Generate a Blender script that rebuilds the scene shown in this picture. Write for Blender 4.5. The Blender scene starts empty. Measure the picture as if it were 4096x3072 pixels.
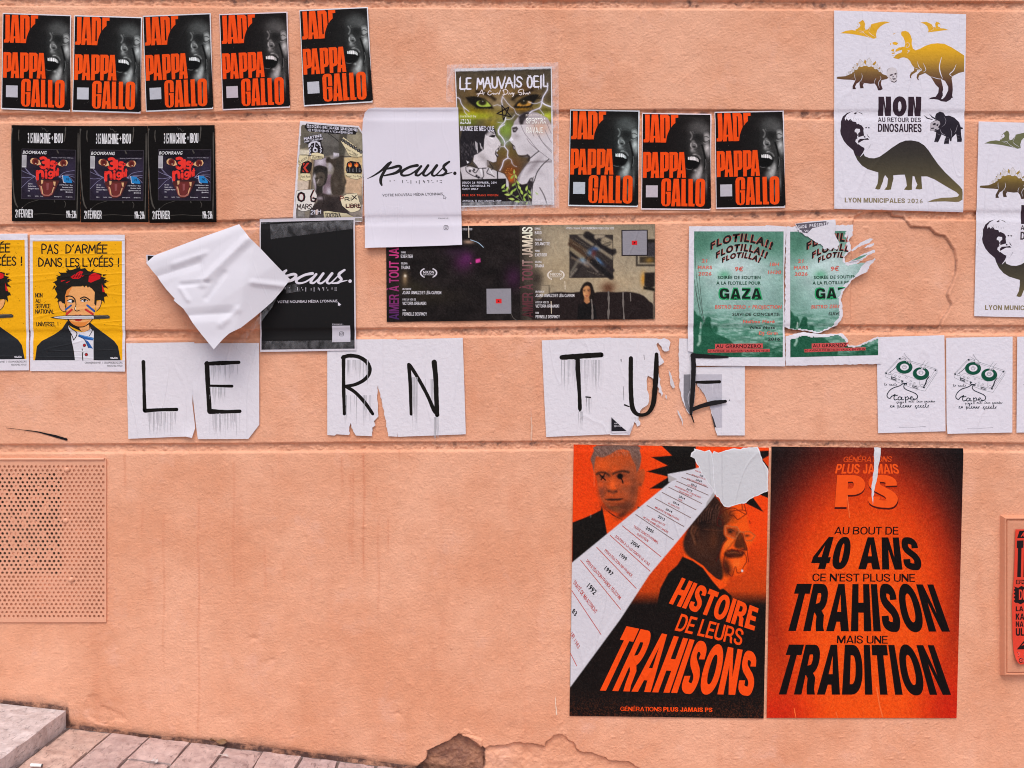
import bpy, bmesh, math, random
import numpy as np
from mathutils import Vector
from mathutils.geometry import tessellate_polygon

# ------------------------------------------------------------------ camera, world, sun, exposure
scene = bpy.context.scene
COL = scene.collection
S = 3.16 / 4096.0            # metres of wall per photograph pixel
Z0 = 1.10                    # camera height above the pavement
CAM_D = 2.5

cam_data = bpy.data.cameras.new("camera")
cam_data.sensor_width = 36.0
cam_data.lens = 36.0 * CAM_D / 3.16
cam_data.clip_end = 500.0
cam = bpy.data.objects.new("camera", cam_data)
cam.location = (0, -CAM_D, Z0)
cam.rotation_euler = (math.radians(90), 0, 0)
COL.objects.link(cam)
scene.camera = cam

SUN_EL, SUN_AZ = 58.0, -28.0        # azimuth measured from straight in front of the wall, minus = from the left
w = bpy.data.worlds.new("World")
scene.world = w
w.use_nodes = True
nt = w.node_tree
bg = nt.nodes["Background"]
sky = nt.nodes.new("ShaderNodeTexSky")
sky.sky_type = 'NISHITA'
sky.sun_disc = False
sky.sun_elevation = math.radians(SUN_EL)
sky.sun_rotation = math.radians(180 + SUN_AZ)
sky.dust_density = 3.0
sky.air_density = 1.0
sky.ozone_density = 1.0
nt.links.new(sky.outputs[0], bg.inputs[0])
bg.inputs[1].default_value = 0.14
sun_data = bpy.data.lights.new("sun", 'SUN')
sun_data.energy = 1.5
sun_data.angle = math.radians(24)
sun_data.color = (1.0, 0.93, 0.86)
sun = bpy.data.objects.new("sun", sun_data)
d = Vector((math.sin(math.radians(SUN_AZ)) * math.cos(math.radians(SUN_EL)),
            -math.cos(math.radians(SUN_AZ)) * math.cos(math.radians(SUN_EL)), math.sin(math.radians(SUN_EL))))
sun.rotation_euler = d.to_track_quat('Z', 'Y').to_euler()
sun.location = d * 20
COL.objects.link(sun)
vs = scene.view_settings
vs.view_transform = 'Standard'
vs.look = 'None'
vs.exposure = 0.33
vs.gamma = 1.0
scene.cycles.use_denoising = True
scene.cycles.denoising_input_passes = 'RGB_ALBEDO_NORMAL'
scene.cycles.denoising_prefilter = 'ACCURATE'
scene.cycles.pixel_filter_type = 'BLACKMAN_HARRIS'
scene.cycles.filter_width = 1.05

# ------------------------------------------------------------------ colour, noise, geometry helpers
LIGHT = np.array([0.977, 0.942, 0.978])     # how a white sheet on this wall displays (linear)


def C(c):
    """display colour ('#rrggbb' or 0..255 array) -> base colour of the printed ink"""
    if isinstance(c, str):
        c = np.array([int(c[i:i + 2], 16) for i in (1, 3, 5)], float)
    c = np.asarray(c, float) / 255.0
    lin = np.where(c <= 0.04045, c / 12.92, ((c + 0.055) / 1.055) ** 2.4)
    return np.clip(lin / LIGHT, 0.004, 0.86)


def FX(px): return (np.asarray(px, float) - 2048.0) * S
def FZ(py): return Z0 + (1536.0 - np.asarray(py, float)) * S


def crop(x0, y0, x1, wpx):
    k = (x1 - x0) / wpx

    def f(pts):
        p = np.asarray(pts, float).copy()
        p[:, 0] = x0 + p[:, 0] * k
        p[:, 1] = y0 + p[:, 1] * k
        return p
    f.k = k
    return f


def P(s):
    return np.array([[float(v) for v in q.split(',')] for q in s.split()])


rng = np.random.default_rng(7)


def vnoise(X, Y, scale, seed):
    """smooth value noise in -1..1 on arbitrary coordinates"""
    r = np.random.default_rng(seed)
    tab = r.uniform(-1, 1, (64, 64))
    x, y = X / scale, Y / scale
    xi, yi = np.floor(x).astype(int), np.floor(y).astype(int)
    fx, fy = x - xi, y - yi
    fx, fy = fx * fx * (3 - 2 * fx), fy * fy * (3 - 2 * fy)
    a = tab[xi % 64, yi % 64]; b = tab[(xi + 1) % 64, yi % 64]
    c = tab[xi % 64, (yi + 1) % 64]; d_ = tab[(xi + 1) % 64, (yi + 1) % 64]
    return (a * (1 - fx) + b * fx) * (1 - fy) + (c * (1 - fx) + d_ * fx) * fy


def fbm(X, Y, scale, seed, n=4):
    v, amp, tot = 0, 1.0, 0
    for i in range(n):
        v = v + amp * vnoise(X, Y, scale / 2 ** i, seed + i * 17)
        tot += amp; amp *= 0.55
    return v / tot


def inside(px, py, poly):
    res = np.zeros(px.shape, bool)
    n = len(poly)
    for i in range(n):
        x1, y1 = poly[i]; x2, y2 = poly[(i + 1) % n]
        if y1 == y2:
            continue
        c = ((y1 > py) != (y2 > py)) & (px < (x2 - x1) * (py - y1) / (y2 - y1) + x1)
        res ^= c
    return res


def segdist(px, py, poly, closed=True):
    dmin = np.full(px.shape, 1e9)
    n = len(poly)
    for i in range(n if closed else n - 1):
        x1, y1 = poly[i]; x2, y2 = poly[(i + 1) % n]
        dx, dy = x2 - x1, y2 - y1
        L = dx * dx + dy * dy + 1e-12
        t = np.clip(((px - x1) * dx + (py - y1) * dy) / L, 0, 1)
        dmin = np.minimum(dmin, np.hypot(px - x1 - t * dx, py - y1 - t * dy))
    return dmin


def smooth(pts, n=5, closed=False):
    """Catmull-Rom through points (any number of columns)"""
    p = np.asarray(pts, float)
    if len(p) < 3:
        return p
    q = np.vstack([p[-1:], p, p[:2]]) if closed else np.vstack([2 * p[:1] - p[1:2], p, 2 * p[-1:] - p[-2:-1]])
    out = []
    for i in range(1, len(q) - 2):
        a, b, c, e = q[i - 1], q[i], q[i + 1], q[i + 2]
        for t in np.arange(n) / n:
            out.append(0.5 * (2 * b + (c - a) * t + (2 * a - 5 * b + 4 * c - e) * t * t + (3 * b - a - 3 * c + e) * t ** 3))
    if not closed:
        out.append(p[-1])
    return np.array(out)


def rough(pts, step, amp, seed=1, closed=True):
    """break the edges of a polygon into small ragged steps (torn paper)"""
    r = np.random.default_rng(seed)
    p = np.asarray(pts, float)
    out = []
    n = len(p)
    for i in range(n if closed else n - 1):
        a, b = p[i], p[(i + 1) % n]
        L = np.hypot(*(b - a)); m = max(1, int(L / step))
        nrm = np.array([-(b - a)[1], (b - a)[0]]) / (L + 1e-9)
        for j in range(m):
            t = j / m
            out.append(a + (b - a) * t + nrm * (r.uniform(-amp, amp) if j else 0))
    if not closed:
        out.append(p[-1])
    return np.array(out)


def homography(src, dst):
    A, bb = [], []
    for (x, y), (u, v) in zip(src, dst):
        A.append([x, y, 1, 0, 0, 0, -u * x, -u * y]); bb.append(u)
        A.append([0, 0, 0, x, y, 1, -v * x, -v * y]); bb.append(v)
    h = np.append(np.linalg.solve(np.array(A, float), np.array(bb, float)), 1).reshape(3, 3)

    def f(p):
        q = np.c_[p, np.ones(len(p))] @ h.T
        return q[:, :2] / q[:, 2:]
    return f


# ------------------------------------------------------------------ materials
def new_mat(name):
    m = bpy.data.materials.new(name)
    m.use_nodes = True
    n = m.node_tree
    return m, n, n.nodes["Principled BSDF"]


def N(n, kind, **kw):
    x = n.nodes.new(kind)
    for k, v in kw.items():
        if k in x.inputs:
            x.inputs[k].default_value = v
        else:
            setattr(x, k, v)
    return x


def paper_mat(name, rough_, spec, bump=0.5, var=0.05, coat=0.0, crease=0.5, across=False):
    """printed paper: ink colour stored on the mesh, the wall's grain telegraphing through, faint pasting creases"""
    m, n, b = new_mat(name)
    att = N(n, 'ShaderNodeAttribute', attribute_name='col')
    geo = N(n, 'ShaderNodeNewGeometry')
    no = N(n, 'ShaderNodeTexNoise', Scale=38.0, Detail=5.0, Roughness=0.65)
    n.links.new(geo.outputs['Position'], no.inputs['Vector'])
    mr = N(n, 'ShaderNodeMapRange')
    mr.inputs[3].default_value = 1.0 - var; mr.inputs[4].default_value = 1.0 + var
    n.links.new(no.outputs[0], mr.inputs[0])
    mx = N(n, 'ShaderNodeVectorMath', operation='MULTIPLY')
    n.links.new(att.outputs['Color'], mx.inputs[0]); n.links.new(mr.outputs[0], mx.inputs[1])
    n.links.new(mx.outputs[0], b.inputs['Base Color'])
    b.inputs['Roughness'].default_value = rough_
    b.inputs['Specular IOR Level'].default_value = spec
    b.inputs['Coat Weight'].default_value = coat
    b.inputs['Coat Roughness'].default_value = 0.25
    fine = N(n, 'ShaderNodeTexNoise', Scale=95.0, Detail=4.0, Roughness=0.6)
    n.links.new(geo.outputs['Position'], fine.inputs['Vector'])
    # stretched noise = vertical drying creases
    mp = N(n, 'ShaderNodeMapping'); mp.inputs['Scale'].default_value = (1.1, 1.0, 9.0) if across else (7.0, 1.0, 1.6)
    n.links.new(geo.outputs['Position'], mp.inputs[0])
    cr = N(n, 'ShaderNodeTexNoise', Scale=1.6, Detail=0.6, Distortion=0.5)
    n.links.new(mp.outputs[0], cr.inputs['Vector'])
    rp = N(n, 'ShaderNodeValToRGB')
    rp.color_ramp.elements[0].position = 0.475; rp.color_ramp.elements[0].color = (0, 0, 0, 1)
    rp.color_ramp.elements[1].position = 0.525; rp.color_ramp.elements[1].color = (0, 0, 0, 1)
    e = rp.color_ramp.elements.new(0.5); e.color = (1, 1, 1, 1)
    n.links.new(cr.outputs[0], rp.inputs[0])
    b1 = N(n, 'ShaderNodeBump', Strength=bump, Distance=0.004)
    b2 = N(n, 'ShaderNodeBump', Strength=crease, Distance=0.0015)
    n.links.new(fine.outputs[0], b1.inputs['Height']); n.links.new(rp.outputs[0], b2.inputs['Height'])
    n.links.new(b1.outputs[0], b2.inputs['Normal']); n.links.new(b2.outputs[0], b.inputs['Normal'])
    return m


MAT = {
    'matte': paper_mat('matte_printed_paper', 0.75, 0.12, 0.40),
    'satin': paper_mat('satin_printed_paper', 0.55, 0.07, 0.35, crease=0.7),
    'wet': paper_mat('pasted_black_paper', 0.5, 0.05, 0.30, crease=0.35),
    'creased': paper_mat('creased_printed_paper', 0.5, 0.12, 0.35, crease=0.55, across=True),
    'smooth': paper_mat('smooth_loose_paper', 0.6, 0.15, 0.06, 0.02, crease=0.15),
}
mk, _n, _b = new_mat('black_marker_ink'); _b.inputs['Base Color'].default_value = (0.012, 0.010, 0.011, 1); _b.inputs['Roughness'].default_value = 0.6; _b.inputs['Specular IOR Level'].default_value = 0.12
MAT['marker'] = mk


def film_mat(name, a0, a1):
    m, n, b = new_mat(name)
    b.inputs['Base Color'].default_value = (0.85, 0.84, 0.88, 1)
    b.inputs['Roughness'].default_value = 0.12
    geo = N(n, 'ShaderNodeNewGeometry')
    mp = N(n, 'ShaderNodeMapping'); mp.inputs['Scale'].default_value = (40, 40, 22)
    n.links.new(geo.outputs['Position'], mp.inputs[0])
    no = N(n, 'ShaderNodeTexNoise', Scale=1.0, Detail=4.0, Distortion=1.5)
    n.links.new(mp.outputs[0], no.inputs['Vector'])
    mr = N(n, 'ShaderNodeMapRange'); mr.inputs[1].default_value = 0.35; mr.inputs[2].default_value = 0.7
    mr.inputs[3].default_value = a0; mr.inputs[4].default_value = a1
    n.links.new(no.outputs[0], mr.inputs[0]); n.links.new(mr.outputs[0], b.inputs['Alpha'])
    bp = N(n, 'ShaderNodeBump', Strength=0.5, Distance=0.004)
    n.links.new(no.outputs[0], bp.inputs['Height']); n.links.new(bp.outputs[0], b.inputs['Normal'])
    return m


MAT['film'] = film_mat('clinging_plastic_film', 0.05, 0.40)
MAT['tape'] = film_mat('clear_adhesive_tape', 0.015, 0.13)

# ------------------------------------------------------------------ lettering
_gl = {}


def glyph(c, bold):
    key = (c, bold)
    if key in _gl:
        return _gl[key]

    def mesh_of(txt):
        cu = bpy.data.curves.new('t', 'FONT')
        cu.body = txt; cu.offset = bold; cu.resolution_u = 3; cu.fill_mode = 'FRONT'
        o = bpy.data.objects.new('t', cu)
        me = o.to_mesh()
        v = np.array([q.co[:2] for q in me.vertices]).reshape(-1, 2)
        me.calc_loop_triangles()
        f = [tuple(t.vertices) for t in me.loop_triangles]
        o.to_mesh_clear()
        bpy.data.objects.remove(o); bpy.data.curves.remove(cu)
        return v, f
    if c == ' ':
        _gl[key] = (np.zeros((0, 2)), [], 0.30)
    else:
        v, f = mesh_of(c)
        w3 = np.ptp(mesh_of('I' + c + 'I')[0][:, 0]); w2 = np.ptp(mesh_of('II')[0][:, 0])
        _gl[key] = (v, f, w3 - w2)
    return _gl[key]


# a plain heavy / regular grotesque drawn from scratch: glyph boxes 100 high, t = stem, h = bar
def arc(cx, cy, rx, ry, a0, a1, n=9, pw=1.0):
    a = np.radians(np.linspace(a0, a1, n))
    c, q = np.cos(a), np.sin(a)
    return [(cx + rx * np.sign(x) * abs(x) ** pw, cy + ry * np.sign(y) * abs(y) ** pw) for x, y in zip(c, q)]


def ribbon(pts, t, h):
    p = smooth(np.array(pts, float), 5)
    d_ = np.gradient(p, axis=0); d_ /= np.hypot(d_[:, 0], d_[:, 1])[:, None]
    w_ = np.hypot(t * d_[:, 1], h * d_[:, 0])[:, None] / 2
    n = np.c_[-d_[:, 1], d_[:, 0]]
    return [tuple(q) for q in np.vstack([p + n * w_, (p - n * w_)[::-1]])]


def bx(x0, y0, x1, y1): return ([(x0, y0), (x0, y1), (x1, y1), (x1, y0)], [])


def grot(c, t, h):
    """(width, [(outer, holes)])"""
    if c == 'T': return 66, [bx(0, 100 - h, 66, 100), bx(33 - t / 2, 0, 33 + t / 2, 100 - h)]
    if c == 'H': return 74, [bx(0, 0, t, 100), bx(74 - t, 0, 74, 100), bx(t, 50 - h / 2, 74 - t, 50 + h / 2)]
    if c == 'I': return t, [([(0, 0), (0, 100), (t, 100), (t, 0)], [])]
    if c == 'N': return 76, [([(0, 0), (0, 100), (t * 1.08, 100), (76 - t, 38), (76 - t, 100), (76, 100), (76, 0), (76 - t * 1.08, 0), (t, 62), (t, 0)], [])]
    if c == 'A': return 82, [([(0, 0), (41 - t * .52, 100), (41 + t * .52, 100), (82, 0), (82 - t * 1.06, 0), (82 - t * 1.06 - 6, 20), (t * 1.06 + 6, 20), (t * 1.06, 0)], [[(41 - 41 * .62 + t * .66, 20 + h), (41 + 41 * .62 - t * .66, 20 + h), (41, 78)]])]
    if c == 'V': return 80, [([(0, 100), (t * 1.06, 100), (40, 26), (80 - t * 1.06, 100), (80, 100), (40 + t * .52, 0), (40 - t * .52, 0)], [])]
    if c == 'E': return 62, [bx(0, 0, t, 100), bx(t, 100 - h, 61, 100), bx(t, 50 - h / 2, 57, 50 + h / 2), bx(t, 0, 62, h)]
    if c == 'F': return 58, [bx(0, 0, t, 100), bx(t, 100 - h, 58, 100), bx(t, 50 - h / 2, 53, 50 + h / 2)]
    if c == 'L': return 57, [bx(0, 0, t, 100), bx(t, 0, 57, h)]
    if c == 'O': return 82, [(arc(41, 50, 41, 51.5, 0, 348, 30, .9), [arc(41, 50, 41 - t, 51.5 - h, 0, 348, 30, .9)])]
    if c == '0': return 66, [(arc(33, 50, 33, 51, 0, 348, 30, .85), [arc(33, 50, 33 - t, 51 - h, 0, 348, 30, .85)])]
    if c == 'D': return 75, [([(0, 0), (0, 100)] + arc(34, 50, 41, 50, 90, -90, 17, .9), [[(t, h), (t, 100 - h)] + arc(34, 50, 41 - t, 50 - h, 90, -90, 17, .9)])]
    if c == 'P': return 68, [([(0, 0), (0, 100)] + arc(36, 69, 32, 31, 90, -90, 13, .9) + [(t, 38), (t, 0)], [[(t, 38 + h * .9), (t, 100 - h * .95)] + arc(36, 69, max(32 - t, 5), 31 - h * .92, 90, -90, 11, .9)])]
    if c == 'R': return 75, [([(0, 0), (0, 100)] + arc(38, 70, 33, 30, 90, -62, 12, .9) + [(66, 34), (69, 10), (75, 0), (75 - t * 1.08, 0), (69 - t * 1.05, 14), (66 - t * 1.05, 32), (56 - t, 39), (t, 39), (t, 0)], [[(t, 39 + h * .9), (t, 100 - h * .95)] + arc(37, 70, max(33 - t, 5), 30 - h * .92, 90, -90, 11, .9)])]
    if c == 'B': return 73, [([(0, 0), (0, 100)] + arc(38, 75, 30, 25, 90, -50, 9, .9) + arc(38, 28, 35, 28, 55, -90, 11, .9), [[(t, 50 + h * .4), (t, 100 - h * .95)] + arc(38, 75, max(30 - t, 5), 25 - h * .9, 90, -90, 9), [(t, h * .95), (t, 50 - h * .45)] + arc(38, 27, max(35 - t, 5), 26 - h * .85, 90, -90, 9)])]
    if c == 'M': return 92, [([(0, 0), (0, 100), (t * 1.3, 100), (46, 38), (92 - t * 1.3, 100), (92, 100), (92, 0), (92 - t, 0), (92 - t, 62), (46 + t * .42, 0), (46 - t * .42, 0), (t, 62), (t, 0)], [])]
    if c == 'Z': return 66, [([(0, 100), (65, 100), (65, 100 - h), (t * 1.15, h), (66, h), (66, 0), (0, 0), (0, h), (65 - t * 1.15, 100 - h), (0, 100 - h)], [])]
    if c == 'X': return 76, [([(0, 100), (t * 1.15, 100), (38, 64), (76 - t * 1.15, 100), (76, 100), (38 + t * .62, 51), (76, 0), (76 - t * 1.15, 0), (38, 37), (t * 1.15, 0), (0, 0), (38 - t * .62, 51)], [])]
    if c == 'Y': return 74, [([(0, 100), (t * 1.15, 100), (37, 58), (74 - t * 1.15, 100), (74, 100), (37 + t / 2, 40), (37 + t / 2, 0), (37 - t / 2, 0), (37 - t / 2, 40)], [])]
    if c == 'K': return 74, [bx(0, 0, t, 100), ([(t, 34), (t, 60), (72 - t * 1.2, 100), (73, 100), (t + 24, 55), (74, 0), (74 - t * 1.2, 0), (t + 7, 41)], [])]
    if c == '4': return 70, [([(0, 18), (0, 38), (38, 100), (60, 100), (60, 37), (70, 37), (70, 18), (60, 18), (60, 0), (60 - t, 0), (60 - t, 18)], [[(18, 37), (60 - t, 37), (60 - t, 74)]])]
    if c in 'SCGUJ':
        W_ = {'S': 69, 'C': 77, 'G': 80, 'U': 74, 'J': 54}[c]
        l, r, tp, bt = t / 2, W_ - t / 2, 101 - h / 2, h / 2 - 1
        m = W_ / 2
        if c == 'S': q = [(r - .5, 67), (r - 2, 81), (m + 8, tp - 1.5), (m - 6, tp), (l + 5, 88), (l + 1, 74), (l + 7, 62), (m, 51.5), (r - 7, 41), (r, 27), (r - 6, 11), (m + 5, bt), (m - 8, bt + 1.5), (l + 2, 18), (l + .5, 33)]
        if c == 'C': q = [(r, 64), (r - 3, 80), (m + 12, tp - 3), (m, tp), (m - 13, tp - 4), (l + 4, 76), (l, 50), (l + 4, 24), (m - 13, bt + 4), (m, bt), (m + 12, bt + 3), (r - 3, 20), (r, 37)]
        if c == 'G': q = [(r - 1, 66), (r - 4, 81), (m + 10, tp - 3), (m - 2, tp), (m - 15, tp - 4), (l + 4, 76), (l, 50), (l + 4, 24), (m - 15, bt + 4), (m - 2, bt), (m + 12, bt + 4), (r - 3, 20), (r, 36)]
        if c == 'U': q = [(l, 100), (l, 62), (l, 34), (l + 5, 14), (m - 8, bt + 1.5), (m, bt), (m + 8, bt + 1.5), (r - 5, 14), (r, 34), (r, 62), (r, 100)]
        if c == 'J': q = [(r, 100), (r, 62), (r, 30), (r - 5, 12), (m, bt), (l + 5, 11), (l, 26), (l, 34)]
        shp = [(ribbon(q, t, h), [])]
        if c == 'G': shp.append(([(m + 3, 52), (W_, 52), (W_, 0), (W_ - t * .7, 0), (W_ - t * .7, 52 - h), (m + 3, 52 - h)], []))
        return W_, shp
    return None


GACC = {'É': ('E', [(24, 108), (36, 126), (54, 126), (36, 108)]), 'È': ('E', [(40, 108), (28, 126), (10, 126), (26, 108)]), 'À': ('A', [(50, 108), (36, 126), (16, 126), (34, 108)])}
_gg = {}


def gglyph(c, t, h):
    key = (c, t, h)
    if key in _gg:
        return _gg[key]
    acc = None
    base = c
    if c in GACC:
        base, acc = GACC[c]
    r = grot(base, t, h)
    if c == '’':
        r = (t, [([(0, 100), (t, 100), (t, 86), (t * .45, 68), (0, 68), (t * .3, 84), (0, 84)], [])])
    if r is None:
        v, f, adv = glyph(c, 0.0)
        res = (v / 0.0073 if len(v) else v, f, adv / 0.0073 if len(v) else 26, np.zeros(len(v)))
        if c == '-': res = (np.array([(0, 32), (30, 32), (30, 32 + h), (0, 32 + h)], float), [(0, 1, 2, 3)], 34, np.zeros(4))
        _gg[key] = res
        return res
    w_, shapes = r
    if acc:
        shapes = shapes + [(acc, [])]
    V, F, Lr, n = [], [], [], 0
    for i, (o, hs) in enumerate(shapes):
        loops = [o] + hs
        tri = tessellate_polygon([[Vector((x, y, 0)) for x, y in lp] for lp in loops])
        pts = [q for lp in loops for q in lp]
        V += pts; F += [tuple(k + n for k in q) for q in tri]; Lr += [i * .05] * len(pts); n += len(pts)
    _gg[key] = (np.array(V, float), F, w_, np.array(Lr))
    return _gg[key]


CAPH = {}


def layout(s, bold=0.0, track=0.0, face=None):
    """-> unit box verts, faces, tiny layer offsets (so that nothing is coplanar)"""
    V, F, Ls, x, n = [], [], [], 0.0, 0
    if face is not None:
        t, h = face
        for i, c in enumerate(s):
            v, f, adv, lr = gglyph(c, t, h)
            if len(v):
                V.append(v + [x, 0]); F += [tuple(k + n for k in q) for q in f]; n += len(v); Ls.append(lr + .1 * (i % 2))
            x += adv + 7 + track * 100
        V = np.vstack(V)
        lo, hi = 0.0, 100.0
    else:
        v = glyph('H', 0.0)[0]
        lo, hi = v[:, 1].min() - bold, v[:, 1].max() + bold
        sh = [(0.0, 0.0)] if not bold else [(bold * math.cos(a), bold * math.sin(a)) for a in np.arange(8) * math.pi / 4 + .39] + [(0, 0)]
        for i, c in enumerate(s):
            v, f, adv = glyph(c, 0.0)
            if len(v):
                for k, o in enumerate(sh):
                    V.append(v + [x + o[0], o[1]]); F += [tuple(q + n for q in t) for t in f]; n += len(v)
                    Ls.append(np.full(len(v), .011 * k + .1 * (i % 2)))
            x += adv + track + bold * 1.6
        V = np.vstack(V)
    V[:, 0] = (V[:, 0] - V[:, 0].min()) / np.ptp(V[:, 0])
    V[:, 1] = (V[:, 1] - lo) / (hi - lo)
    return V, F, np.concatenate(Ls)


def quad_of(dest):
    if len(dest) == 4:
        x0, y0, x1, y1 = dest
        return np.array([[x0, y0], [x1, y0], [x1, y1], [x0, y1]], float)
    return np.array(dest, float).reshape(4, 2)


def bilin(q, u, v):
    """q = TL,TR,BR,BL ; v goes up"""
    u = u[:, None]; v = v[:, None]
    return (1 - v) * ((1 - u) * q[3] + u * q[2]) + v * ((1 - u) * q[0] + u * q[1])


SK = {
 'A': (8, "0,0 4,10 8,0|1.5,3.8 6.5,3.8"), 'B': (7, "0,0 0,10 4,10 6.2,9 6,6.3 4,5.3 0.3,5.2|3.8,5.2 6.8,4 6.8,1.4 4,0 0,0"),
 'C': (7, "7,8.6 5,10 2,9.4 0,6 0,3.6 2,0.6 5,0 7,1.4"), 'D': (7, "0,0 0,10 3.5,9.5 6.8,7 7,4 4.5,0.8 0,0"),
 'E': (6, "6,10 0,10 0,0 6,0|0,5.2 5,5.2"), 'F': (6, "6,10 0,10 0,0|0,5.2 4.6,5.2"),
 'G': (7.5, "7,8.6 5,10 2,9.4 0,6 0,3.6 2,0.6 5,0 7.3,1.4 7.3,4.6 4.4,4.6"), 'H': (7, "0,0 0,10|7,0 7,10|0,5.2 7,5.2"),
 'I': (1.2, "0.6,0 0.6,10"), 'J': (5, "5,10 5,2 3.6,0.2 1.2,0.2 0,2"), 'K': (7, "0,0 0,10|6.5,10 0.3,4.6|2,6 7,0"),
 'L': (6, "0,10 0,0 6,0"), 'M': (9, "0,0 1,10 4.5,3 8,10 9,0"), 'N': (7, "0,0 0,10 7,0 7,10"),
 'O': (8, "4,10 1,8.6 0,5 1,1.4 4,0 7,1.4 8,5 7,8.6 4,10"), 'P': (6.5, "0,0 0,10 4,10 6.3,8.6 6.2,6 4,4.6 0,4.6"),
 'Q': (8, "4,10 1,8.6 0,5 1,1.4 4,0 7,1.4 8,5 7,8.6 4,10|5,2.5 8,-0.6"), 'R': (7, "0,0 0,10 4,10 6.2,8.8 6.2,6.4 4,5 0.2,5|3,5 7,0"),
 'S': (6, "6,8.6 4,10 1.4,9.6 0.4,7.6 1.6,5.8 4.6,4.4 5.8,2.4 4.6,0.4 2,0 0,1.4"), 'T': (7, "0,10 7,10|3.5,10 3.5,0"),
 'U': (7, "0,10 0,3 1.4,0.4 4,0 6.2,1.2 7,3.4 7,10"), 'V': (8, "0,10 4,0 8,10"), 'W': (11, "0,10 2.6,0 5.5,8 8.4,0 11,10"),
 'X': (7, "0,0 7,10|0,10 7,0"), 'Y': (7, "0,10 3.5,4.8 7,10|3.5,4.8 3.5,0"), 'Z': (7, "0,10 7,10 0,0 7,0"),
 '0': (7, "3.5,10 0.8,8.6 0,5 0.8,1.4 3.5,0 6.2,1.4 7,5 6.2,8.6 3.5,10"), '1': (3.5, "0,7.6 2.6,10 2.6,0"),
 '2': (6, "0,8 1.6,10 4.4,10 6,8 5.4,5.6 0,0 6,0"), '3': (6, "0,9.4 3,10 5.6,8.6 5,6 2.4,5.3 5.4,4.4 6,2 4,0 1.6,0 0,1.2"),
 '5': (6, "5.6,10 0.8,10 0.4,5.8 3.4,6.2 5.8,4.4 5.6,1.6 3.4,0 0,0.8"), '6': (6.5, "5.6,9.6 2,7 0.2,3.4 1.4,0.4 4.4,0 6.4,2.4 5,5 1,4.2"),
 '9': (6, "5.8,6 3,4.6 0.4,6.4 1,9.2 3.6,10 5.8,8.4 5.6,4 2,0"), '+': (6, "0,5 6,5|3,2 3,8"), '-': (4, "0,4.6 4,4.6"),
 '!': (2, "1,10 1,3|1,0.8 1,0"), "'": (2, "1.4,10.6 0.6,8.4"), '.': (1.5, "0.6,0.3 0.9,0"), ':': (1.5, "0.7,6 0.8,5.4|0.7,1.4 0.8,0.8"),
 'h': (5.5, "0,10 0,0|0,3.6 2.6,5.8 5,4.8 5.2,0"), ' ': (4, ""),
}
ACC = {'É': ('E', "2,11.4 4.6,13"), 'È': ('E', "4.6,11.4 2,13"), 'À': ('A', "5,11.4 2.6,13"), 'Ï': ('I', "-0.9,12 -0.5,12.4|1.7,12 2.1,12.4")}


def skeleton(s, gap=2.0):
    """pen strokes of a hand-lettered line, in 0..1 x 0..1"""
    out, x = [], 0.0
    for c in s:
        extra = None
        if c in ACC:
            c, extra = ACC[c]
        wd, d_ = SK[c]
        if d_:
            for st in (d_ + ('|' + extra if extra else '')).split('|'):
                p = P(st); p[:, 0] += x
                out.append(p)
        x += wd + gap
    W_ = x - gap
    return [p / [W_, 10.0] for p in out]


# ------------------------------------------------------------------ flat print templates
class Part:
    def __init__(s):
        s.v, s.f, s.c, s.n, s.k = [], [], [], 0, 0

    def add(s, xy, lay, faces, col):
        xy = np.asarray(xy, float)
        s.v.append(np.c_[xy, np.broadcast_to(np.asarray(lay, float), (len(xy),))])
        s.c.append(np.broadcast_to(col, (len(xy), 3)))
        s.f += [tuple(i + s.n for i in t) for t in faces]
        s.n += len(xy)
        s.k += 1


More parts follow.
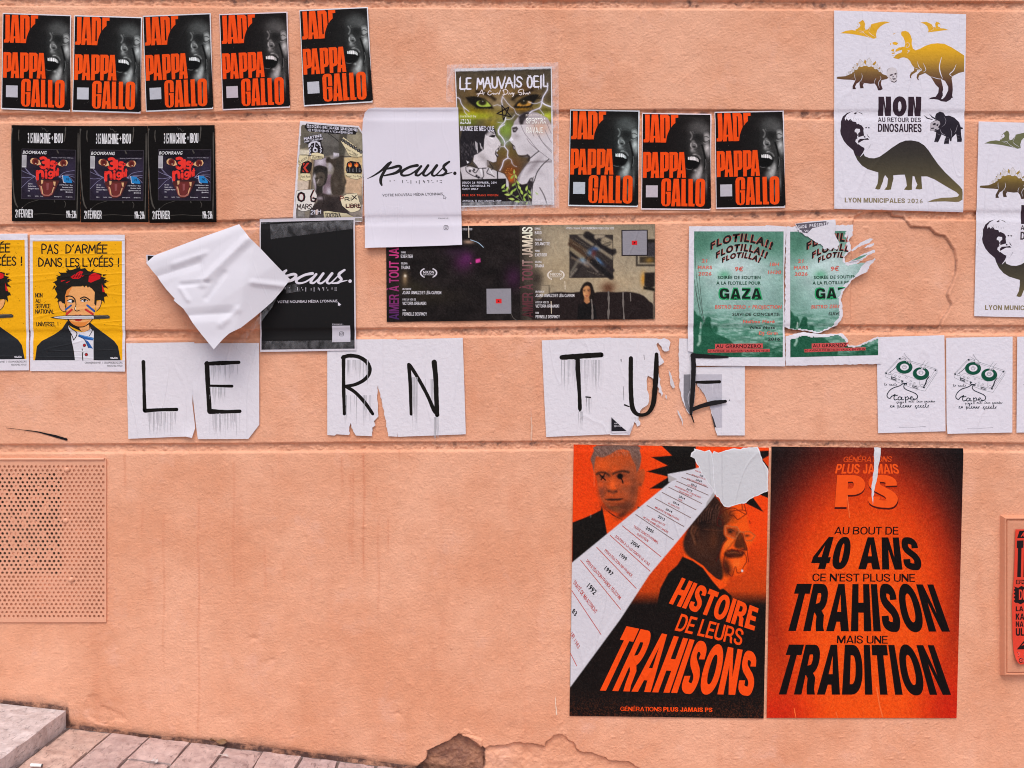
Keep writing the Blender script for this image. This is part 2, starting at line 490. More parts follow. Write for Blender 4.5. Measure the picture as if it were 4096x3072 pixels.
class Print:
    """one poster design, drawn in photograph pixels of the crop it was measured in"""

    def __init__(s, cr, quad, paper, outline=None, mat='matte'):
        s.cr = cr
        s.quad = cr(quad_of(quad))
        s.parts = {}
        s.mat = mat
        s.clip = None
        o = s.quad if outline is None else outline
        s.outlines = o if isinstance(o, list) else [o]
        for q in s.outlines:
            s._poly('', q, C(paper), 0)

    def part(s, name):
        return s.parts.setdefault(name, Part())

    def lay(s, part, L):
        return L + (s.part(part).k % 13) * 0.06

    def _poly(s, part, pts, col, L, holes=()):
        loops = [pts] + list(holes)
        tri = tessellate_polygon([[Vector((q[0], q[1], 0)) for q in lp] for lp in loops])
        allp = np.vstack(loops)
        if callable(col):
            col = col(allp)
        s.part(part).add(allp, s.lay(part, L), tri, col)

    def poly(s, part, pts, col, L=1, holes=(), sm=0):
        pts = P(pts) if isinstance(pts, str) else np.asarray(pts, float)
        if sm:
            pts = smooth(pts, sm, True)
        hs = [s.cr(P(h) if isinstance(h, str) else h) for h in holes]
        s._poly(part, s.cr(pts), C(col) if not callable(col) else col, L, hs)

    def ell(s, part, cx, cy, rx, ry, col, L=1, rot=0, n=20):
        a = np.arange(n) * 2 * math.pi / n
        x, y = rx * np.cos(a), ry * np.sin(a)
        r = math.radians(rot)
        s.poly(part, np.c_[cx + x * math.cos(r) - y * math.sin(r), cy + x * math.sin(r) + y * math.cos(r)], col, L)

    def stroke(s, part, pts, width, col, L=1, sm=4, closed=False, cap=True, wob=0.0, local=True):
        pts = P(pts) if isinstance(pts, str) else np.asarray(pts, float)
        if pts.shape[1] == 2:
            pts = np.c_[pts, np.full(len(pts), width, float)]
        if len(pts) > 2 and not closed and not (sm and len(pts) > 5):
            e = np.diff(pts[:, :2], axis=0)
            e /= np.hypot(e[:, 0], e[:, 1])[:, None] + 1e-9
            turn = np.where((e[1:] * e[:-1]).sum(1) < (0.45 if not sm else 0.1))[0] + 1
            if len(turn):                       # a pen turning a sharp corner: separate strokes meeting there
                a = 0
                for b_ in list(turn) + [len(pts) - 1]:
                    s.stroke(part, pts[a:b_ + 1], width, col, L, sm, False, cap, wob, local)
                    a = b_
                return
        if sm:
            pts = smooth(pts, sm, closed)
        if closed:
            pts = np.vstack([pts, pts[:1]])
        p = pts[:, :2]
        if local:
            p = s.cr(p); wd = pts[:, 2] * s.cr.k
        else:
            wd = pts[:, 2]
        if wob:
            wd = wd * (1 + wob * rng.uniform(-1, 1, len(wd)))
        t = np.gradient(p, axis=0) if len(p) > 2 else np.repeat(p[1:] - p[:1], 2, 0)
        t /= np.hypot(t[:, 0], t[:, 1])[:, None] + 1e-9
        nr = np.c_[-t[:, 1], t[:, 0]]
        h = wd[:, None] / 2
        V = [p + nr * h, p - nr * h]
        n = len(p)
        F = [(i, i + 1, n + i + 1, n + i) for i in range(n - 1)]
        base = s.lay(part, L) + np.arange(n) * 0.004
        lay = [base, base]
        if cap and not closed:
            m = 2 * n
            for idx, sg in ((0, -1), (n - 1, 1)):
                a = np.linspace(-math.pi / 2, math.pi / 2, 6)[1:-1]
                c = p[idx] + (np.cos(a)[:, None] * t[idx] * sg + np.sin(a)[:, None] * nr[idx]) * h[idx]
                V.append(c); lay.append(np.full(len(c), base[idx]))
                F.append((n + idx,) + tuple(range(m, m + len(c))) + (idx,))
                m += len(c)
        V = np.vstack(V)
        s.part(part).add(V, np.concatenate(lay), F, C(col) if not callable(col) else col(V))

    def text(s, part, txt, dest, col, L=2, bold=0.0, track=0.0, shear=0.0, warp=None, jit=0.0, face=None):
        V, F, Ls = layout(txt, bold, track, face)
        u, v = V[:, 0].copy(), V[:, 1].copy()
        if warp is not None:
            q = warp(u, v)
        else:
            q = bilin(quad_of(dest), u, v)
        if shear:
            q[:, 0] += shear * v * abs(quad_of(dest)[3, 1] - quad_of(dest)[0, 1])
        if jit:
            q = q + rng.uniform(-jit, jit, q.shape)
        q = s.cr(q)
        if s.clip is not None and len(F):
            F = s._clip(q, F)
        s.part(part).add(q, s.lay(part, L) + Ls, F, C(col) if not callable(col) else col(q))

    def _clip(s, q, F):
        cen = np.array([q[list(t)].mean(0) for t in F])
        ok = np.zeros(len(F), bool)
        for o in s.clip:
            ok |= inside(cen[:, 0], cen[:, 1], o)
        return [t for t, k in zip(F, ok) if k]

    def pen(s, part, txt, dest, pen, col, L=2, gap=2.0, sm=3, jit=0.0, serif=0.0, shear=0.0, warp=None, wob=0.0):
        """hand-lettered line: single pen strokes"""
        q = quad_of(dest) if dest is not None else None
        for st in skeleton(txt, gap):
            strokes = [(st, sm)]
            if serif:
                for e, nb in ((st[0], st[1]), (st[-1], st[-2])):
                    if (abs(e[1]) < 0.03 or abs(e[1] - 1) < 0.03) and abs(nb[1] - e[1]) > 0.1:
                        strokes.append((np.array([[e[0] - serif, e[1]], [e[0] + serif, e[1]]]), 0))
            for p, m in strokes:
                p = p + (rng.uniform(-jit, jit, p.shape) if jit else 0)
                if m and len(p) > 2:
                    p = smooth(p, m) if len(p) > 5 else p
                u, v = p[:, 0], p[:, 1]
                r = warp(u, v) if warp is not None else bilin(q, u, v)
                if shear:
                    r[:, 0] += shear * v * abs(q[3, 1] - q[0, 1])
                if s.clip is not None:
                    rf = s.cr(r)
                    ok = np.zeros(len(rf), bool)
                    for o in s.clip:
                        ok |= inside(rf[:, 0], rf[:, 1], o)
                    if ok.sum() < 2:
                        continue
                    r = r[ok]
                s.stroke(part, r, pen, col, L, sm=0, wob=wob)

    def canvas(s, box, step):
        return Canvas(s.cr, box, step)

    def picture(s, part, cv, L=1, mask=None):
        """a printed half-tone picture: a fine grid carrying the picture's own colours"""
        h, wd = cv.X.shape
        V = s.cr(np.c_[cv.X.ravel(), cv.Y.ravel()])
        rgb = np.clip(cv.rgb, 0, 255).reshape(-1, 3)
        idx = np.arange(h * wd).reshape(h, wd)
        q = np.stack([idx[:-1, :-1], idx[:-1, 1:], idx[1:, 1:], idx[1:, :-1]], -1).reshape(-1, 4)
        if mask is not None or s.clip is not None:
            cen = V[q].mean(1)
            ok = np.ones(len(q), bool)
            if mask is not None:
                ok &= inside(cen[:, 0], cen[:, 1], mask)
            if s.clip is not None:
                k = np.zeros(len(q), bool)
                for o in s.clip:
                    k |= inside(cen[:, 0], cen[:, 1], o)
                ok &= k
            q = q[ok]
            used = np.unique(q); remap = np.full(h * wd, -1); remap[used] = np.arange(len(used))
            q = remap[q]; V = V[used]; rgb = rgb[used]
        s.part(part).add(V, L, [tuple(t) for t in q.tolist()], C(rgb))


class Canvas:
    """grid of printed colours painted with simple brushes (crop pixels)"""

    def __init__(s, cr, box, step):
        if len(box) == 4:
            q = quad_of(box)
        else:
            q = quad_of(box)
        wd = np.hypot(*(q[1] - q[0])); h = np.hypot(*(q[3] - q[0]))
        nx, ny = max(2, int(wd / step)), max(2, int(h / step))
        u, v = np.meshgrid(np.linspace(0, 1, nx + 1), np.linspace(1, 0, ny + 1))
        p = bilin(q, u.ravel(), v.ravel())
        s.X = p[:, 0].reshape(u.shape); s.Y = p[:, 1].reshape(u.shape)
        s.rgb = np.zeros(u.shape + (3,))
        s.step = step

    def mix(s, a, col):
        if isinstance(col, str):
            col = np.array([int(col[i:i + 2], 16) for i in (1, 3, 5)], float)
        elif np.isscalar(col):
            col = np.array([col] * 3, float)
        a = np.clip(a, 0, 1)[..., None]
        s.rgb = s.rgb * (1 - a) + np.asarray(col, float) * a

    def fill(s, col): s.mix(np.ones(s.X.shape), col)

    def blob(s, cx, cy, rx, ry, col, a=1.0, rot=0, hard=2.0):
        r = math.radians(rot)
        dx, dy = s.X - cx, s.Y - cy
        x = (dx * math.cos(r) + dy * math.sin(r)) / rx; y = (-dx * math.sin(r) + dy * math.cos(r)) / ry
        s.mix(a * np.exp(-np.power(x * x + y * y, hard / 2)), col)

    def poly(s, pts, col, a=1.0, soft=None, sm=0):
        pts = P(pts) if isinstance(pts, str) else np.asarray(pts, float)
        if sm:
            pts = smooth(pts, sm, True)
        soft = s.step if soft is None else soft
        m = s.win(pts, soft)
        if m is None:
            return
        X, Y = s.X[m], s.Y[m]
        d_ = segdist(X, Y, pts); sg = np.where(inside(X, Y, pts), d_, -d_)
        al = np.zeros(s.X.shape); al[m] = np.clip(0.5 + sg / (2 * soft), 0, 1)
        s.mix(a * al, col)

    def win(s, pts, pad):
        m = (s.X > pts[:, 0].min() - pad) & (s.X < pts[:, 0].max() + pad) & (s.Y > pts[:, 1].min() - pad) & (s.Y < pts[:, 1].max() + pad)
        return m if m.any() else None

    def stroke(s, pts, width, col, a=1.0, soft=None, sm=4):
        pts = P(pts) if isinstance(pts, str) else np.asarray(pts, float)
        if sm:
            pts = smooth(pts, sm)
        soft = s.step * 0.7 if soft is None else soft
        m = s.win(pts, width + soft)
        if m is None:
            return
        d_ = segdist(s.X[m], s.Y[m], pts, False)
        al = np.zeros(s.X.shape); al[m] = np.clip(0.5 + (width / 2 - d_) / (2 * soft), 0, 1)
        s.mix(a * al, col)

    def grad(s, axis, p0, p1, col, a=1.0):
        t = ((s.X if axis == 'x' else s.Y) - p0) / (p1 - p0)
        s.mix(a * np.clip(t, 0, 1), col)

    def noise(s, scale, amp, seed=3):
        s.rgb = s.rgb * (1 + amp * fbm(s.X, s.Y, scale, seed, 3))[..., None]

    def grain(s, amp, seed=5):
        s.rgb = s.rgb + np.random.default_rng(seed).normal(0, amp, s.X.shape)[..., None]


# ------------------------------------------------------------------ wall relief (metres, + = into the wall)
JOINTS = [  # top line of each horizontal joint: photograph pixels
    [(-9000, -14), (0, -14), (4096, 6), (13000, 6)],
    [(-9000, 452), (0, 452), (1200, 446), (2700, 437), (4096, 446), (13000, 446)],
    [(-9000, 898), (0, 898), (800, 885), (1300, 866), (2700, 853), (3400, 840), (4096, 845), (13000, 845)],
    [(-9000, 1322), (0, 1322), (1000, 1318), (2400, 1304), (3400, 1298), (4096, 1302), (13000, 1302)],
    [(-9000, 1776), (0, 1776), (1000, 1772), (2100, 1764), (3100, 1760), (4096, 1772), (13000, 1772)],
]
GROOVE_PX, GROOVE_D = 40.0, 0.0085


def joint_top(j, x):
    a = np.array(JOINTS[j], float)
    return np.interp(x / S + 2048, a[:, 0], a[:, 1])


def groove(x, z, soft=1.0):
    """depth 0..1 of the joint profile"""
    py = 1536 - (z - Z0) / S
    g = np.zeros(np.shape(x))
    for j in range(len(JOINTS)):
        t = (py - joint_top(j, x)) / GROOVE_PX
        up = np.clip(t / (0.10 * soft) + 0.2, 0, 1)
        dn = np.clip((1.03 - t) / (0.22 * soft), 0, 1)
        up = up * up * (3 - 2 * up)
        g = np.maximum(g, np.minimum(up, dn ** 1.2) * (1 - 0.25 * np.clip(t, 0, 1)))
    return g


CUT_T = np.array([-0.30, -0.12, 0.0, 0.12, 0.28, 0.45, 0.62, 0.8, 0.95, 1.08, 1.25])
CUT_G = np.array([0.0, 0.10, 0.38, 0.85, 1.0, 0.95, 0.85, 0.62, 0.30, 0.06, 0.0])


def paper_groove(x, z):
    py = 1536 - (z - Z0) / S
    g = np.zeros(np.shape(x))
    for j in range(len(JOINTS)):
        g = np.maximum(g, np.interp((py - joint_top(j, x)) / GROOVE_PX, CUT_T, CUT_G))
    return g


def paper_y(x, z, k=0.32):
    """how far pasted paper stands off the nominal wall face (towards -y)"""
    g = paper_groove(x, z)
    return -0.0032 + k * GROOVE_D * g


CUTS = []
for j_ in range(len(JOINTS)):
    CUTS.append((j_, CUT_T))


def set_props(o, label=None, cat=None, group=None, kind=None):
    for k, v in (('label', label), ('category', cat), ('group', group), ('kind', kind)):
        if v:
            o[k] = v
    return o


def mesh_obj(name, verts, faces, mats, parent=None, cols=None, loc=None, smooth_=False, mi=None):
    me = bpy.data.meshes.new(name)
    me.from_pydata([tuple(v) for v in verts], [], faces)
    if cols is not None:
        a = me.color_attributes.new('col', 'FLOAT_COLOR', 'POINT')
        a.data.foreach_set('color', np.c_[cols, np.ones(len(cols))].astype('f').ravel())
    for m in (mats if isinstance(mats, (list, tuple)) else [mats]):
        me.materials.append(m)
    if mi is not None:
        me.polygons.foreach_set('material_index', np.asarray(mi, 'i'))
    if smooth_:
        me.polygons.foreach_set('use_smooth', np.ones(len(me.polygons), bool))
    o = bpy.data.objects.new(name, me)
    COL.objects.link(o)
    if parent is not None:
        o.parent = parent
    if loc is not None:
        o.location = loc
    return o


def place(pr, name, label, cat, quad=None, off=0.0, group=None, lifts=(), grid=0.0, k=0.32, mats=None, extra=None, fade=(1, 1, 1)):
    """paste a design on the wall: quad = its four corners in photograph pixels"""
    quad = pr.quad if quad is None else np.asarray(quad, float)
    H = homography(pr.quad, quad)
    cen = quad.mean(0)
    loc = Vector((float(FX(cen[0])), 0.0, float(FZ(cen[1]))))
    root = None
    for pname, pt in pr.parts.items():
        V = np.vstack(pt.v); cols = np.clip(np.vstack(pt.c) * np.array(fade), 0.003, 0.86)
        w2 = H(V[:, :2])
        xyz = np.c_[FX(w2[:, 0]), -V[:, 2] * 1e-4, FZ(w2[:, 1])]
        me = bpy.data.meshes.new(pname.split('#')[0] or name)
        me.from_pydata([tuple(v) for v in xyz], [], pt.f)
        a = me.color_attributes.new('col', 'FLOAT_COLOR', 'POINT')
        a.data.foreach_set('color', np.c_[cols, np.ones(len(cols))].astype('f').ravel())
        dense = pt.n > 6000
        if not dense:
            bm = bmesh.new(); bm.from_mesh(me)

            def cut(co, no):
                bmesh.ops.bisect_plane(bm, geom=bm.verts[:] + bm.edges[:] + bm.faces[:], dist=1e-7, plane_co=co, plane_no=no)
            z0, z1 = xyz[:, 2].min(), xyz[:, 2].max()
            xm = loc.x
            for j, ts in CUTS:
                for t in ts:
                    py = joint_top(j, np.array([xm]))[0] + t * GROOVE_PX
                    zz = float(FZ(py))
                    if z0 < zz < z1:
                        sl = (joint_top(j, np.array([xm + 0.2]))[0] - joint_top(j, np.array([xm - 0.2]))[0]) * S / 0.4
                        cut((xm, 0, zz), (sl, 0, 1))
            g = grid if grid else (0.03 if pname == '' else 0)
            if g:
                x0, x1 = xyz[:, 0].min(), xyz[:, 0].max()
                for i in range(math.ceil(x0 / g), math.ceil(x1 / g)):
                    cut((i * g, 0, 0), (1, 0, 0))
                for i in range(math.ceil(z0 / g), math.ceil(z1 / g)):
                    cut((0, 0, i * g), (0, 0, 1))
            bm.to_mesh(me); bm.free()
        co = np.empty(len(me.vertices) * 3, 'f'); me.vertices.foreach_get('co', co); co = co.reshape(-1, 3).astype(float)
        y = co[:, 1] + paper_y(co[:, 0], co[:, 2], k) - off
        for (lx, ly, r, h) in lifts:
            dd = np.hypot(co[:, 0] - FX(lx), co[:, 2] - FZ(ly)) / (r * S)
            y -= h * np.clip(1 - dd, 0, 1) ** 2
        if extra is not None:
            y += extra(co[:, 0], co[:, 2])
        co[:, 1] = y
        co -= np.array(loc)
        me.vertices.foreach_set('co', co.astype('f').ravel())
        me.polygons.foreach_set('use_smooth', np.ones(len(me.polygons), bool))
        # all faces look towards the street (-y)
        me.update()
        me.materials.append(MAT[(mats or {}).get(pname, pr.mat)])
        o = bpy.data.objects.new(pname.split('#')[0] or name, me)
        COL.objects.link(o)
        if root is None:
            root = o
            o.location = loc
            set_props(o, label, cat, group)
        else:
            o.parent = root
    return root
# ------------------------------------------------------------------ the painted wall
def wall_mat():
    m, n, b = new_mat('peach_masonry_paint')
    geo = N(n, 'ShaderNodeNewGeometry')
    att = N(n, 'ShaderNodeAttribute', attribute_name='col')      # r: bare render, g: street dirt and painted-in shade, b: fine streaks
    sep = N(n, 'ShaderNodeSeparateColor'); n.links.new(att.outputs['Color'], sep.inputs[0])
    big = N(n, 'ShaderNodeTexNoise', Scale=2.6, Detail=6.0, Roughness=0.6)
    mid = N(n, 'ShaderNodeTexNoise', Scale=30.0, Detail=5.0, Roughness=0.65)
    for x in (big, mid):
        n.links.new(geo.outputs['Position'], x.inputs['Vector'])
    r1 = N(n, 'ShaderNodeValToRGB')
    r1.color_ramp.elements[0].position = 0.40; r1.color_ramp.elements[0].color = (*C('#dc9776'), 1)
    r1.color_ramp.elements[1].position = 0.60; r1.color_ramp.elements[1].color = (*C('#e7a88a'), 1)
    n.links.new(big.outputs[0], r1.inputs[0])
    mr = N(n, 'ShaderNodeMapRange'); mr.inputs[1].default_value = 0.3; mr.inputs[2].default_value = 0.7
    mr.inputs[3].default_value = 0.94; mr.inputs[4].default_value = 1.05
    n.links.new(mid.outputs[0], mr.inputs[0])
    mul = N(n, 'ShaderNodeVectorMath', operation='MULTIPLY')
    n.links.new(r1.outputs[0], mul.inputs[0]); n.links.new(mr.outputs[0], mul.inputs[1])

    def mix(a, colr, fac):
        x = N(n, 'ShaderNodeMix', data_type='RGBA')
        n.links.new(a, x.inputs[6]); x.inputs[7].default_value = (*colr, 1); n.links.new(fac, x.inputs[0])
        return x.outputs[2]
    # pale rubbed / re-painted patches
    pn = N(n, 'ShaderNodeTexNoise', Scale=7.0, Detail=7.0, Roughness=0.7)
    n.links.new(geo.outputs['Position'], pn.inputs['Vector'])
    pr_ = N(n, 'ShaderNodeMapRange'); pr_.inputs[1].default_value = 0.56; pr_.inputs[2].default_value = 0.75
    pr_.inputs[3].default_value = 0.0; pr_.inputs[4].default_value = 0.45
    n.links.new(pn.outputs[0], pr_.inputs[0])
    c = mix(mul.outputs[0], C('#e7b3a2'), pr_.outputs[0])
    c = mix(c, C('#cf7f5e'), sep.outputs[2])
    # bare render colour
    dn = N(n, 'ShaderNodeTexNoise', Scale=24.0, Detail=6.0, Roughness=0.7)
    n.links.new(geo.outputs['Position'], dn.inputs['Vector'])
    r2 = N(n, 'ShaderNodeValToRGB')
    r2.color_ramp.elements[0].position = 0.35; r2.color_ramp.elements[0].color = (*C('#835a4d'), 1)
    r2.color_ramp.elements[1].position = 0.68; r2.color_ramp.elements[1].color = (*C('#b47f64'), 1)
    n.links.new(dn.outputs[0], r2.inputs[0])
    x = N(n, 'ShaderNodeMix', data_type='RGBA')
    n.links.new(c, x.inputs[6]); n.links.new(r2.outputs[0], x.inputs[7]); n.links.new(sep.outputs[0], x.inputs[0])
    # dirt and painted-in shade, broken up by noise
    dm = N(n, 'ShaderNodeMath', operation='MULTIPLY')
    dr = N(n, 'ShaderNodeMapRange'); dr.inputs[1].default_value = 0.30; dr.inputs[2].default_value = 0.55
    n.links.new(dn.outputs[0], dr.inputs[0])
    n.links.new(sep.outputs[1], dm.inputs[0]); n.links.new(dr.outputs[0], dm.inputs[1])
    c = mix(x.outputs[2], C('#553c3a'), dm.outputs[0])
    n.links.new(c, b.inputs['Base Color'])
    b.inputs['Roughness'].default_value = 0.62
    b.inputs['Specular IOR Level'].default_value = 0.3
    # relief too fine for the mesh: sandy grain + flakes of older paint
    f1 = N(n, 'ShaderNodeTexNoise', Scale=130.0, Detail=4.0, Roughness=0.6)
    f2 = N(n, 'ShaderNodeTexNoise', Scale=45.0, Detail=6.0, Roughness=0.6, Distortion=0.7)
    for x in (f1, f2):
        n.links.new(geo.outputs['Position'], x.inputs['Vector'])
    fr = N(n, 'ShaderNodeValToRGB')
    fr.color_ramp.elements[0].position = 0.57; fr.color_ramp.elements[1].position = 0.61
    n.links.new(f2.outputs[0], fr.inputs[0])
    b1 = N(n, 'ShaderNodeBump', Strength=0.6, Distance=0.005)
    b2 = N(n, 'ShaderNodeBump', Strength=0.13, Distance=0.0026)
    n.links.new(f1.outputs[0], b1.inputs['Height']); n.links.new(fr.outputs[0], b2.inputs['Height'])
    n.links.new(b1.outputs[0], b2.inputs['Normal']); n.links.new(b2.outputs[0], b.inputs['Normal'])
    return m


MAT['wall'] = wall_mat()

WALL_X = np.unique(np.round(np.concatenate([
    np.arange(-7.0, -1.95, 0.12), np.arange(-1.95, -0.36, 0.004), np.arange(-0.36, 0.40, 0.002), np.arange(0.40, 1.04, 0.004), np.arange(1.04, 1.40, 0.0024), np.arange(1.40, 1.95, 0.004), np.arange(1.95, 7.0, 0.12)]), 5))
zz_ = [np.arange(-0.62, -0.13, 0.006), np.arange(-0.13, 0.06, 0.002), np.arange(0.06, 2.42, 0.004), np.arange(2.42, 4.2, 0.06)]
for j_ in range(len(JOINTS)):
    lo_, hi_ = min(p[1] for p in JOINTS[j_]) - 8, max(p[1] for p in JOINTS[j_]) + GROOVE_PX + 8
    zz_.append(np.arange(float(FZ(hi_)), float(FZ(lo_)), 0.0016))
WALL_Z = np.sort(np.concatenate(zz_))
WALL_Z = WALL_Z[np.r_[True, np.diff(WALL_Z) > 0.0011]]

ck = crop(1400, 2700, 2900, 2212)
bare = ck(P("385,640 395,545 450,500 455,450 540,410 600,375 640,350 700,372 740,395 780,425 797,440 790,545 780,640"))
recess = ck(P("790,545 797,440 830,420 900,414 1000,400 1080,412 1140,415 1165,385 1200,356 1250,352 1310,388 1355,455 1450,470 1560,510 1640,510 1720,552 1730,640 780,640"))
cr_ = crop(3400, 800, 4096, 1203)
arcp = cr_(P("15,175 40,110 100,85 200,75 290,80 300,105 375,115 400,150 425,185 550,190 590,230 615,240 650,245 680,280 720,340 740,420 735,500 715,570 690,620 675,650 690,690 705,720 680,770 640,830 615,905 300,910 8,905 5,640 10,400"))
cl_ = crop(0, 2740, 600, 2212)
flake = cl_(P("1290,170 1430,150 1470,190 1480,290 1530,320 1640,370 1760,400 1860,480 1830,530 1700,520 1560,600 1400,560 1300,470 1250,330"))
# where the pavement meets the wall (photograph pixels)
KERB = np.array([(-9000, 1740), (-20, 2801), (120, 2812), (271, 2832), (276, 2880), (282, 2899), (600, 2943), (950, 2976), (1400, 3034), (1668, 3069), (4096, 3365), (13000, 4400)], float)
VENT = (-420, 1836, 425, 2487)     # photograph pixels of the perforated plate
VENT_HOLE = (-330, 1895, 240, 2290)


def wall_relief(X, Z):
    px, py = X / S + 2048, 1536 - (Z - Z0) / S
    g = groove(X, Z)
    gw = np.clip(g * 1.3, 0, 1)
    h = GROOVE_D * g
    h += gw * 0.0030 * fbm(X, Z, 0.020, 11, 3) + gw * 0.0034 * fbm(X, Z, 0.0075, 12, 2)
    # undulating plaster face
    h += 0.0016 * fbm(X, Z, 0.16, 21, 3) + 0.0010 * fbm(X, Z, 0.05, 23, 2) + 0.00042 * fbm(X, Z, 0.018, 22, 3)
    # sparse blobs of paint
    bl = vnoise(X, Z, 0.011, 31)
    h -= 0.0016 * np.clip(bl - 0.66, 0, 1) / 0.34
    h -= 0.0010 * np.clip(vnoise(X, Z, 0.007, 33) - 0.7, 0, 1) / 0.3
    # thin raised lips of older paint layers
    ln = fbm(X, Z, 0.10, 35, 4); lm = np.clip(fbm(X, Z, 0.3, 36, 2) - 0.05, 0, 1) * 2
    h -= 0.0007 * np.clip(1 - np.abs(ln) / 0.025, 0, 1) * np.clip(lm, 0, 1)
    # chipped joint edges
    ch = np.clip(fbm(X, Z, 0.05, 41, 3) - 0.28, 0, 1) * 3
    near = np.exp(-((np.min([np.abs(py - joint_top(j, X) - GROOVE_PX * 0.98) for j in range(5)], axis=0)) / 7.0) ** 2)
    h += 0.0016 * ch * near
    col = np.zeros(X.shape + (3,))

    def stamp(poly, depth, edge, warp=3.0, seed=51):
        m = (px > poly[:, 0].min() - 30) & (px < poly[:, 0].max() + 30) & (py > poly[:, 1].min() - 30) & (py < poly[:, 1].max() + 30)
        wx = px[m] + warp * fbm(X[m], Z[m], 0.02, seed, 3); wy = py[m] + warp * fbm(X[m], Z[m], 0.02, seed + 5, 3)
        d_ = segdist(wx, wy, poly); s_ = np.where(inside(wx, wy, poly), d_, -d_)
        a = np.clip(0.5 + s_ / (2 * edge), 0, 1)
        return m, a, s_
    m, a, s_ = stamp(arcp, 0.003, 1.8)
    rim = np.clip(1 - np.abs(s_ + 6) / 9, 0, 1)
    h[m] += 0.0060 * a - 0.0022 * rim * np.clip(fbm(X[m], Z[m], 0.03, 77, 2) + .6, 0, 1)
    col[m, 1] = np.maximum(col[m, 1], 0.62 * np.exp(-((s_ - 1.5) / 2.6) ** 2) * np.clip(fbm(X[m], Z[m], 0.06, 76, 2) * 1.6 + .75, 0.1, 1) * (px[m] > 3480))  # crack edge darkened in colour to strengthen its shade line
    m, a, s_ = stamp(bare, 0.008, 1.2, 6)
    h[m] += 0.014 * a + a * (0.005 * fbm(X[m], Z[m], 0.03, 78, 3) + 0.0022 * fbm(X[m], Z[m], 0.008, 74, 2))
    col[m, 0] = np.maximum(col[m, 0], np.clip(a * 1.4 - 0.2, 0, 1))
    edge_dark = np.exp(-((s_ - 4) / 6.0) ** 2)
    col[m, 1] = np.maximum(col[m, 1], 0.55 * edge_dark)
    m, a, s_ = stamp(recess, 0.006, 2.2, 9, 58)
    col[m, 1] = np.maximum(col[m, 1], 0.5 * np.exp(-((s_ - 2) / 3.0) ** 2) * np.clip(fbm(X[m], Z[m], 0.05, 75, 2) * 1.5 + .7, 0, 1))  # shade along the recess edge painted in as a broken dark line
    h[m] += 0.0085 * a + a * (0.0055 * fbm(X[m], Z[m], 0.045, 79, 3) + 0.0012 * fbm(X[m], Z[m], 0.012, 80, 2))
    m, a, s_ = stamp(flake, 0.003, 4.0, 6, 63)
    h[m] += 0.003 * a + a * 0.0015 * fbm(X[m], Z[m], 0.02, 81, 3)
    m, a, s_ = stamp(ck(P("650,345 675,318 705,330 722,350 690,352")), 0.0, 1.5, 3, 66)
    h[m] -= 0.003 * a
    m2, a2, s2 = stamp(ck(P("640,352 700,352 780,385 770,440 740,415 700,372")), 0.0, 1.5, 4, 67)
    h[m2] -= 0.006 * a2; col[m2, 0] = col[m2, 0] * (1 - .85 * a2)
    # small chips and dents
    r = np.random.default_rng(5)
    spots = [(1015, 2553, 16, 0.004), (1590, 2853, 14, 0.0035), (2050, 2915, 30, 0.0022), (1930, 2842, 22, -0.0016), (855, 2880, 40, 0.0013), (1085, 2640, 12, 0.002), (2985, 1300, 10, 0.002), (140, 570, 18, 0.0016), (930, 680, 26, -0.0016)]
    for _ in range(150):
        spots.append((r.uniform(0, 4096), r.uniform(300, 3000), r.uniform(4, 11), r.choice([-1, -1, -1, 1]) * r.uniform(0.0006, 0.0015)))
    for (sx, sy, rr, dp) in spots:
        i0, i1 = np.searchsorted(WALL_X, [(sx - 3 * rr - 2048) * S, (sx + 3 * rr - 2048) * S])
        k0, k1 = np.searchsorted(WALL_Z, [float(FZ(sy + 3 * rr)), float(FZ(sy - 3 * rr))])
        sl = (slice(k0, k1), slice(i0, i1))
        q = np.hypot(px[sl] - sx, (py[sl] - sy) * 1.5) / rr
        h[sl] += dp * np.exp(-q ** 2 * (1 + 0.4 * vnoise(px[sl], py[sl], 9.0, 3)))
    # opening behind the vent plate
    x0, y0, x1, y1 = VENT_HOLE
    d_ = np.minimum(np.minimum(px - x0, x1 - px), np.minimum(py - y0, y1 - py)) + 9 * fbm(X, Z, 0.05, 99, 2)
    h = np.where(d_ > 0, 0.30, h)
    col[..., 1] = np.where(d_ > -2, 1.0, col[..., 1])  # cavity coloured dark so its shade looks deeper through the holes
    # street dirt along the foot of the wall, broken and uneven
    foot = np.interp(px, KERB[:, 0], KERB[:, 1]) - py
    reach = 18 + 34 * np.clip(fbm(X, Z * 0 + 1.7, 0.13, 61, 3) + 0.25, 0, 1)
    dirt = np.maximum(.42 * np.clip(1 - foot / reach, 0, 1) ** .8, np.clip(1.25 - foot / (6 + 4 * fbm(X, Z, 0.09, 62, 3)), 0, 1))
    dirt *= np.where(px > 1690, 0.35, 1.0)
    col[..., 1] = np.maximum(col[..., 1], np.clip(dirt * 1.1, 0, 0.95))
    h += 0.003 * np.clip(1 - foot / 14, 0, 1) * (0.5 + fbm(X, Z, 0.03, 64, 2))
    # soot caught in the joints, and thin rain streaks below them
    so = np.clip(fbm(X, Z, 0.022, 71, 4) - 0.10, 0, 1) * 3.2
    spread = np.clip(fbm(X, Z * 0.2, 0.6, 72, 2) + 0.15, 0, 1)
    gt = np.max([np.exp(-(((py - joint_top(j, X)) / GROOVE_PX - 0.3) / 0.30) ** 2) for j in range(5)], axis=0)
    col[..., 1] = np.maximum(col[..., 1], np.clip(so * np.clip(spread * 1.8 + .12, 0, 1) * gt, 0, 0.8))
    st = np.zeros(X.shape)
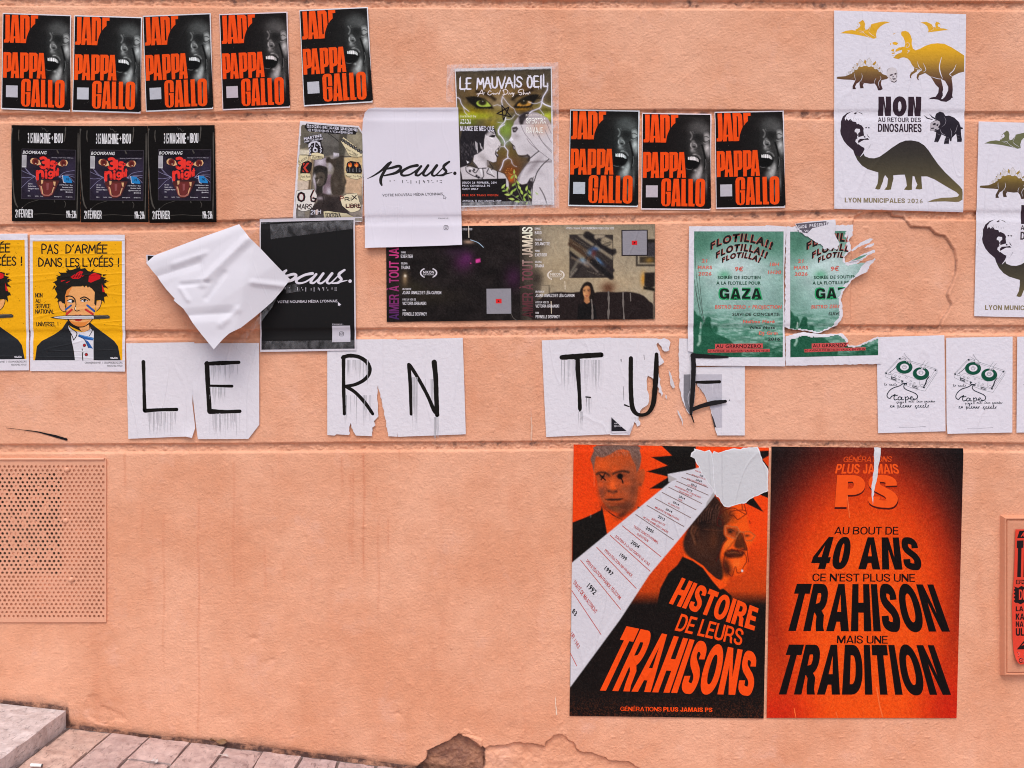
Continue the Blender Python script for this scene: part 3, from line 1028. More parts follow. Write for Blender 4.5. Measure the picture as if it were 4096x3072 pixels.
    for (sx, y0_, y1_, wd, a_) in [(795, 2000, 3000, 3, .5), (1455, 1812, 2330, 4, .65), (1412, 1880, 2285, 3, .5), (1368, 1830, 2000, 4, .4), (1400, 1900, 2250, 5, .3), (1515, 2060, 2420, 3, .4),
                                 (1555, 2065, 2235, 3, .5), (1135, 2240, 2345, 3, .45), (1090, 1875, 1945, 4, .5), (1118, 1815, 1860, 3, .5), (1060, 2180, 2420, 4, .3), (935, 1850, 2400, 3, .35),
                                 (655, 2060, 2700, 3, .4), (500, 1810, 2010, 4, .4), (570, 2030, 2160, 3, .5), (1502, 1940, 2040, 3, .4), (1600, 1800, 1890, 3, .4), (1512, 2350, 2500, 3, .4), (1243, 2300, 2440, 3, .25), (880, 520, 620, 3, .25), (2310, 600, 900, 4, .2)]:
        wob = sx + 2.5 * np.sin(py / 60.0)
        m = (np.abs(px - wob) < wd * 3) & (py > y0_) & (py < y1_)
        st[m] = np.maximum(st[m], a_ * np.exp(-((px[m] - wob[m]) / wd) ** 2) * np.clip((y1_ - py[m]) / 80, 0, 1) * (0.7 + 0.3 * vnoise(px[m] * 0, py[m], 30, 4)))
    col[..., 2] = np.clip(st * 1.35 + .35 * np.clip(fbm(X * 3.0, Z * .5, 0.12, 73, 3) - .22, 0, 1), 0, .9)
    return h, col


XX, ZZ = np.meshgrid(WALL_X, WALL_Z)
HH, WC = wall_relief(XX, ZZ)
nz_, nx_ = XX.shape
Vw = np.c_[XX.ravel(), HH.ravel(), ZZ.ravel()]
idx_ = np.arange(nz_ * nx_).reshape(nz_, nx_)
Fw = np.stack([idx_[:-1, :-1], idx_[:-1, 1:], idx_[1:, 1:], idx_[1:, :-1]], -1).reshape(-1, 4)
me = bpy.data.meshes.new('wall')
me.vertices.add(len(Vw)); me.vertices.foreach_set('co', Vw.astype('f').ravel())
me.loops.add(len(Fw) * 4); me.loops.foreach_set('vertex_index', Fw.astype('i').ravel())
me.polygons.add(len(Fw)); me.polygons.foreach_set('loop_start', np.arange(0, len(Fw) * 4, 4, dtype='i'))
me.polygons.foreach_set('use_smooth', np.ones(len(Fw), bool))
me.update(calc_edges=True)
ca = me.color_attributes.new('col', 'FLOAT_COLOR', 'POINT')
ca.data.foreach_set('color', np.c_[WC.reshape(-1, 3), np.ones(len(Vw))].astype('f').ravel())
me.materials.append(MAT['wall'])
wall = bpy.data.objects.new('wall', me)
COL.objects.link(wall)
set_props(wall, 'peach painted masonry wall with horizontal joints covered in torn posters', 'wall')
del XX, ZZ, HH, WC, Vw, Fw

# ------------------------------------------------------------------ perforated vent plate
def painted_mat(name, hexc, rough_=0.5, bump=0.3, scale=90.0):
    m, n, b = new_mat(name)
    geo = N(n, 'ShaderNodeNewGeometry')
    no = N(n, 'ShaderNodeTexNoise', Scale=scale, Detail=4.0)
    n.links.new(geo.outputs['Position'], no.inputs['Vector'])
    no2 = N(n, 'ShaderNodeTexNoise', Scale=9.0, Detail=5.0)
    n.links.new(geo.outputs['Position'], no2.inputs['Vector'])
    mr = N(n, 'ShaderNodeMapRange'); mr.inputs[3].default_value = 0.9; mr.inputs[4].default_value = 1.08
    n.links.new(no2.outputs[0], mr.inputs[0])
    mu = N(n, 'ShaderNodeVectorMath', operation='MULTIPLY'); mu.inputs[0].default_value = tuple(C(hexc))
    n.links.new(mr.outputs[0], mu.inputs[1]); n.links.new(mu.outputs[0], b.inputs['Base Color'])
    b.inputs['Roughness'].default_value = rough_
    bp = N(n, 'ShaderNodeBump', Strength=bump, Distance=0.003)
    n.links.new(no.outputs[0], bp.inputs['Height']); n.links.new(bp.outputs[0], b.inputs['Normal'])
    return m


MAT['plate'] = painted_mat('peach_painted_metal', '#df9f82', 0.5, 0.25)
PITX, PITY, HR = 17.9, 15.72, 5.5
vx0, vy0, vx1, vy1 = VENT
V, F = [], []
n_ang = 12
YF, YB = -0.0045, -0.0015


def vv(px, py, y):
    V.append((float(FX(px)), y, float(FZ(py)))); return len(V) - 1


r_ = np.random.default_rng(3)
rows = int((vy1 - vy0 - 26) / PITY)
cols_ = int((vx1 - vx0) / PITX) - 1
plugs = []
ycell0 = vy0 + 22
for j in range(rows):
    yc = ycell0 + (j + 0.5) * PITY
    xs = vx1 - cols_ * PITX - (PITX * 0.5 if j % 2 else 0)
    for i in range(cols_):
        xc = xs + (i + 0.5) * PITX
        xl, xr, yt, yb = xc - PITX / 2, xc + PITX / 2, yc - PITY / 2, yc + PITY / 2
        ang = (np.arange(n_ang) + 0.5) * 2 * math.pi / n_ang
        jr = HR * r_.uniform(0.86, 1.08)
        ring = [vv(xc + jr * math.cos(a), yc + jr * math.sin(a), YF) for a in ang]
        back = [vv(xc + jr * .97 * math.cos(a), yc + jr * .97 * math.sin(a), YB) for a in ang]
        bd = []
        for a in ang:
            ca_, sa_ = math.cos(a), math.sin(a)
            t = min(PITX / 2 / max(abs(ca_), 1e-6), PITY / 2 / max(abs(sa_), 1e-6))
            bd.append(vv(xc + t * ca_, yc + t * sa_, YF))
        cor = {}
        for q in range(n_ang):
            q2 = (q + 1) % n_ang
            F.append((ring[q], bd[q], bd[q2], ring[q2])); F.append((back[q], ring[q], ring[q2], back[q2]))
        # corners of the cell
        B = np.array([V[b_] for b_ in bd])
        for cx, cy in ((xl, yt), (xr, yt), (xr, yb), (xl, yb)):
            c_ = np.array([float(FX(cx)), YF, float(FZ(cy))])
            a_c = math.atan2(cy - yc, cx - xc) % (2 * math.pi)
            q = int(((a_c / (2 * math.pi) * n_ang) - 0.5) // 1) % n_ang
            V.append(tuple(c_)); F.append((bd[q], len(V) - 1, bd[(q + 1) % n_ang]))
        hx0, hy0, hx1, hy1 = VENT_HOLE
        deep = hx0 < xc < hx1 and hy0 < yc < hy1
        if deep and r_.random() < 0.2:
            plugs.append((xc, yc, jr, r_.uniform(-0.6, 0.6)))
# plain margins and folded edges
def strip(x0, y0, x1, y1):
    a = [vv(x0, y0, YF), vv(x1, y0, YF), vv(x1, y1, YF), vv(x0, y1, YF)]; F.append(tuple(a))


yend = ycell0 + rows * PITY
strip(vx0, vy0, vx1 + 2, ycell0); strip(vx0, yend, vx1 + 2, vy1)
for j in range(rows):
    yt = ycell0 + j * PITY
    if j % 2:
        strip(vx1 - PITX * 0.5, yt, vx1 + 2, yt + PITY)
    else:
        strip(vx1, yt, vx1 + 2, yt + PITY)
for (x0, y0, x1, y1) in ((vx0, vy0, vx1 + 2, vy0), (vx1 + 2, vy0, vx1 + 2, vy1), (vx1 + 2, vy1, vx0, vy1)):
    F.append((vv(x0, y0, YF), vv(x1, y1, YF), vv(x1, y1, 0.001), vv(x0, y0, 0.001)))
vent = mesh_obj('vent_plate', V, F, MAT['plate'])
set_props(vent, 'perforated peach painted vent plate low on the wall with paint clogged holes', 'vent')
V, F = [], []
for (xc, yc, rr, tilt) in plugs:
    k = [vv(xc + rr * math.cos(a) * 1.02, yc + rr * math.sin(a) * 1.02, -0.0022) for a in np.arange(10) * 2 * math.pi / 10]
    cut_ = r_.uniform(0.3, 1.0)
    m_ = int(6 + 4 * cut_)
    F.append(tuple(k[:m_]))
o = mesh_obj('clogged_paint', V, F, MAT['plate'], vent); o['kind'] = 'stuff'


def dome(name, px, py, rp, hgt, mat, parent, squash=1.0):
    V, F = [], []
    for i in range(5):
        a = i / 4 * math.pi / 2
        for q in range(14):
            t = q * 2 * math.pi / 14
            V.append((float(FX(px + rp * math.cos(a) * math.cos(t))), YF + 0.0005 - hgt * math.sin(a) * squash, float(FZ(py + rp * math.cos(a) * math.sin(t)))))
    for i in range(4):
        for q in range(14):
            F.append((i * 14 + q, i * 14 + (q + 1) % 14, (i + 1) * 14 + (q + 1) % 14, (i + 1) * 14 + q))
    return mesh_obj(name, V, F, mat, parent, smooth_=True)


kv = crop(0, 1700, 800, 1543)
for (sx, sy) in ((522, 345), (512, 737), (556, 1190)):
    q = kv([[sx, sy]])[0]
    dome('screw_head', q[0], q[1], 11, 0.006, MAT['plate'], vent)
V, F = [], []
# bright folded lip along the plate's top edge
for i in range(40):
    x_ = vx0 + (vx1 - 4 - vx0) * i / 39
    for (dy, y) in ((-4, 0.0), (-4, -0.0075), (0, -0.0088), (4, -0.0075), (6, YF)):
        V.append((float(FX(x_)), y + 0.0004 * math.sin(i * 1.7), float(FZ(vy0 + dy))))
for i in range(39):
    for q in range(4):
        F.append((i * 5 + q, i * 5 + q + 1, i * 5 + q + 6, i * 5 + q + 5))
mesh_obj('top_lip', V, F, MAT['plate'], vent, smooth_=True)

# ------------------------------------------------------------------ pavement, step
def stone_mat(name, c0, c1, scale, pits=True):
    m, n, b = new_mat(name)
    geo = N(n, 'ShaderNodeNewGeometry')
    att = N(n, 'ShaderNodeAttribute', attribute_name='col')
    no = N(n, 'ShaderNodeTexNoise', Scale=scale, Detail=8.0, Roughness=0.7)
    n.links.new(geo.outputs['Position'], no.inputs['Vector'])
    rp = N(n, 'ShaderNodeValToRGB')
    rp.color_ramp.elements[0].position = 0.3; rp.color_ramp.elements[0].color = (*C(c0), 1)
    rp.color_ramp.elements[1].position = 0.66; rp.color_ramp.elements[1].color = (*C(c1), 1)
    n.links.new(no.outputs[0], rp.inputs[0])
    mu = N(n, 'ShaderNodeVectorMath', operation='MULTIPLY')
    n.links.new(rp.outputs[0], mu.inputs[0]); n.links.new(att.outputs['Color'], mu.inputs[1])
    # tooling pits and cracks: thin dark flecks
    mp = N(n, 'ShaderNodeMapping'); mp.inputs['Scale'].default_value = (95, 40, 95); mp.inputs['Rotation'].default_value = (0, 0, 0.6)
    n.links.new(geo.outputs['Position'], mp.inputs[0])
    vo = N(n, 'ShaderNodeTexNoise', Scale=1.0, Detail=3.0, Distortion=1.2)
    n.links.new(mp.outputs[0], vo.inputs['Vector'])
    pr_ = N(n, 'ShaderNodeMapRange'); pr_.inputs[1].default_value = 0.30; pr_.inputs[2].default_value = 0.42
    pr_.inputs[3].default_value = 0.66; pr_.inputs[4].default_value = 1.0
    n.links.new(vo.outputs[0], pr_.inputs[0])
    m2 = N(n, 'ShaderNodeVectorMath', operation='MULTIPLY')
    n.links.new(mu.outputs[0], m2.inputs[0]); n.links.new(pr_.outputs[0], m2.inputs[1])
    n.links.new(m2.outputs[0], b.inputs['Base Color'])
    b.inputs['Roughness'].default_value = 0.7
    bp = N(n, 'ShaderNodeBump', Strength=0.7, Distance=0.006)
    ad = N(n, 'ShaderNodeMath', operation='ADD')
    n.links.new(no.outputs[0], ad.inputs[0]); n.links.new(pr_.outputs[0], ad.inputs[1])
    n.links.new(ad.outputs[0], bp.inputs['Height']); n.links.new(bp.outputs[0], b.inputs['Normal'])
    return m


MAT['paver'] = stone_mat('worn_pale_stone', '#9c8484', '#cbb4b3', 26.0)
MAT['step'] = stone_mat('tooled_step_stone', '#aa9a9a', '#d6c9cb', 34.0)
MAT['grit'] = stone_mat('dark_joint_grit', '#5a4e4d', '#857472', 60.0)

GS = -(3069 - 2899) / (1668 - 282)          # street slope: rise per metre along the wall


def street_z(x, y):
    return float(FZ(2899)) + (x - float(FX(282))) * GS + 0.012 * (-y)


V = []
ex, ey0, ey1 = 60.0, 0.02, -40.0
for (x, y) in ((-ex, 0.4), (ex, 0.4), (ex, ey1), (-ex, ey1)):
    V.append((x, y, street_z(x, y) - 0.012))
gnd = mesh_obj('ground', V, [(0, 1, 2, 3)], MAT['grit'], cols=np.ones((4, 3)))
set_props(gnd, kind='structure')


def stone(bmv, bmf, cols, x0, x1, y0, y1, top, sl, tone, chamf=0.004, h=0.04, r=None, skew=0.0):
    """one dressed stone with softened, slightly irregular edges; top follows the slope sl"""
    nx, ny = 6, max(3, int(abs(y1 - y0) / 0.05))
    base = len(bmv)
    for j in range(ny + 1):
        for i in range(nx + 1):
            u, v = i / nx, j / ny
            x = x0 + (x1 - x0) * u; y = y0 + (y1 - y0) * v
            edge = min(u, 1 - u, v, 1 - v)
            jx = r.uniform(-.0025, .0025); jy = r.uniform(-.0025, .0025)
            z = top + (x - x0) * sl + r.uniform(-.0012, .0012)
            if edge == 0:
                z -= chamf
            x += skew * (y - y0)
            bmv.append((x + jx, y + jy, z)); cols.append(tone * r.uniform(.95, 1.05))
    for j in range(ny):
        for i in range(nx):
            a = base + j * (nx + 1) + i
            bmf.append((a, a + 1, a + nx + 2, a + nx + 1))
    ring = [base + i for i in range(nx + 1)] + [base + (j + 1) * (nx + 1) - 1 for j in range(1, ny + 1)] + \
           [base + ny * (nx + 1) + i for i in range(nx - 1, -1, -1)] + [base + j * (nx + 1) for j in range(ny - 1, 0, -1)]
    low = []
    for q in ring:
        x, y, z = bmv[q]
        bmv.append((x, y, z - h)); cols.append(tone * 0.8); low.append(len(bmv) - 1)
    for i in range(len(ring)):
        bmf.append((ring[i], low[i], low[(i + 1) % len(ring)], ring[(i + 1) % len(ring)]))


r_ = np.random.default_rng(17)
V, F, Cc = [], [], []
xj = float(FX(292))
k_ = 0
tones = [np.array(t) for t in ((1.0, .97, .95), (.93, .88, .86), (1.05, 1.0, .97), (1.02, .93, .82), (.97, .95, .97))]
while xj < 3.2:
    wd = r_.uniform(.100, .124)
    y = -0.016
    if k_ % 3 == 2:
        y += 0.0
    while y > -1.6:
        ln = r_.uniform(.13, .34) if k_ else r_.uniform(.12, .16)
        tone = tones[r_.integers(len(tones))] * r_.uniform(.92, 1.06)
        if k_ == 0:
            tone = tones[3] * (1.0 if y > -.1 else 1.08)
        top = street_z(xj, y - ln / 2) + r_.uniform(-.003, .003)
        stone(V, F, Cc, xj, xj + wd, y, y - ln, top, GS, tone, r=r_, h=0.03)
        y -= ln + r_.uniform(.005, .009)
    xj += wd + r_.uniform(.006, .011)
    k_ += 1
pav = mesh_obj('pavement', V, F, MAT['paver'], cols=np.array(Cc), smooth_=False)
set_props(pav, kind='structure')
# the upper flags: one big tooled slab ending in a riser
V, F, Cc = [], [], []
xs1 = float(FX(271)); zs1 = float(FZ(2833))
stone(V, F, Cc, xs1 - 1.5, xs1, -0.006, -1.3, zs1 + 1.5 * 0.105, -0.105, np.array((1., 1., 1.)), r=r_, h=0.11, chamf=0.005)
stp = mesh_obj('stone_step', V, F, MAT['step'], cols=np.array(Cc))
set_props(stp, 'pale tooled stone step at the foot of the wall above the brick pavers', 'step')
V, F, Cc = [], [], []
stone(V, F, Cc, xs1 - 6.5, xs1 - 1.51, -0.006, -1.3, zs1 + 6.5 * 0.105, -0.105, np.array((.95, .95, .95)), r=r_, h=0.4)
lp = mesh_obj('upper_pavement', V, F, MAT['step'], cols=np.array(Cc))
set_props(lp, kind='structure')

# ------------------------------------------------------------------ litter
def solid_mat(name, hexc, rough_=0.6):
    m, n, b = new_mat(name)
    b.inputs['Base Color'].default_value = (*C(hexc), 1)
    b.inputs['Roughness'].default_value = rough_
    geo = N(n, 'ShaderNodeNewGeometry'); no = N(n, 'ShaderNodeTexNoise', Scale=300.0, Detail=3.0)
    n.links.new(geo.outputs['Position'], no.inputs['Vector'])
    bp = N(n, 'ShaderNodeBump', Strength=0.2, Distance=0.001)
    n.links.new(no.outputs[0], bp.inputs['Height']); n.links.new(bp.outputs[0], b.inputs['Normal'])
    return m


def ground_hit(px, py, lift=0.0):
    """point of the street seen at this photograph pixel"""
    dx, dz = float(FX(px)), float(FZ(py)) - Z0
    for _ in range(30):
        pass
    # camera + t*(dx, CAM_D, dz)
    lo, hi = 0.3, 1.0
    for _ in range(50):
        t = (lo + hi) / 2
        y = -CAM_D + t * CAM_D
        if Z0 + t * dz > street_z(t * dx, y) + lift:
            lo = t
        else:
            hi = t
    return Vector((t * dx, -CAM_D + t * CAM_D, Z0 + t * dz))


def tube(p, q, r, n=14, caps=True):
    p, q = Vector(p), Vector(q)
    ax = (q - p).normalized(); a = ax.orthogonal().normalized(); b_ = ax.cross(a)
    V = [tuple(c + (a * math.cos(t) + b_ * math.sin(t)) * r) for c in (p, q) for t in np.arange(n) * 2 * math.pi / n]
    F = [(i, (i + 1) % n, n + (i + 1) % n, n + i) for i in range(n)] + [tuple(range(n))[::-1], tuple(range(n, 2 * n))]
    return V, F


b0 = ground_hit(122, 3060, .006); b1 = ground_hit(166, 3062, .006)
V, F = tube(b0, b1, 0.0045)
butt = mesh_obj('cigarette_butt', V, F, solid_mat('white_cigarette_paper', '#e9e6ea'), smooth_=False)
set_props(butt, 'white cigarette butt lying beside the stone step riser', 'cigarette butt')
V, F = tube(b1, b1 + (b1 - b0) * 0.10, 0.0043)
mesh_obj('burnt_end', V, F, solid_mat('grey_ash', '#5a5658'), butt)


def scrap(px, py, wd, dp, label, hexc, name='paper_scrap', cat='litter', seed=1, up=0.006):
    c = ground_hit(px, py)
    r = np.random.default_rng(seed)
    V, F = [], []
    n = 9
    for j in range(n):
        for i in range(n):
            u, v = i / (n - 1) - .5, j / (n - 1) - .5
            x = c.x + wd * u * (1 + .25 * math.sin(5 * v + seed)); y = c.y - 0.006 + dp * v * (1 + .3 * math.sin(4 * u))
            V.append((x, y, street_z(x, y) + 0.005 + up * (0.5 + 0.5 * math.sin(7 * u + 3 * v + seed)) + r.uniform(0, .001)))
    for j in range(n - 1):
        for i in range(n - 1):
            if (i + j) in (0, 2 * n - 4) and seed % 2:
                continue
            a = j * n + i
            F.append((a, a + 1, a + n + 1, a + n))
    o = mesh_obj(name, V, F, solid_mat(cat.replace(' ', '_') + '_' + hexc[1:], hexc), smooth_=True)
    return set_props(o, label, cat)


cz = crop(0, 2400, 1400, 2212)
q = cz([[985, 1022], [1410, 985], [1385, 908]])
scrap(q[0][0], q[0][1], .016, .016, 'small crumpled whitish scrap on the paver left of the dry leaves', '#c9bebf', seed=3, up=.004)
scrap(q[1][0], q[1][1], .034, .010, 'flattened whitish film scrap on the pavers below the dry leaves', '#bdb0af', seed=4, up=.002)
scrap(q[2][0], q[2][1], .05, .014, 'curled brown dry leaves caught where pavement meets wall', '#7d5c40', name='dry_leaf', cat='dry leaves', seed=5, up=.010)
# ------------------------------------------------------------------ poster: red-orange names and a laughing face
def jade():
    cr = crop(2260, 420, 2580, 1235)
    p = Print(cr, (77, 68, 1155, 85, 1118, 1582, 48, 1565), '#dcd4dc', mat='wet')
    p.poly('printed_ground', "87,86 1136,102 1107,1562 59,1544", '#141010', 1)
    cv = p.canvas((450, 105, 1128, 1548), 5.5)
    cv.fill('#141010')
    b = cv.blob
    b(900, 560, 330, 430, 30)
    cv.poly('820,250 900,180 1010,190 1095,270 1128,380 1128,1000 1050,1180 960,1080 860,980 800,760 790,520 800,380', 46, .9, 50)
    b(930, 300, 150, 90, 62); b(1010, 340, 90, 70, 70); cv.stroke('822,372 846,415 842,455 822,490', 20, 112, .85, 10); cv.stroke('858,365 868,395', 8, 120, .7, 6)
    cv.poly('1028,415 1070,388 1112,410 1124,480 1095,520 1040,505', 128, .9, 14, 3); cv.stroke('1030,452 1065,440 1105,462', 10, 40, .9, 6)
    cv.stroke("1010,510 1045,525 1080,520 1110,500", 9, 24); cv.stroke("1020,540 1050,548 1080,540", 8, 120, .8)
    cv.poly('872,405 950,392 1008,430 1005,490 950,522 890,492', 22, .7, 44, 3); cv.stroke('880,395 930,385 985,400', 16, 60, .7, 8); cv.stroke('1030,395 1070,372 1110,392', 12, 96, .8, 6)
    b(1078, 625, 48, 90, 165, .95); b(1100, 700, 24, 70, 120, .8)
    cv.poly('838,510 872,500 905,545 926,592 905,628 852,630 815,596 822,550', 92, .9, 12, 3); cv.stroke('828,548 824,590 846,622', 14, 160, .8, 7); cv.stroke('868,545 905,562 915,600', 10, 140, .8, 6)
    b(872, 605, 26, 15, 10); b(845, 650, 28, 36, 125); b(880, 670, 30, 22, 90); b(900, 700, 40, 14, 70)
    cv.stroke("1000,580 1025,680 1045,790 1042,900 1010,1000", 26, 12, .9, 10)
    cv.stroke("1050,800 1056,880 1040,950", 10, 100, .8, 5)
    cv.stroke("860,722 910,724 950,748 972,785", 22, 96, .9, 7); cv.stroke("870,716 905,716", 7, 170, .8, 4)
    cv.poly("752,768 800,755 870,752 930,770 962,800 965,860 930,925 860,950 780,945 742,900", 8, 1, 5)
    for (x0, x1, t, bt, v) in ((776, 804, 757, 803, 185), (806, 826, 753, 806, 215), (828, 854, 752, 808, 240), (857, 888, 754, 812, 235), (890, 910, 764, 818, 205), (912, 928, 776, 830, 190), (930, 944, 792, 837, 160)):
        cv.poly([(x0 + 2, t), (x1 - 2, t + 3), (x1, bt - 5), ((x0 + x1) / 2, bt + 2), (x0, bt - 5)], v, 1, 4)
    cv.stroke("750,940 790,952 830,950", 10, 95, .8, 5); b(893, 968, 24, 18, 120)
    b(975, 950, 30, 70, 120); b(950, 1000, 44, 70, 135); b(915, 1060, 60, 60, 150); b(870, 1090, 50, 60, 100, .7); b(1000, 1060, 20, 60, 60, .6)
    b(1058, 1180, 18, 150, 82); b(965, 1320, 8, 140, 110, .7)
    cv.rgb = np.where(cv.rgb > 26, (cv.rgb - 26) * 1.28 + 26, cv.rgb)
    cv.noise(28, 0.10); cv.grain(5)
    p.picture('portrait', cv, 2)
    O = '#f04d14'
    g = 'lettering'
    p.poly(g, "122,97 192,97 187,498 166,531 94,532 94,485 112,484 119,470", O, 3)
    p.poly(g, "225,97 322,97 350,533 277,533 273,462 257,462 247,533 188,533", O, 3, ["264,205 276,432 246,432"])
    p.poly(g, "355,97 470,97 500,128 501,322 472,390 452,450 440,535 352,535", O, 3, ["416,150 434,150 434,470 410,470"])
    p.poly(g, "522,100 636,100 634,150 589,150 588,232 552,262 520,303", O, 3)
    p.poly(g, "88,680 185,680 210,700 212,950 190,975 138,990 135,1078 77,1078", O, 3, ["137,730 154,732 152,928 137,938"])
    p.poly(g, "232,682 308,682 333,1080 272,1080 268,1012 250,1012 244,1080 198,1080", O, 3, ["270,790 277,965 252,965"])
    p.poly(g, "350,682 455,682 480,702 478,940 455,975 404,985 402,1080 344,1080", O, 3, ["407,728 424,728 421,930 404,937"])
    p.poly(g, "492,682 600,682 624,705 618,940 595,970 544,985 540,1080 487,1080", O, 3, ["549,730 567,730 562,930 545,937"])
    p.poly(g, "645,683 718,683 744,1080 684,1080 681,1014 665,1014 658,1080 604,1080", O, 3, ["680,790 688,966 665,966"])
    p.poly(g, "362,1150 375,1110 400,1093 430,1088 475,1090 505,1108 512,1135 510,1280 447,1280 450,1145 438,1128 425,1142 414,1478 428,1498 442,1480 445,1325 428,1325 429,1293 506,1293 501,1465 480,1508 430,1521 380,1507 357,1465", O, 3)
    p.poly(g, "553,1095 632,1095 656,1518 591,1518 590,1452 574,1452 566,1518 511,1518", O, 3, ["588,1210 594,1402 572,1402"])
    p.poly(g, "675,1098 738,1098 734,1475 762,1478 760,1520 667,1518", O, 3)
    p.poly(g, "783,1098 850,1098 845,1480 873,1483 870,1523 777,1520", O, 3)
    p.poly(g, "893,1150 900,1122 925,1100 965,1093 1010,1099 1034,1120 1042,1150 1034,1470 1018,1508 990,1524 955,1530 915,1518 893,1500 884,1460", O, 3,
           ["955,1155 966,1140 978,1155 968,1478 957,1492 947,1475"])
    for _ in range(46):
        x, y = rng.uniform(90, 1110), rng.uniform(110, 1530)
        p.ell('dust_specks', x, y, rng.uniform(1.5, 4), rng.uniform(1.5, 4), '#6f6864', 3.2, n=6)
    p.poly('code_patch', "124,1194 308,1196 305,1378 122,1376", '#b9b4be', 3)
    return p


ja = jade()
c1, c2, c4 = crop(0, 0, 900, 1659), crop(800, 0, 1600, 1475), crop(2200, 400, 3200, 2212)
JQ = [(c1, (25, 98, 530, 115, 520, 827, 15, 808), 'leftmost of the upper row of five laughing face posters with orange lettering'),
      (c1, (553, 115, 1052, 130, 1038, 838, 537, 825), 'second from the left in the upper row of laughing face posters with orange lettering'),
      (c1, (1056, 120, 1557, 100, 1573, 807, 1080, 828), 'middle one of the upper row of five laughing face posters with orange lettering'),
      (c2, (145, 107, 648, 90, 664, 797, 170, 817), 'fourth laughing face poster with orange lettering along the upper row, gaps either side'),
      (c2, (735, 78, 1240, 54, 1274, 758, 768, 788), 'most tilted laughing face poster with orange lettering, right end of the upper row'),
      (c4, (178, 85, 793, 94, 774, 950, 161, 941), 'laughing face poster with orange lettering next right of the taped eyes poster'),
      (c4, (815, 113, 1428, 123, 1417, 977, 805, 972), 'middle and lowest laughing face poster in the lower trio with orange lettering'),
      (c4, (1455, 105, 2067, 95, 2077, 955, 1466, 967), 'right end of the lower trio of laughing face posters with orange lettering')]
for i, (cc, q, lb) in enumerate(JQ):
    fd = (1 + .05 * math.sin(i * 2.3), 1 + .08 * math.sin(i * 1.7), 1 + .08 * math.sin(i * 1.7))
    place(ja, 'music_poster', lb, 'poster', cc(quad_of(q)), off=0.0002, fade=fd, group='laughing face posters with orange lettering')
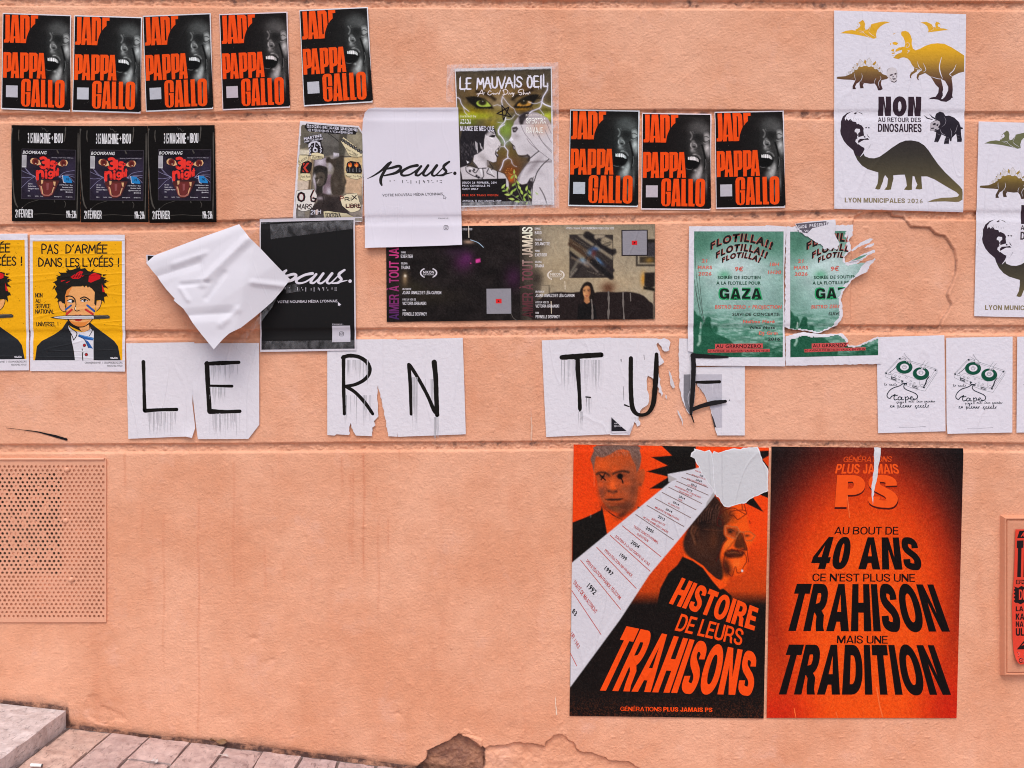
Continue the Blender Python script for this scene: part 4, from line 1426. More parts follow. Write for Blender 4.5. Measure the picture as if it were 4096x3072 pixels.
# ------------------------------------------------------------------ three black concert posters with a panther's face
def panther():
    cr = crop(580, 480, 880, 1185)
    p = Print(cr, (48, 95, 1108, 82, 1138, 1612, 68, 1630), '#120f0e', mat='wet')
    g = 'title_lettering'
    WH = '#dedade'
    p.text(g, '315', (304, 214, 380, 374), WH, 3, bold=.015, track=.02)
    p.text(g, 'MACHINE', (396, 211, 655, 373), WH, 3, face=(24, 13), track=.02)
    p.pen(g, '+', (672, 240, 700, 330), 8, WH, 3, sm=0)
    p.text(g, 'IBOU', (716, 210, 850, 363), WH, 3, face=(24, 13), track=.02)
    g = 'date_lettering'
    p.pen(g, '21', (124, 1448, 166, 1564), 9, WH, 3, gap=3); p.text(g, 'FÉVRIER', (180, 1437, 397, 1568), WH, 3, face=(22, 12), track=.02)
    g = 'time_lettering'
    p.pen(g, '19h-23h', (918, 1446, 1070, 1554), 9, WH, 3, gap=3)
    cv = p.canvas((214, 472, 1050, 1270), 9)
    cv.fill('#2a2230')
    cv.poly("214,472 1050,472 1050,575 640,590 214,570", '#171218')
    cv.noise(120, .35); cv.blob(640, 900, 260, 330, '#1b1520', .8); cv.blob(380, 1050, 120, 140, '#37304a', .7); cv.blob(930, 760, 120, 120, '#332c42', .7)
    cv.grain(3)
    p.picture('panther_picture', cv, 1)
    q = 'panther_picture'
    for st in ("214,470 1050,470", "1050,470 1048,1268", "1048,1268 212,1268", "212,1268 214,470"):
        p.stroke(q, st, 5, '#4a444c', 2, sm=0)
    TAN, RED = '#d3a478', '#e2352d'
    p.poly(q, "345,650 370,615 430,612 490,650 515,712 460,727 390,712 350,690", TAN, 2)
    p.ell(q, 425, 668, 52, 55, '#6d2c26', 3); p.ell(q, 428, 668, 28, 30, '#521c1c', 4); p.ell(q, 434, 698, 7, 9, '#e8c8b0', 5)
    p.poly(q, "768,702 800,665 860,630 915,637 934,680 910,722 850,738 795,724", TAN, 2)
    p.ell(q, 860, 682, 50, 55, '#6d2c26', 3); p.ell(q, 862, 682, 27, 30, '#521c1c', 4); p.ell(q, 872, 714, 7, 9, '#e8c8b0', 5)
    for st in ("335,615 420,585 520,640", "740,660 860,605 945,640"):
        p.stroke(q, st, 12, '#120d12', 2)
    p.poly(q, "432,985 540,955 700,958 805,965 770,1040 700,1195 640,1228 570,1235 530,1200 480,1080", '#4f2524', 2)
    p.poly(q, "540,985 715,985 690,1130 640,1190 585,1195 530,1120", '#6a2c2b', 3)
    p.poly(q, "600,1010 640,1010 635,1110 605,1120", '#8a4a4c', 4)
    p.poly(q, "515,960 552,960 548,1010 522,1030", TAN, 4); p.poly(q, "708,982 745,984 738,1052 716,1040", TAN, 4)
    p.poly(q, "490,1040 515,1060 540,1170 580,1195 640,1195 690,1150 720,1060 735,1070 690,1190 640,1215 560,1210 525,1180", '#a4625a', 3)
    p.stroke(q, "520,1060 535,1120 545,1180", 13, TAN, 4); p.stroke(q, "715,1075 700,1120 690,1160", 12, TAN, 4)
    for st in ("216,818 300,858 425,905", "214,925 300,930 425,905", "214,1090 320,980 425,905", "262,770 330,860 400,900", "285,790 360,870 420,902", "790,905 880,830 1035,795", "790,905 900,870 1035,868", "790,905 920,880 1035,905", "830,890 960,910 1035,985", "790,905 850,930 870,945", "425,905 440,960 445,985"):
        p.stroke(q, st, 5, '#8d86a8', 2)
    p.poly(q, "850,880 940,888 1000,965 1003,1000 870,990 858,940", '#2679b8', 3); p.stroke(q, "850,880 865,990 900,1000", 8, '#d8d0dc', 4, sm=0)
    p.text(q, '7€', (905, 920, 955, 958), '#10243c', 4, bold=.02)
    p.poly(q, "217,565 288,566 285,766 216,764", '#b9b4ba', 2)
    for y in range(585, 755, 17):
        p.stroke(q, [(222, y), (278, y)], 5, '#6e6a70', 3, sm=0)
    g = 'red_lettering'
    p.pen(g, '3', (512, 605, 598, 762), 46, RED, 4); p.pen(g, '1', (610, 640, 640, 770), 40, RED, 4); p.pen(g, '5', (672, 665, 725, 765), 36, RED, 4, sm=4)
    p.ell(g, 755, 696, 18, 24, RED, 4); p.stroke(g, "740,697 768,692", 7, '#2a2230', 5, sm=0)
    p.stroke(g, "462,948 458,825", 46, RED, 4, sm=0); p.stroke(g, "470,845 515,818 540,850 545,915", 46, RED, 4)
    p.stroke(g, "595,850 598,925", 38, RED, 4, sm=0); p.ell(g, 594, 808, 22, 20, RED, 4)
    p.stroke(g, "690,830 655,825 640,865 660,890 690,870", 30, RED, 4); p.stroke(g, "695,825 698,905 670,932 636,925", 28, RED, 5)
    p.stroke(g, "722,775 726,895", 28, RED, 4, sm=0); p.stroke(g, "730,840 752,825 760,885", 26, RED, 5)
    p.stroke(g, "778,770 782,880", 22, RED, 4, sm=0); p.stroke(g, "760,800 795,796", 15, RED, 5, sm=0)
    g = 'small_lettering'
    p.text(g, 'BOOMRANG', (226, 498, 592, 548), WH, 3, bold=.012, shear=.22)
    p.text(g, 'Boomrang, 5 rue de Condé, 69002 Lyon', (680, 590, 1015, 604), '#b5afbb', 3)
    for t, b in (('DJ Set', (316, 1016, 384, 1034)), ('Radio Libre', (316, 1054, 438, 1072)), ('Designer Bijoux', (316, 1092, 486, 1110)), ('DJ', (316, 1130, 342, 1146)),
                 ('315 Machine + Ibou', (805, 1022, 1010, 1040)), ('Bandale Radio', (852, 1060, 1010, 1078)), ('@phenomena.mb', (818, 1098, 1010, 1116)), ('@nodal.oj', (902, 1134, 1010, 1152)),
                 ('Bière', (314, 1212, 358, 1226)), ('Jackie', (424, 1212, 480, 1226)), ('House', (506, 1212, 552, 1226)), ('Electrogroove', (724, 1214, 842, 1228)), ('Hardgroove', (905, 1214, 1008, 1228))):
        p.text(g, t, b, '#cfc9d3', 3, bold=.015)
    g = 'paste_runs'
    for st, wd in (("62,150 52,300 60,700 90,1150 120,1330 155,1400", 20), ("1085,200 1090,700 1085,1250 1080,1560", 15), ("890,110 885,220 872,330", 16), ("165,170 160,260 168,345", 12), ("730,1290 735,1310", 14), ("880,1290 905,1330 890,1390", 8), ("410,1510 600,1500 850,1512 1000,1505", 7), ("760,480 780,520", 22), ("240,1400 330,1330 480,1280", 5), ("520,120 535,150 560,140 600,190 620,170", 8)):
        p.stroke(g, st, wd, '#4e4945', 2, wob=.35)
    return p


pa = panther()
for q, lb in (((90, 925, 592, 931, 598, 1635, 93, 1632), 'left one of three joined black concert posters with a fanged panther face'),
              ((592, 931, 1093, 931, 1099, 1640, 601, 1641), 'middle one of three joined black concert posters with a fanged panther face'),
              ((1094, 930, 1586, 925, 1599, 1639, 1104, 1645), 'right one of three joined black concert posters with a fanged panther face')):
    place(pa, 'concert_poster', lb, 'poster', c1(quad_of(q)), off=0.0004, group='joined black concert posters with a panther face')


# ------------------------------------------------------------------ punk collage poster
def collage():
    cr = crop(1160, 470, 1480, 1264)
    ol = cr(P("162,58 640,105 1090,140 1150,240 1160,900 1142,1650 50,1602 92,1000"))
    p = Print(cr, (162, 58, 1150, 145, 1142, 1650, 50, 1602), '#d9d0d8', ol)
    pic = cr(P("186,118 1075,165 1146,268 1150,900 1140,1640 95,1595 150,600"))
    cv = p.canvas((90, 110, 1160, 1645), 11)
    cv.fill('#7e7468')
    cv.poly("186,118 560,150 540,330 180,560 160,500", '#857a66'); cv.poly("190,120 300,130 320,470 165,500", '#615a50')
    cv.poly("300,240 780,250 780,600 300,520", '#615c58', 1, 8); cv.poly("330,430 780,470 760,600 520,620", '#57524e', 1, 10)
    cv.poly("780,180 920,200 860,640 770,640", '#4b463f'); cv.poly("920,200 1146,270 1150,600 880,620", '#8c8270', 1, 6)
    cv.poly("160,510 330,520 330,600 150,600", '#cfc2ae'); cv.poly("690,560 780,570 780,620 690,630", '#cfc6d0', 1, 5)
    cv.poly("150,600 380,630 330,1150 100,1150", '#c3a985', 1, 8); cv.poly("100,1000 310,1000 300,1150 90,1160", '#c9b4a4', 1, 20)
    cv.poly("860,640 1150,620 1150,1090 860,1100", '#c9ad82', 1, 8); cv.poly("880,960 1150,940 1140,1240 870,1200", '#c3a184', 1, 20)
    cv.poly("350,640 370,640 320,1150 290,1150", '#564335'); cv.poly("385,650 400,640 350,1150 335,1150", '#463a30')
    cv.poly("400,640 580,640 580,900 520,1230 420,1230 370,1000", '#9a8c96', 1, 12); cv.blob(490, 700, 60, 60, '#cfc4d0', .9); cv.blob(400, 960, 30, 80, '#c9c0cc', .9)
    cv.poly("560,900 660,900 640,1240 520,1230", '#74616a', 1, 10); cv.blob(635, 780, 44, 90, '#b9b0ba', .9); cv.blob(620, 1180, 44, 70, '#bfb6c2', .9); cv.blob(700, 640, 70, 40, '#b5acb6', .6)
    # the bear-like furry shape
    cv.poly("575,660 620,632 660,660 760,640 800,600 850,610 850,690 850,800 870,940 895,1020 870,1100 840,1220 690,1240 650,1100 650,950 690,880 700,800 640,720 580,720", '#40362f', 1, 10, 3)
    cv.blob(610, 672, 26, 28, '#2a2420'); cv.blob(770, 760, 60, 120, '#35302b', .8); cv.blob(730, 1060, 40, 60, '#5b5048', .8); cv.blob(850, 980, 24, 80, '#6a5a48', .6)
    # curly haired head
    cv.poly("372,860 385,790 450,760 530,770 590,800 600,880 590,980 560,1060 520,1100 515,1210 420,1200 420,1100 405,1000 375,930", '#2c2724', 1, 6, 3)
    cv.poly("395,930 440,880 520,870 560,930 545,1020 510,1080 440,1085 410,1010", '#51473f', 1, 8, 3); cv.blob(395, 930, 16, 40, '#cfc8d0', .9)
    cv.blob(425, 965, 20, 10, '#1c1816'); cv.blob(500, 950, 22, 10, '#1c1816'); cv.stroke("460,980 440,1030 430,1042", 8, '#c9beb8', .9); cv.stroke("425,1070 465,1068 490,1060", 7, '#241e1b')
    cv.stroke("400,850 470,800 560,830", 26, '#1e1a18', .7)
    # leather jacket
    cv.poly("420,1210 520,1200 640,1240 800,1250 880,1400 990,1600 300,1600 330,1450 440,1330", '#352c2b', 1, 8); cv.blob(480, 1280, 60, 30, '#a79aa2', .9); cv.blob(660, 1240, 140, 20, '#4c403c')
    cv.blob(640, 1400, 90, 90, '#241d1d', .9); cv.stroke("520,1230 540,1330 520,1400", 8, '#1a1515')
    cv.poly("95,1460 240,1470 240,1590 95,1590", '#6a625e', 1, 4); cv.poly("130,1480 225,1480 225,1570 130,1570", '#8b8480'); cv.poly("880,1400 1140,1400 1140,1640 1000,1600", '#8d8078', 1, 20)
    cv.noise(60, .12); cv.grain(5)
    p.picture('collage_picture', cv, 1, pic)
    q = 'collage_picture'
    K, PAP = '#1d191b', '#d9c8a4'
    p.stroke(q, "155,598 330,605 540,632 780,628 900,622 1140,632", 7, '#2a2422', 2, sm=0); p.stroke(q, "590,245 690,315 775,385", 10, '#2b2724', 2)
    p.poly(q, "235,150 265,100 420,118 700,140 1085,168 1070,215 1040,275 700,265 290,225 240,170", K, 2)
    g = 'pasted_lettering'
    WH = '#cfcad8'
    x = 275
    for i, c in enumerate('AZDMEG BRIGADE PRESENT'):
        if c != ' ':
            w_ = 26 + (i * 7 % 11)
            y = 118 + (x - 275) * .077
            if i % 3 == 0:
                p.poly(g, [(x - 3, y - 3), (x + w_ + 2, y - 1), (x + w_ + 3, y + 50), (x - 2, y + 48)], WH, 3)
            p.text(g, c, (x, y + 3, x + w_, y + 44), K if i % 3 == 0 else WH, 4, bold=.03)
            x += w_ + 8
        else:
            x += 14
    x = 288
    for i, c in enumerate("DU TOQUENKAOS A VILLEURBANNE"):
        if c != ' ':
            w_ = 17 + (i * 5 % 9)
            y = 186 + (x - 288) * .068
            if i % 4 == 1:
                p.poly(g, [(x - 3, y - 3), (x + w_ + 2, y - 3), (x + w_ + 3, y + 38), (x - 2, y + 38)], WH, 3)
            p.text(g, c, (x, y, x + w_, y + 32), K if i % 4 == 1 else WH, 4, bold=.02)
            x += w_ + 6
        else:
            x += 12
    p.poly(q, "222,318 500,262 522,320 500,385 505,440 535,500 520,585 440,560 350,560 300,620 312,520 290,430 230,395", K, 2)
    p.text(g, 'MARTINE', (224, 322, 506, 362, 506, 312, 224, 365)[:0] or (222, 322, 500, 268, 506, 312, 226, 368), WH, 3, bold=.05)
    p.text(g, 'AND THE BILLIES', (230, 374, 520, 322, 522, 352, 232, 404), WH, 3, bold=.04)
    # the plaited dog's head
    d_ = 'dog_head'
    p.poly(d_, "292,480 300,420 350,385 420,378 480,400 492,470 470,450 430,400 405,400 400,470 440,500 440,545 405,560 365,540 365,500 385,470 390,400 340,420 320,470", WH, 3)
    p.ell(d_, 405, 518, 20, 16, K, 4); p.ell(d_, 356, 458, 14, 8, WH, 4); p.ell(d_, 430, 445, 14, 8, WH, 4); p.ell(d_, 356, 459, 6, 6, K, 5); p.ell(d_, 430, 446, 6, 6, K, 5)
    for i in range(5):
        p.ell(d_, 326 - i % 2 * 12, 492 + i * 24, 15, 9, WH, 4, rot=40 if i % 2 else -40); p.ell(d_, 486 + i % 2 * 12, 478 + i * 20, 14, 8, WH, 4, rot=-40 if i % 2 else 40)
    sc = 'torn_captions'
    for pts in ("350,565 440,556 540,590 545,640 500,665 400,672 330,665 325,625", "150,600 270,588 300,620 285,680 150,750 130,740", "165,890 250,880 330,900 335,985 260,1012 170,980",
                "845,312 1140,530 1150,610 1060,640 990,630 930,600 880,500 810,388", "875,880 1145,900 1150,945 1060,985 960,965 880,915"):
        sc = 'torn_caption#%d' % len(p.parts); p.poly(sc, pts, PAP, 2); p.stroke(sc, P(pts), 4, '#3a3030', 3, sm=0, closed=True, cap=False)
    sc = 'caption_lettering'
    p.text(sc, 'Post-Rock', (355, 615, 520, 660), '#2e2828', 3, shear=.2); p.text(sc, 'KAKER', (140, 690, 275, 620, 280, 655, 150, 735), '#2e2828', 3)
    p.text(sc, 'Punk Rock', (180, 920, 325, 955), '#2e2828', 3, shear=.2); p.text(sc, 'Power Trio Punk', (888, 915, 1130, 950), '#2e2828', 3, shear=.2)
    p.text(sc, 'Power Violence', (900, 480, 1080, 580, 1070, 610, 890, 510), '#2e2828', 3); p.text(sc, 'Marseille', (935, 560, 1060, 590, 1055, 620, 930, 590), '#2e2828', 3)
    for i in range(8):
        p.ell(sc, 845 + i * 40, 368 + i * 26, 27, 28, '#34302f', 3); p.text(sc, 'COOKTOXO'[i], (832 + i * 40, 352 + i * 26, 858 + i * 40, 384 + i * 26), '#8b8684', 4, bold=.02)
    p.poly(q, "205,715 300,690 355,725 345,800 320,880 250,890 165,885 172,800", K, 2)
    RD = '#c23a30'
    p.poly(q, "275,722 312,722 250,800 300,865 270,875 212,800", RD, 3); p.poly(q, "215,725 240,728 215,770", RD, 3); p.poly(q, "205,830 235,868 205,866", RD, 3)
    p.poly(q, "905,720 960,690 1090,712 1125,770 1142,850 1130,890 900,880 885,830", K, 2)
    for fx in (948, 1050):
        p.poly(q, [(fx - 30, 770), (fx - 22, 725), (fx - 5, 745), (fx + 5, 705), (fx + 18, 740), (fx + 30, 725), (fx + 34, 775), (fx + 5, 796)], '#d8622c', 3); p.ell(q, fx + 2, 772, 15, 16, '#e9a24a', 4)
        p.stroke(q, [(fx, 795), (fx + 2, 865)], 7, '#8d8a8c', 3, sm=0)
    for t, x in (('V', 895), ('K', 990), ('E', 1092)):
        p.text(q, t, (x, 812, x + 26, 865), '#77727a', 3)
    p.poly(sc, "105,1165 180,1150 300,1142 385,1140 430,1230 425,1300 350,1450 250,1485 190,1485 100,1440 95,1300", '#d8d0cc', 2); p.poly(sc, "790,1270 900,1215 1060,1198 1075,1240 1100,1330 1130,1390 1100,1470 1020,1500 960,1505 900,1460 830,1400", '#dccdb0', 2)
    p.stroke(sc, P("105,1165 180,1150 300,1142 385,1140 430,1230 425,1300 350,1450 250,1485 190,1485 100,1440 95,1300"), 4, K, 3, sm=0, closed=True, cap=False)
    p.stroke(sc, P("790,1270 900,1215 1060,1198 1075,1240 1100,1330 1130,1390 1100,1470 1020,1500 960,1505 900,1460 830,1400"), 4, K, 3, sm=0, closed=True, cap=False)
    g = 'hand_lettering'
    MR = '#7a1f24'
    p.pen(g, '0', (135, 1195, 232, 1328), 34, MR, 3, sm=0); p.pen(g, '0', (128, 1190, 238, 1330), 26, K, 4, sm=0)
    p.stroke(g, "375,1160 335,1250 340,1320 390,1335 415,1290 370,1275", 26, MR, 3, sm=0); p.stroke(g, "370,1165 330,1255 345,1328 395,1330 415,1285 365,1280", 20, K, 4, sm=0)
    p.pen(g, 'MARS', (118, 1375, 348, 1450), 11, K, 4, jit=.01); p.pen(g, 'MARS', (121, 1378, 351, 1453), 10, MR, 3, jit=.01); p.ell(g, 215, 1408, 2, 2, K, 3)
    p.pen(g, 'RI', (875, 1270, 975, 1320), 12, K, 4, jit=.01); p.pen(g, 'P', (800, 1250, 850, 1320), 12, MR, 3); p.stroke(g, "985,1240 1060,1295", 14, K, 4, sm=0); p.stroke(g, "1050,1235 990,1300", 14, K, 5, sm=0)
    p.pen(g, 'LIBRE', (892, 1372, 1118, 1425), 13, MR, 3, jit=.012); p.pen(g, 'LIBRE', (895, 1375, 1121, 1430), 9, K, 4, jit=.012)
    p.pen(g, '.21', (320, 1470, 400, 1530), 11, WH, 3); p.poly(g, "405,1470 440,1450 440,1540 412,1545", '#d0b9b4', 3); p.pen(g, 'H', (447, 1465, 490, 1520), 11, WH, 4)
    p.poly(sc, "535,1490 600,1480 720,1500 900,1520 1020,1580 1010,1620 540,1585", '#cdbf9e', 2); p.pen(g, 'TOXTOXA', (560, 1515, 800, 1580), 10, K, 4, jit=.02)
    return p


place(collage(), 'collage_poster', 'yellowed punk collage poster with torn paper captions and a curly haired figure', 'poster', off=0.0004)


# ------------------------------------------------------------------ eyes poster under clear film
def eyes():
    ka, kb = crop(1800, 250, 2240, 2212), crop(1800, 500, 2240, 2147)
    ident = crop(0, 0, 1, 1)
    A = lambda s_: ka(P(s_)) if isinstance(s_, str) else ka(np.asarray(s_, float))
    B = lambda s_: kb(P(s_)) if isinstance(s_, str) else kb(np.asarray(s_, float))
    q = np.vstack([ka([[92, 132], [2045, 90]]), kb([[2035, 1560], [222, 1610]])])
    p = Print(ident, q.ravel(), '#d6d0d8', mat='satin')
    pq = np.vstack([ka([[118, 186], [2025, 128]]), kb([[1995, 1558], [222, 1582]])])
    cv = p.canvas(pq.ravel(), 2.0)
    cv.fill('#4a4034')
    b = lambda k, cx, cy, rx, ry, col, a=1.0, rot=0, hard=2.0: cv.blob(*(k([[cx, cy]])[0]), rx * k.k, ry * k.k, col, a, rot, hard)
    cv.grad('y', 300, 250, '#3b302b', .9)
    b(ka, 1000, 640, 800, 260, '#7d5b2c', .9); b(ka, 1000, 860, 300, 260, '#94826a', .7); b(ka, 420, 1000, 480, 130, '#a08a1e', .9); b(ka, 420, 1080, 520, 70, '#a3aa1e', .9); b(ka, 320, 1200, 200, 70, '#6f7a1c', .9)
    b(ka, 1900, 900, 260, 90, '#8a7b34', .8); b(ka, 1950, 1080, 180, 110, '#a9b030', .9); b(ka, 1450, 930, 200, 60, '#b07a22', .8); b(ka, 860, 1240, 200, 120, '#8d7a24', .8)
    b(ka, 1000, 1080, 120, 120, '#93803a', .8); b(ka, 1150, 1330, 160, 140, '#7c9330', .8); b(ka, 250, 1230, 250, 60, '#66701f', .7)
    cv.noise(14, .22, 8)
    b(kb, 1080, 120, 160, 170, '#7f9540', .9); b(kb, 1060, 350, 120, 110, '#8fa48c', .9); b(kb, 1100, 550, 260, 170, '#6b5528', .9); b(kb, 1150, 720, 330, 100, '#6d4a2c', .8)
    b(kb, 1180, 900, 190, 130, '#7d3d16', .95); b(kb, 1190, 1060, 90, 90, '#c25a1c', .95); b(kb, 1150, 1200, 140, 70, '#3a201a', .8)
    for i in range(30):
        x, y = rng.uniform(1080, 1320), rng.uniform(850, 1000)
        b(kb, x, y, 7, 7, '#e89a4a', .8)
    st = lambda k, s_, wd, col, a=1.0, soft=1.2, sm=4: cv.stroke(k(P(s_)), wd * k.k, col, a, soft, sm)
    po = lambda k, s_, col, a=1.0, soft=1.2, sm=0: cv.poly(k(P(s_)), col, a, soft, sm)
    # eyes
    for (ol, ir, white, pup) in (("330,720 480,690 640,720 760,790 870,930 740,930 560,930 480,880 400,820", "530,815 590,770 700,760 800,850 820,890 700,905 600,895 545,860", '#a5b84a', (655, 810)),
                                 ("1285,920 1340,820 1450,730 1600,660 1780,660 1700,800 1620,900 1500,915", "1340,885 1420,800 1540,780 1640,800 1610,870 1500,890", '#b98236', (1480, 800))):
        po(ka, ol, '#17120d', 1, 4, 3); po(ka, ir, white, 1, 2, 2)
        b(ka, pup[0], pup[1], 84, 64, '#241c0e', 1, 0, 6); b(ka, pup[0] + 5, pup[1] - 20, 10, 10, '#d8d8c8', .9)
    for x in range(330, 520, 22):
        st(ka, f"{x + 120},760 {x - 10},{700 + (x % 40)}", 12, '#17120d')
    for x in range(1560, 1860, 26):
        st(ka, f"{x},740 {x + 60},{650 + (x % 50)}", 12, '#17120d')
    for x in range(500, 830, 30):
        st(ka, f"{x + 10},900 {x - 4},945", 9, '#17120d', 1, 1, 0)
    for x in range(1340, 1660, 30):
        st(ka, f"{x},880 {x + 14},930", 9, '#17120d', 1, 1, 0)
    st(ka, "540,590 700,630 820,690 900,750", 60, '#2a1d12', .95, 5); st(ka, "1260,745 1340,680 1460,640 1650,560", 60, '#241a12', .95, 5)
    b(ka, 1560, 520, 130, 60, '#54351e', .6)
    # left singer, pen drawing
    po(kb, "195,300 240,100 520,20 860,60 900,160 880,240 700,260 640,540 460,640 400,760 200,900", '#231f24', 1, 2)
    po(kb, "690,190 760,110 860,130 900,230 960,310 998,380 985,420 940,450 890,520 880,570 915,640 905,720 840,740 720,690 730,830 560,860 450,740 470,600 560,560 660,480 668,300", '#d2c8ce', 1, 1.5)
    po(kb, "200,840 330,800 560,860 740,830 900,900 1060,960 1140,1100 1160,1260 930,1060 220,1070", '#c5bcc2', 1, 2)
    b(kb, 640, 640, 120, 60, '#a49a9e', .8, 40); b(kb, 740, 760, 40, 60, '#8a8084', .8)
    st(kb, "700,190 770,130 860,170", 14, '#2a2428', .9); po(kb, "760,230 830,200 890,205 870,250 800,245", '#1f1a1e'); po(kb, "785,250 840,262 850,285 800,275", '#efe9ee')
    for x in range(720, 880, 24):
        st(kb, f"{x},215 {x - 20},{150}", 7, '#2a2428', .9, 1, 0)
    po(kb, "955,445 960,480 905,530 950,610 925,640 880,570 890,510", '#2b2127'); po(kb, "905,500 940,480 930,520 905,540", '#e8e2e8'); po(kb, "895,550 940,590 935,615 900,580", '#b9aeb6')
    st(kb, "985,385 1000,380 985,420 945,415", 7, '#2a2428', .9); st(kb, "880,570 915,640 905,720 850,742 720,690", 6, '#2a2428', .9)
    for (x0, y0, x1, y1) in ((490, 320, 505, 500), (515, 340, 530, 560), (580, 350, 600, 480), (610, 420, 625, 500)):
        po(kb, f"{x0},{y0} {x0 + 20},{y0 + 20} {x1 + 18},{y1} {x1},{y1 - 20}", '#cfc6cc')
    for i in range(60):
        x, y = rng.uniform(200, 480), rng.uniform(330, 640)
        st(kb, f"{x},{y} {x + 6},{y + 40}", 5, '#6a6268', .7, 1, 0)
    for s_ in ("330,820 420,800 540,850 700,850", "310,830 330,920 480,1010 640,1050", "560,860 500,940 440,900", "640,860 660,1000 620,1040", "760,850 720,940 800,980 870,1020", "770,740 840,850 800,880", "250,660 340,690 380,770", "420,690 540,830"):
        st(kb, s_, 16, '#2a2428', .9)
    for (x, y) in ((390, 905), (520, 1000), (560, 1030), (470, 880)):
        b(kb, x, y, 22, 26, '#1f1a1e', 1, 0, 4)
    for s_ in ("580,860 620,860 630,1030", "760,840 790,870 880,1020 800,930", "450,880 330,840 430,850", "320,700 380,730 340,760"):
        po(kb, s_, '#e2dce2')
    po(kb, "915,900 940,905 940,1055 920,1055", '#1f1a1e'); po(kb, "205,900 225,950 245,1070 215,1070", '#1f1a1e')
    st(kb, "900,900 1060,960 1150,1110 1150,1260", 8, '#3a3236', .9)
    # right singer
    po(ka, "1240,1458 1235,1380 1290,1200 1400,1060 1560,990 1760,1010 1960,1120 2060,1300 2070,1458", '#a89ca2', 1, 2)
    po(ka, "1380,1090 1480,1010 1640,980 1560,1080 1480,1200 1440,1330 1390,1200", '#2c2528', 1, 4)
    po(kb, "1200,50 1250,0 1990,0 2005,720 1990,1560 1600,1560 1560,1200 1640,1010 1500,1150 1320,1180 1320,1030 1400,900 1560,700 1560,620 1510,590 1340,600 1310,560 1275,480 1270,430 1210,370 1160,310 1200,200", '#cdc4cb', 1, 1.5)
    b(kb, 1290, 230, 70, 60, '#a59aa0', .8); b(kb, 1560, 500, 150, 90, '#b5acb2', .7, 20); b(kb, 1480, 620, 60, 24, '#6b5f62', .8); b(kb, 1640, 800, 60, 220, '#8d8288', .8, 40); b(kb, 1760, 60, 190, 130, '#c99a84', .8); b(kb, 1700, 900, 200, 60, '#aaa0a8', .5, 30)
    po(kb, "1210,60 1300,40 1330,80 1280,150 1230,150", '#3a3134', 1, 2); po(kb, "1225,90 1300,80 1270,130", '#8a8086'); po(kb, "1200,365 1265,420 1275,490 1240,500 1225,450 1215,400", '#3a3033'); po(kb, "1235,420 1268,432 1270,480 1245,470", '#aaa0a6')
    po(kb, "1150,300 1195,240 1235,300 1180,320", '#e6e0e8')
    for s_ in ("1380,0 1450,160 1560,300 1700,480 1850,600 2000,715", "1500,270 1560,360 1720,510", "1640,0 1700,180 1850,400 2000,560", "1720,160 1800,330 1990,520", "1850,100 1920,250 2000,380", "1560,60 1640,230", "1900,0 1950,120 2000,220"):
        st(kb, s_, 6, '#4a4146', .85)
    for s_ in ("1735,515 1640,590 1560,660", "1930,670 1800,790 1700,930 1650,1080 1610,1200 1590,1540"):
        st(kb, s_, 16, '#241e22', 1)
    st(kb, "1330,1080 1400,900 1560,740 1990,720", 26, '#5d5358', .7, 5); st(kb, "1510,590 1550,640 1520,700", 26, '#2a2428', .9, 3); st(kb, "1340,600 1430,620 1510,595", 14, '#2a2226', .9, 3); st(kb, "1750,1230 1830,1370 1890,1540", 14, '#2c2529', .9, 2)
    po(kb, "1170,1250 1240,1180 1330,1130 1420,1180 1500,1150 1560,1050 1600,1030 1625,1060 1610,1200 1580,1280 1560,1560 1110,1560 1110,1400", '#231d21', 1, 2)
    po(kb, "1565,1060 1610,1040 1615,1110 1560,1100", '#8d8488', 1, 2)
    for i in range(5):
        st(kb, f"1510,{1150 + i * 22} 1600,{1130 + i * 24}", 5, '#6b6266', .7)
    po(kb, "210,1072 1092,1050 1105,1560 225,1580", '#1a1618', 1, 1)
    # leaves
    for i, (x, y, an, L) in enumerate([(1252, 920, 90, 100), (1215, 1020, 50, 110), (1285, 1010, 110, 100), (1325, 1130, 125, 110), (1245, 1170, 40, 110), (1045, 1200, 50, 130), (1120, 1250, 70, 110), (1060, 1290, 10, 100), (1120, 1365, 175, 130), (1205, 1320, 65, 120), (1265, 1270, 45, 110), (1350, 1220, 120, 130), (1395, 1310, 115, 130), (1315, 1400, 30, 90), (1200, 1450, 170, 130), (1310, 1500, 175, 120), (1450, 1450, 110, 120), (1495, 1240, 75, 120), (1470, 1370, 45, 110), (1550, 1310, 120, 110), (1560, 1400, 130, 100), (1500, 1530, 60, 80), (1690, 1340, 140, 90)]):
        r = math.radians(an); c_, s__ = math.cos(r), -math.sin(r)
        pts = [(x + c_ * L * t + -s__ * L * .2 * w_, y + s__ * L * t + c_ * L * .2 * w_) for t, w_ in ((-.5, 0), (-.2, .9), (.1, .8), (.5, 0), (.1, -.8), (-.2, -.9))]
        cv.poly(kb(pts), ['#a9c25a', '#8fb04c', '#b9cc6a'][i % 3], .95 if x < 1620 else .5, 1.0)
    for s_ in ("1252,960 1265,1100 1310,1250 1380,1400 1450,1540", "1050,1230 1150,1330 1300,1420 1440,1540", "1500,1290 1530,1420 1560,1540"):
        st(kb, s_, 9, '#8d9a6a', .9)
    cv.grain(4)
    # lightning
    LT = '#e6e0f4'
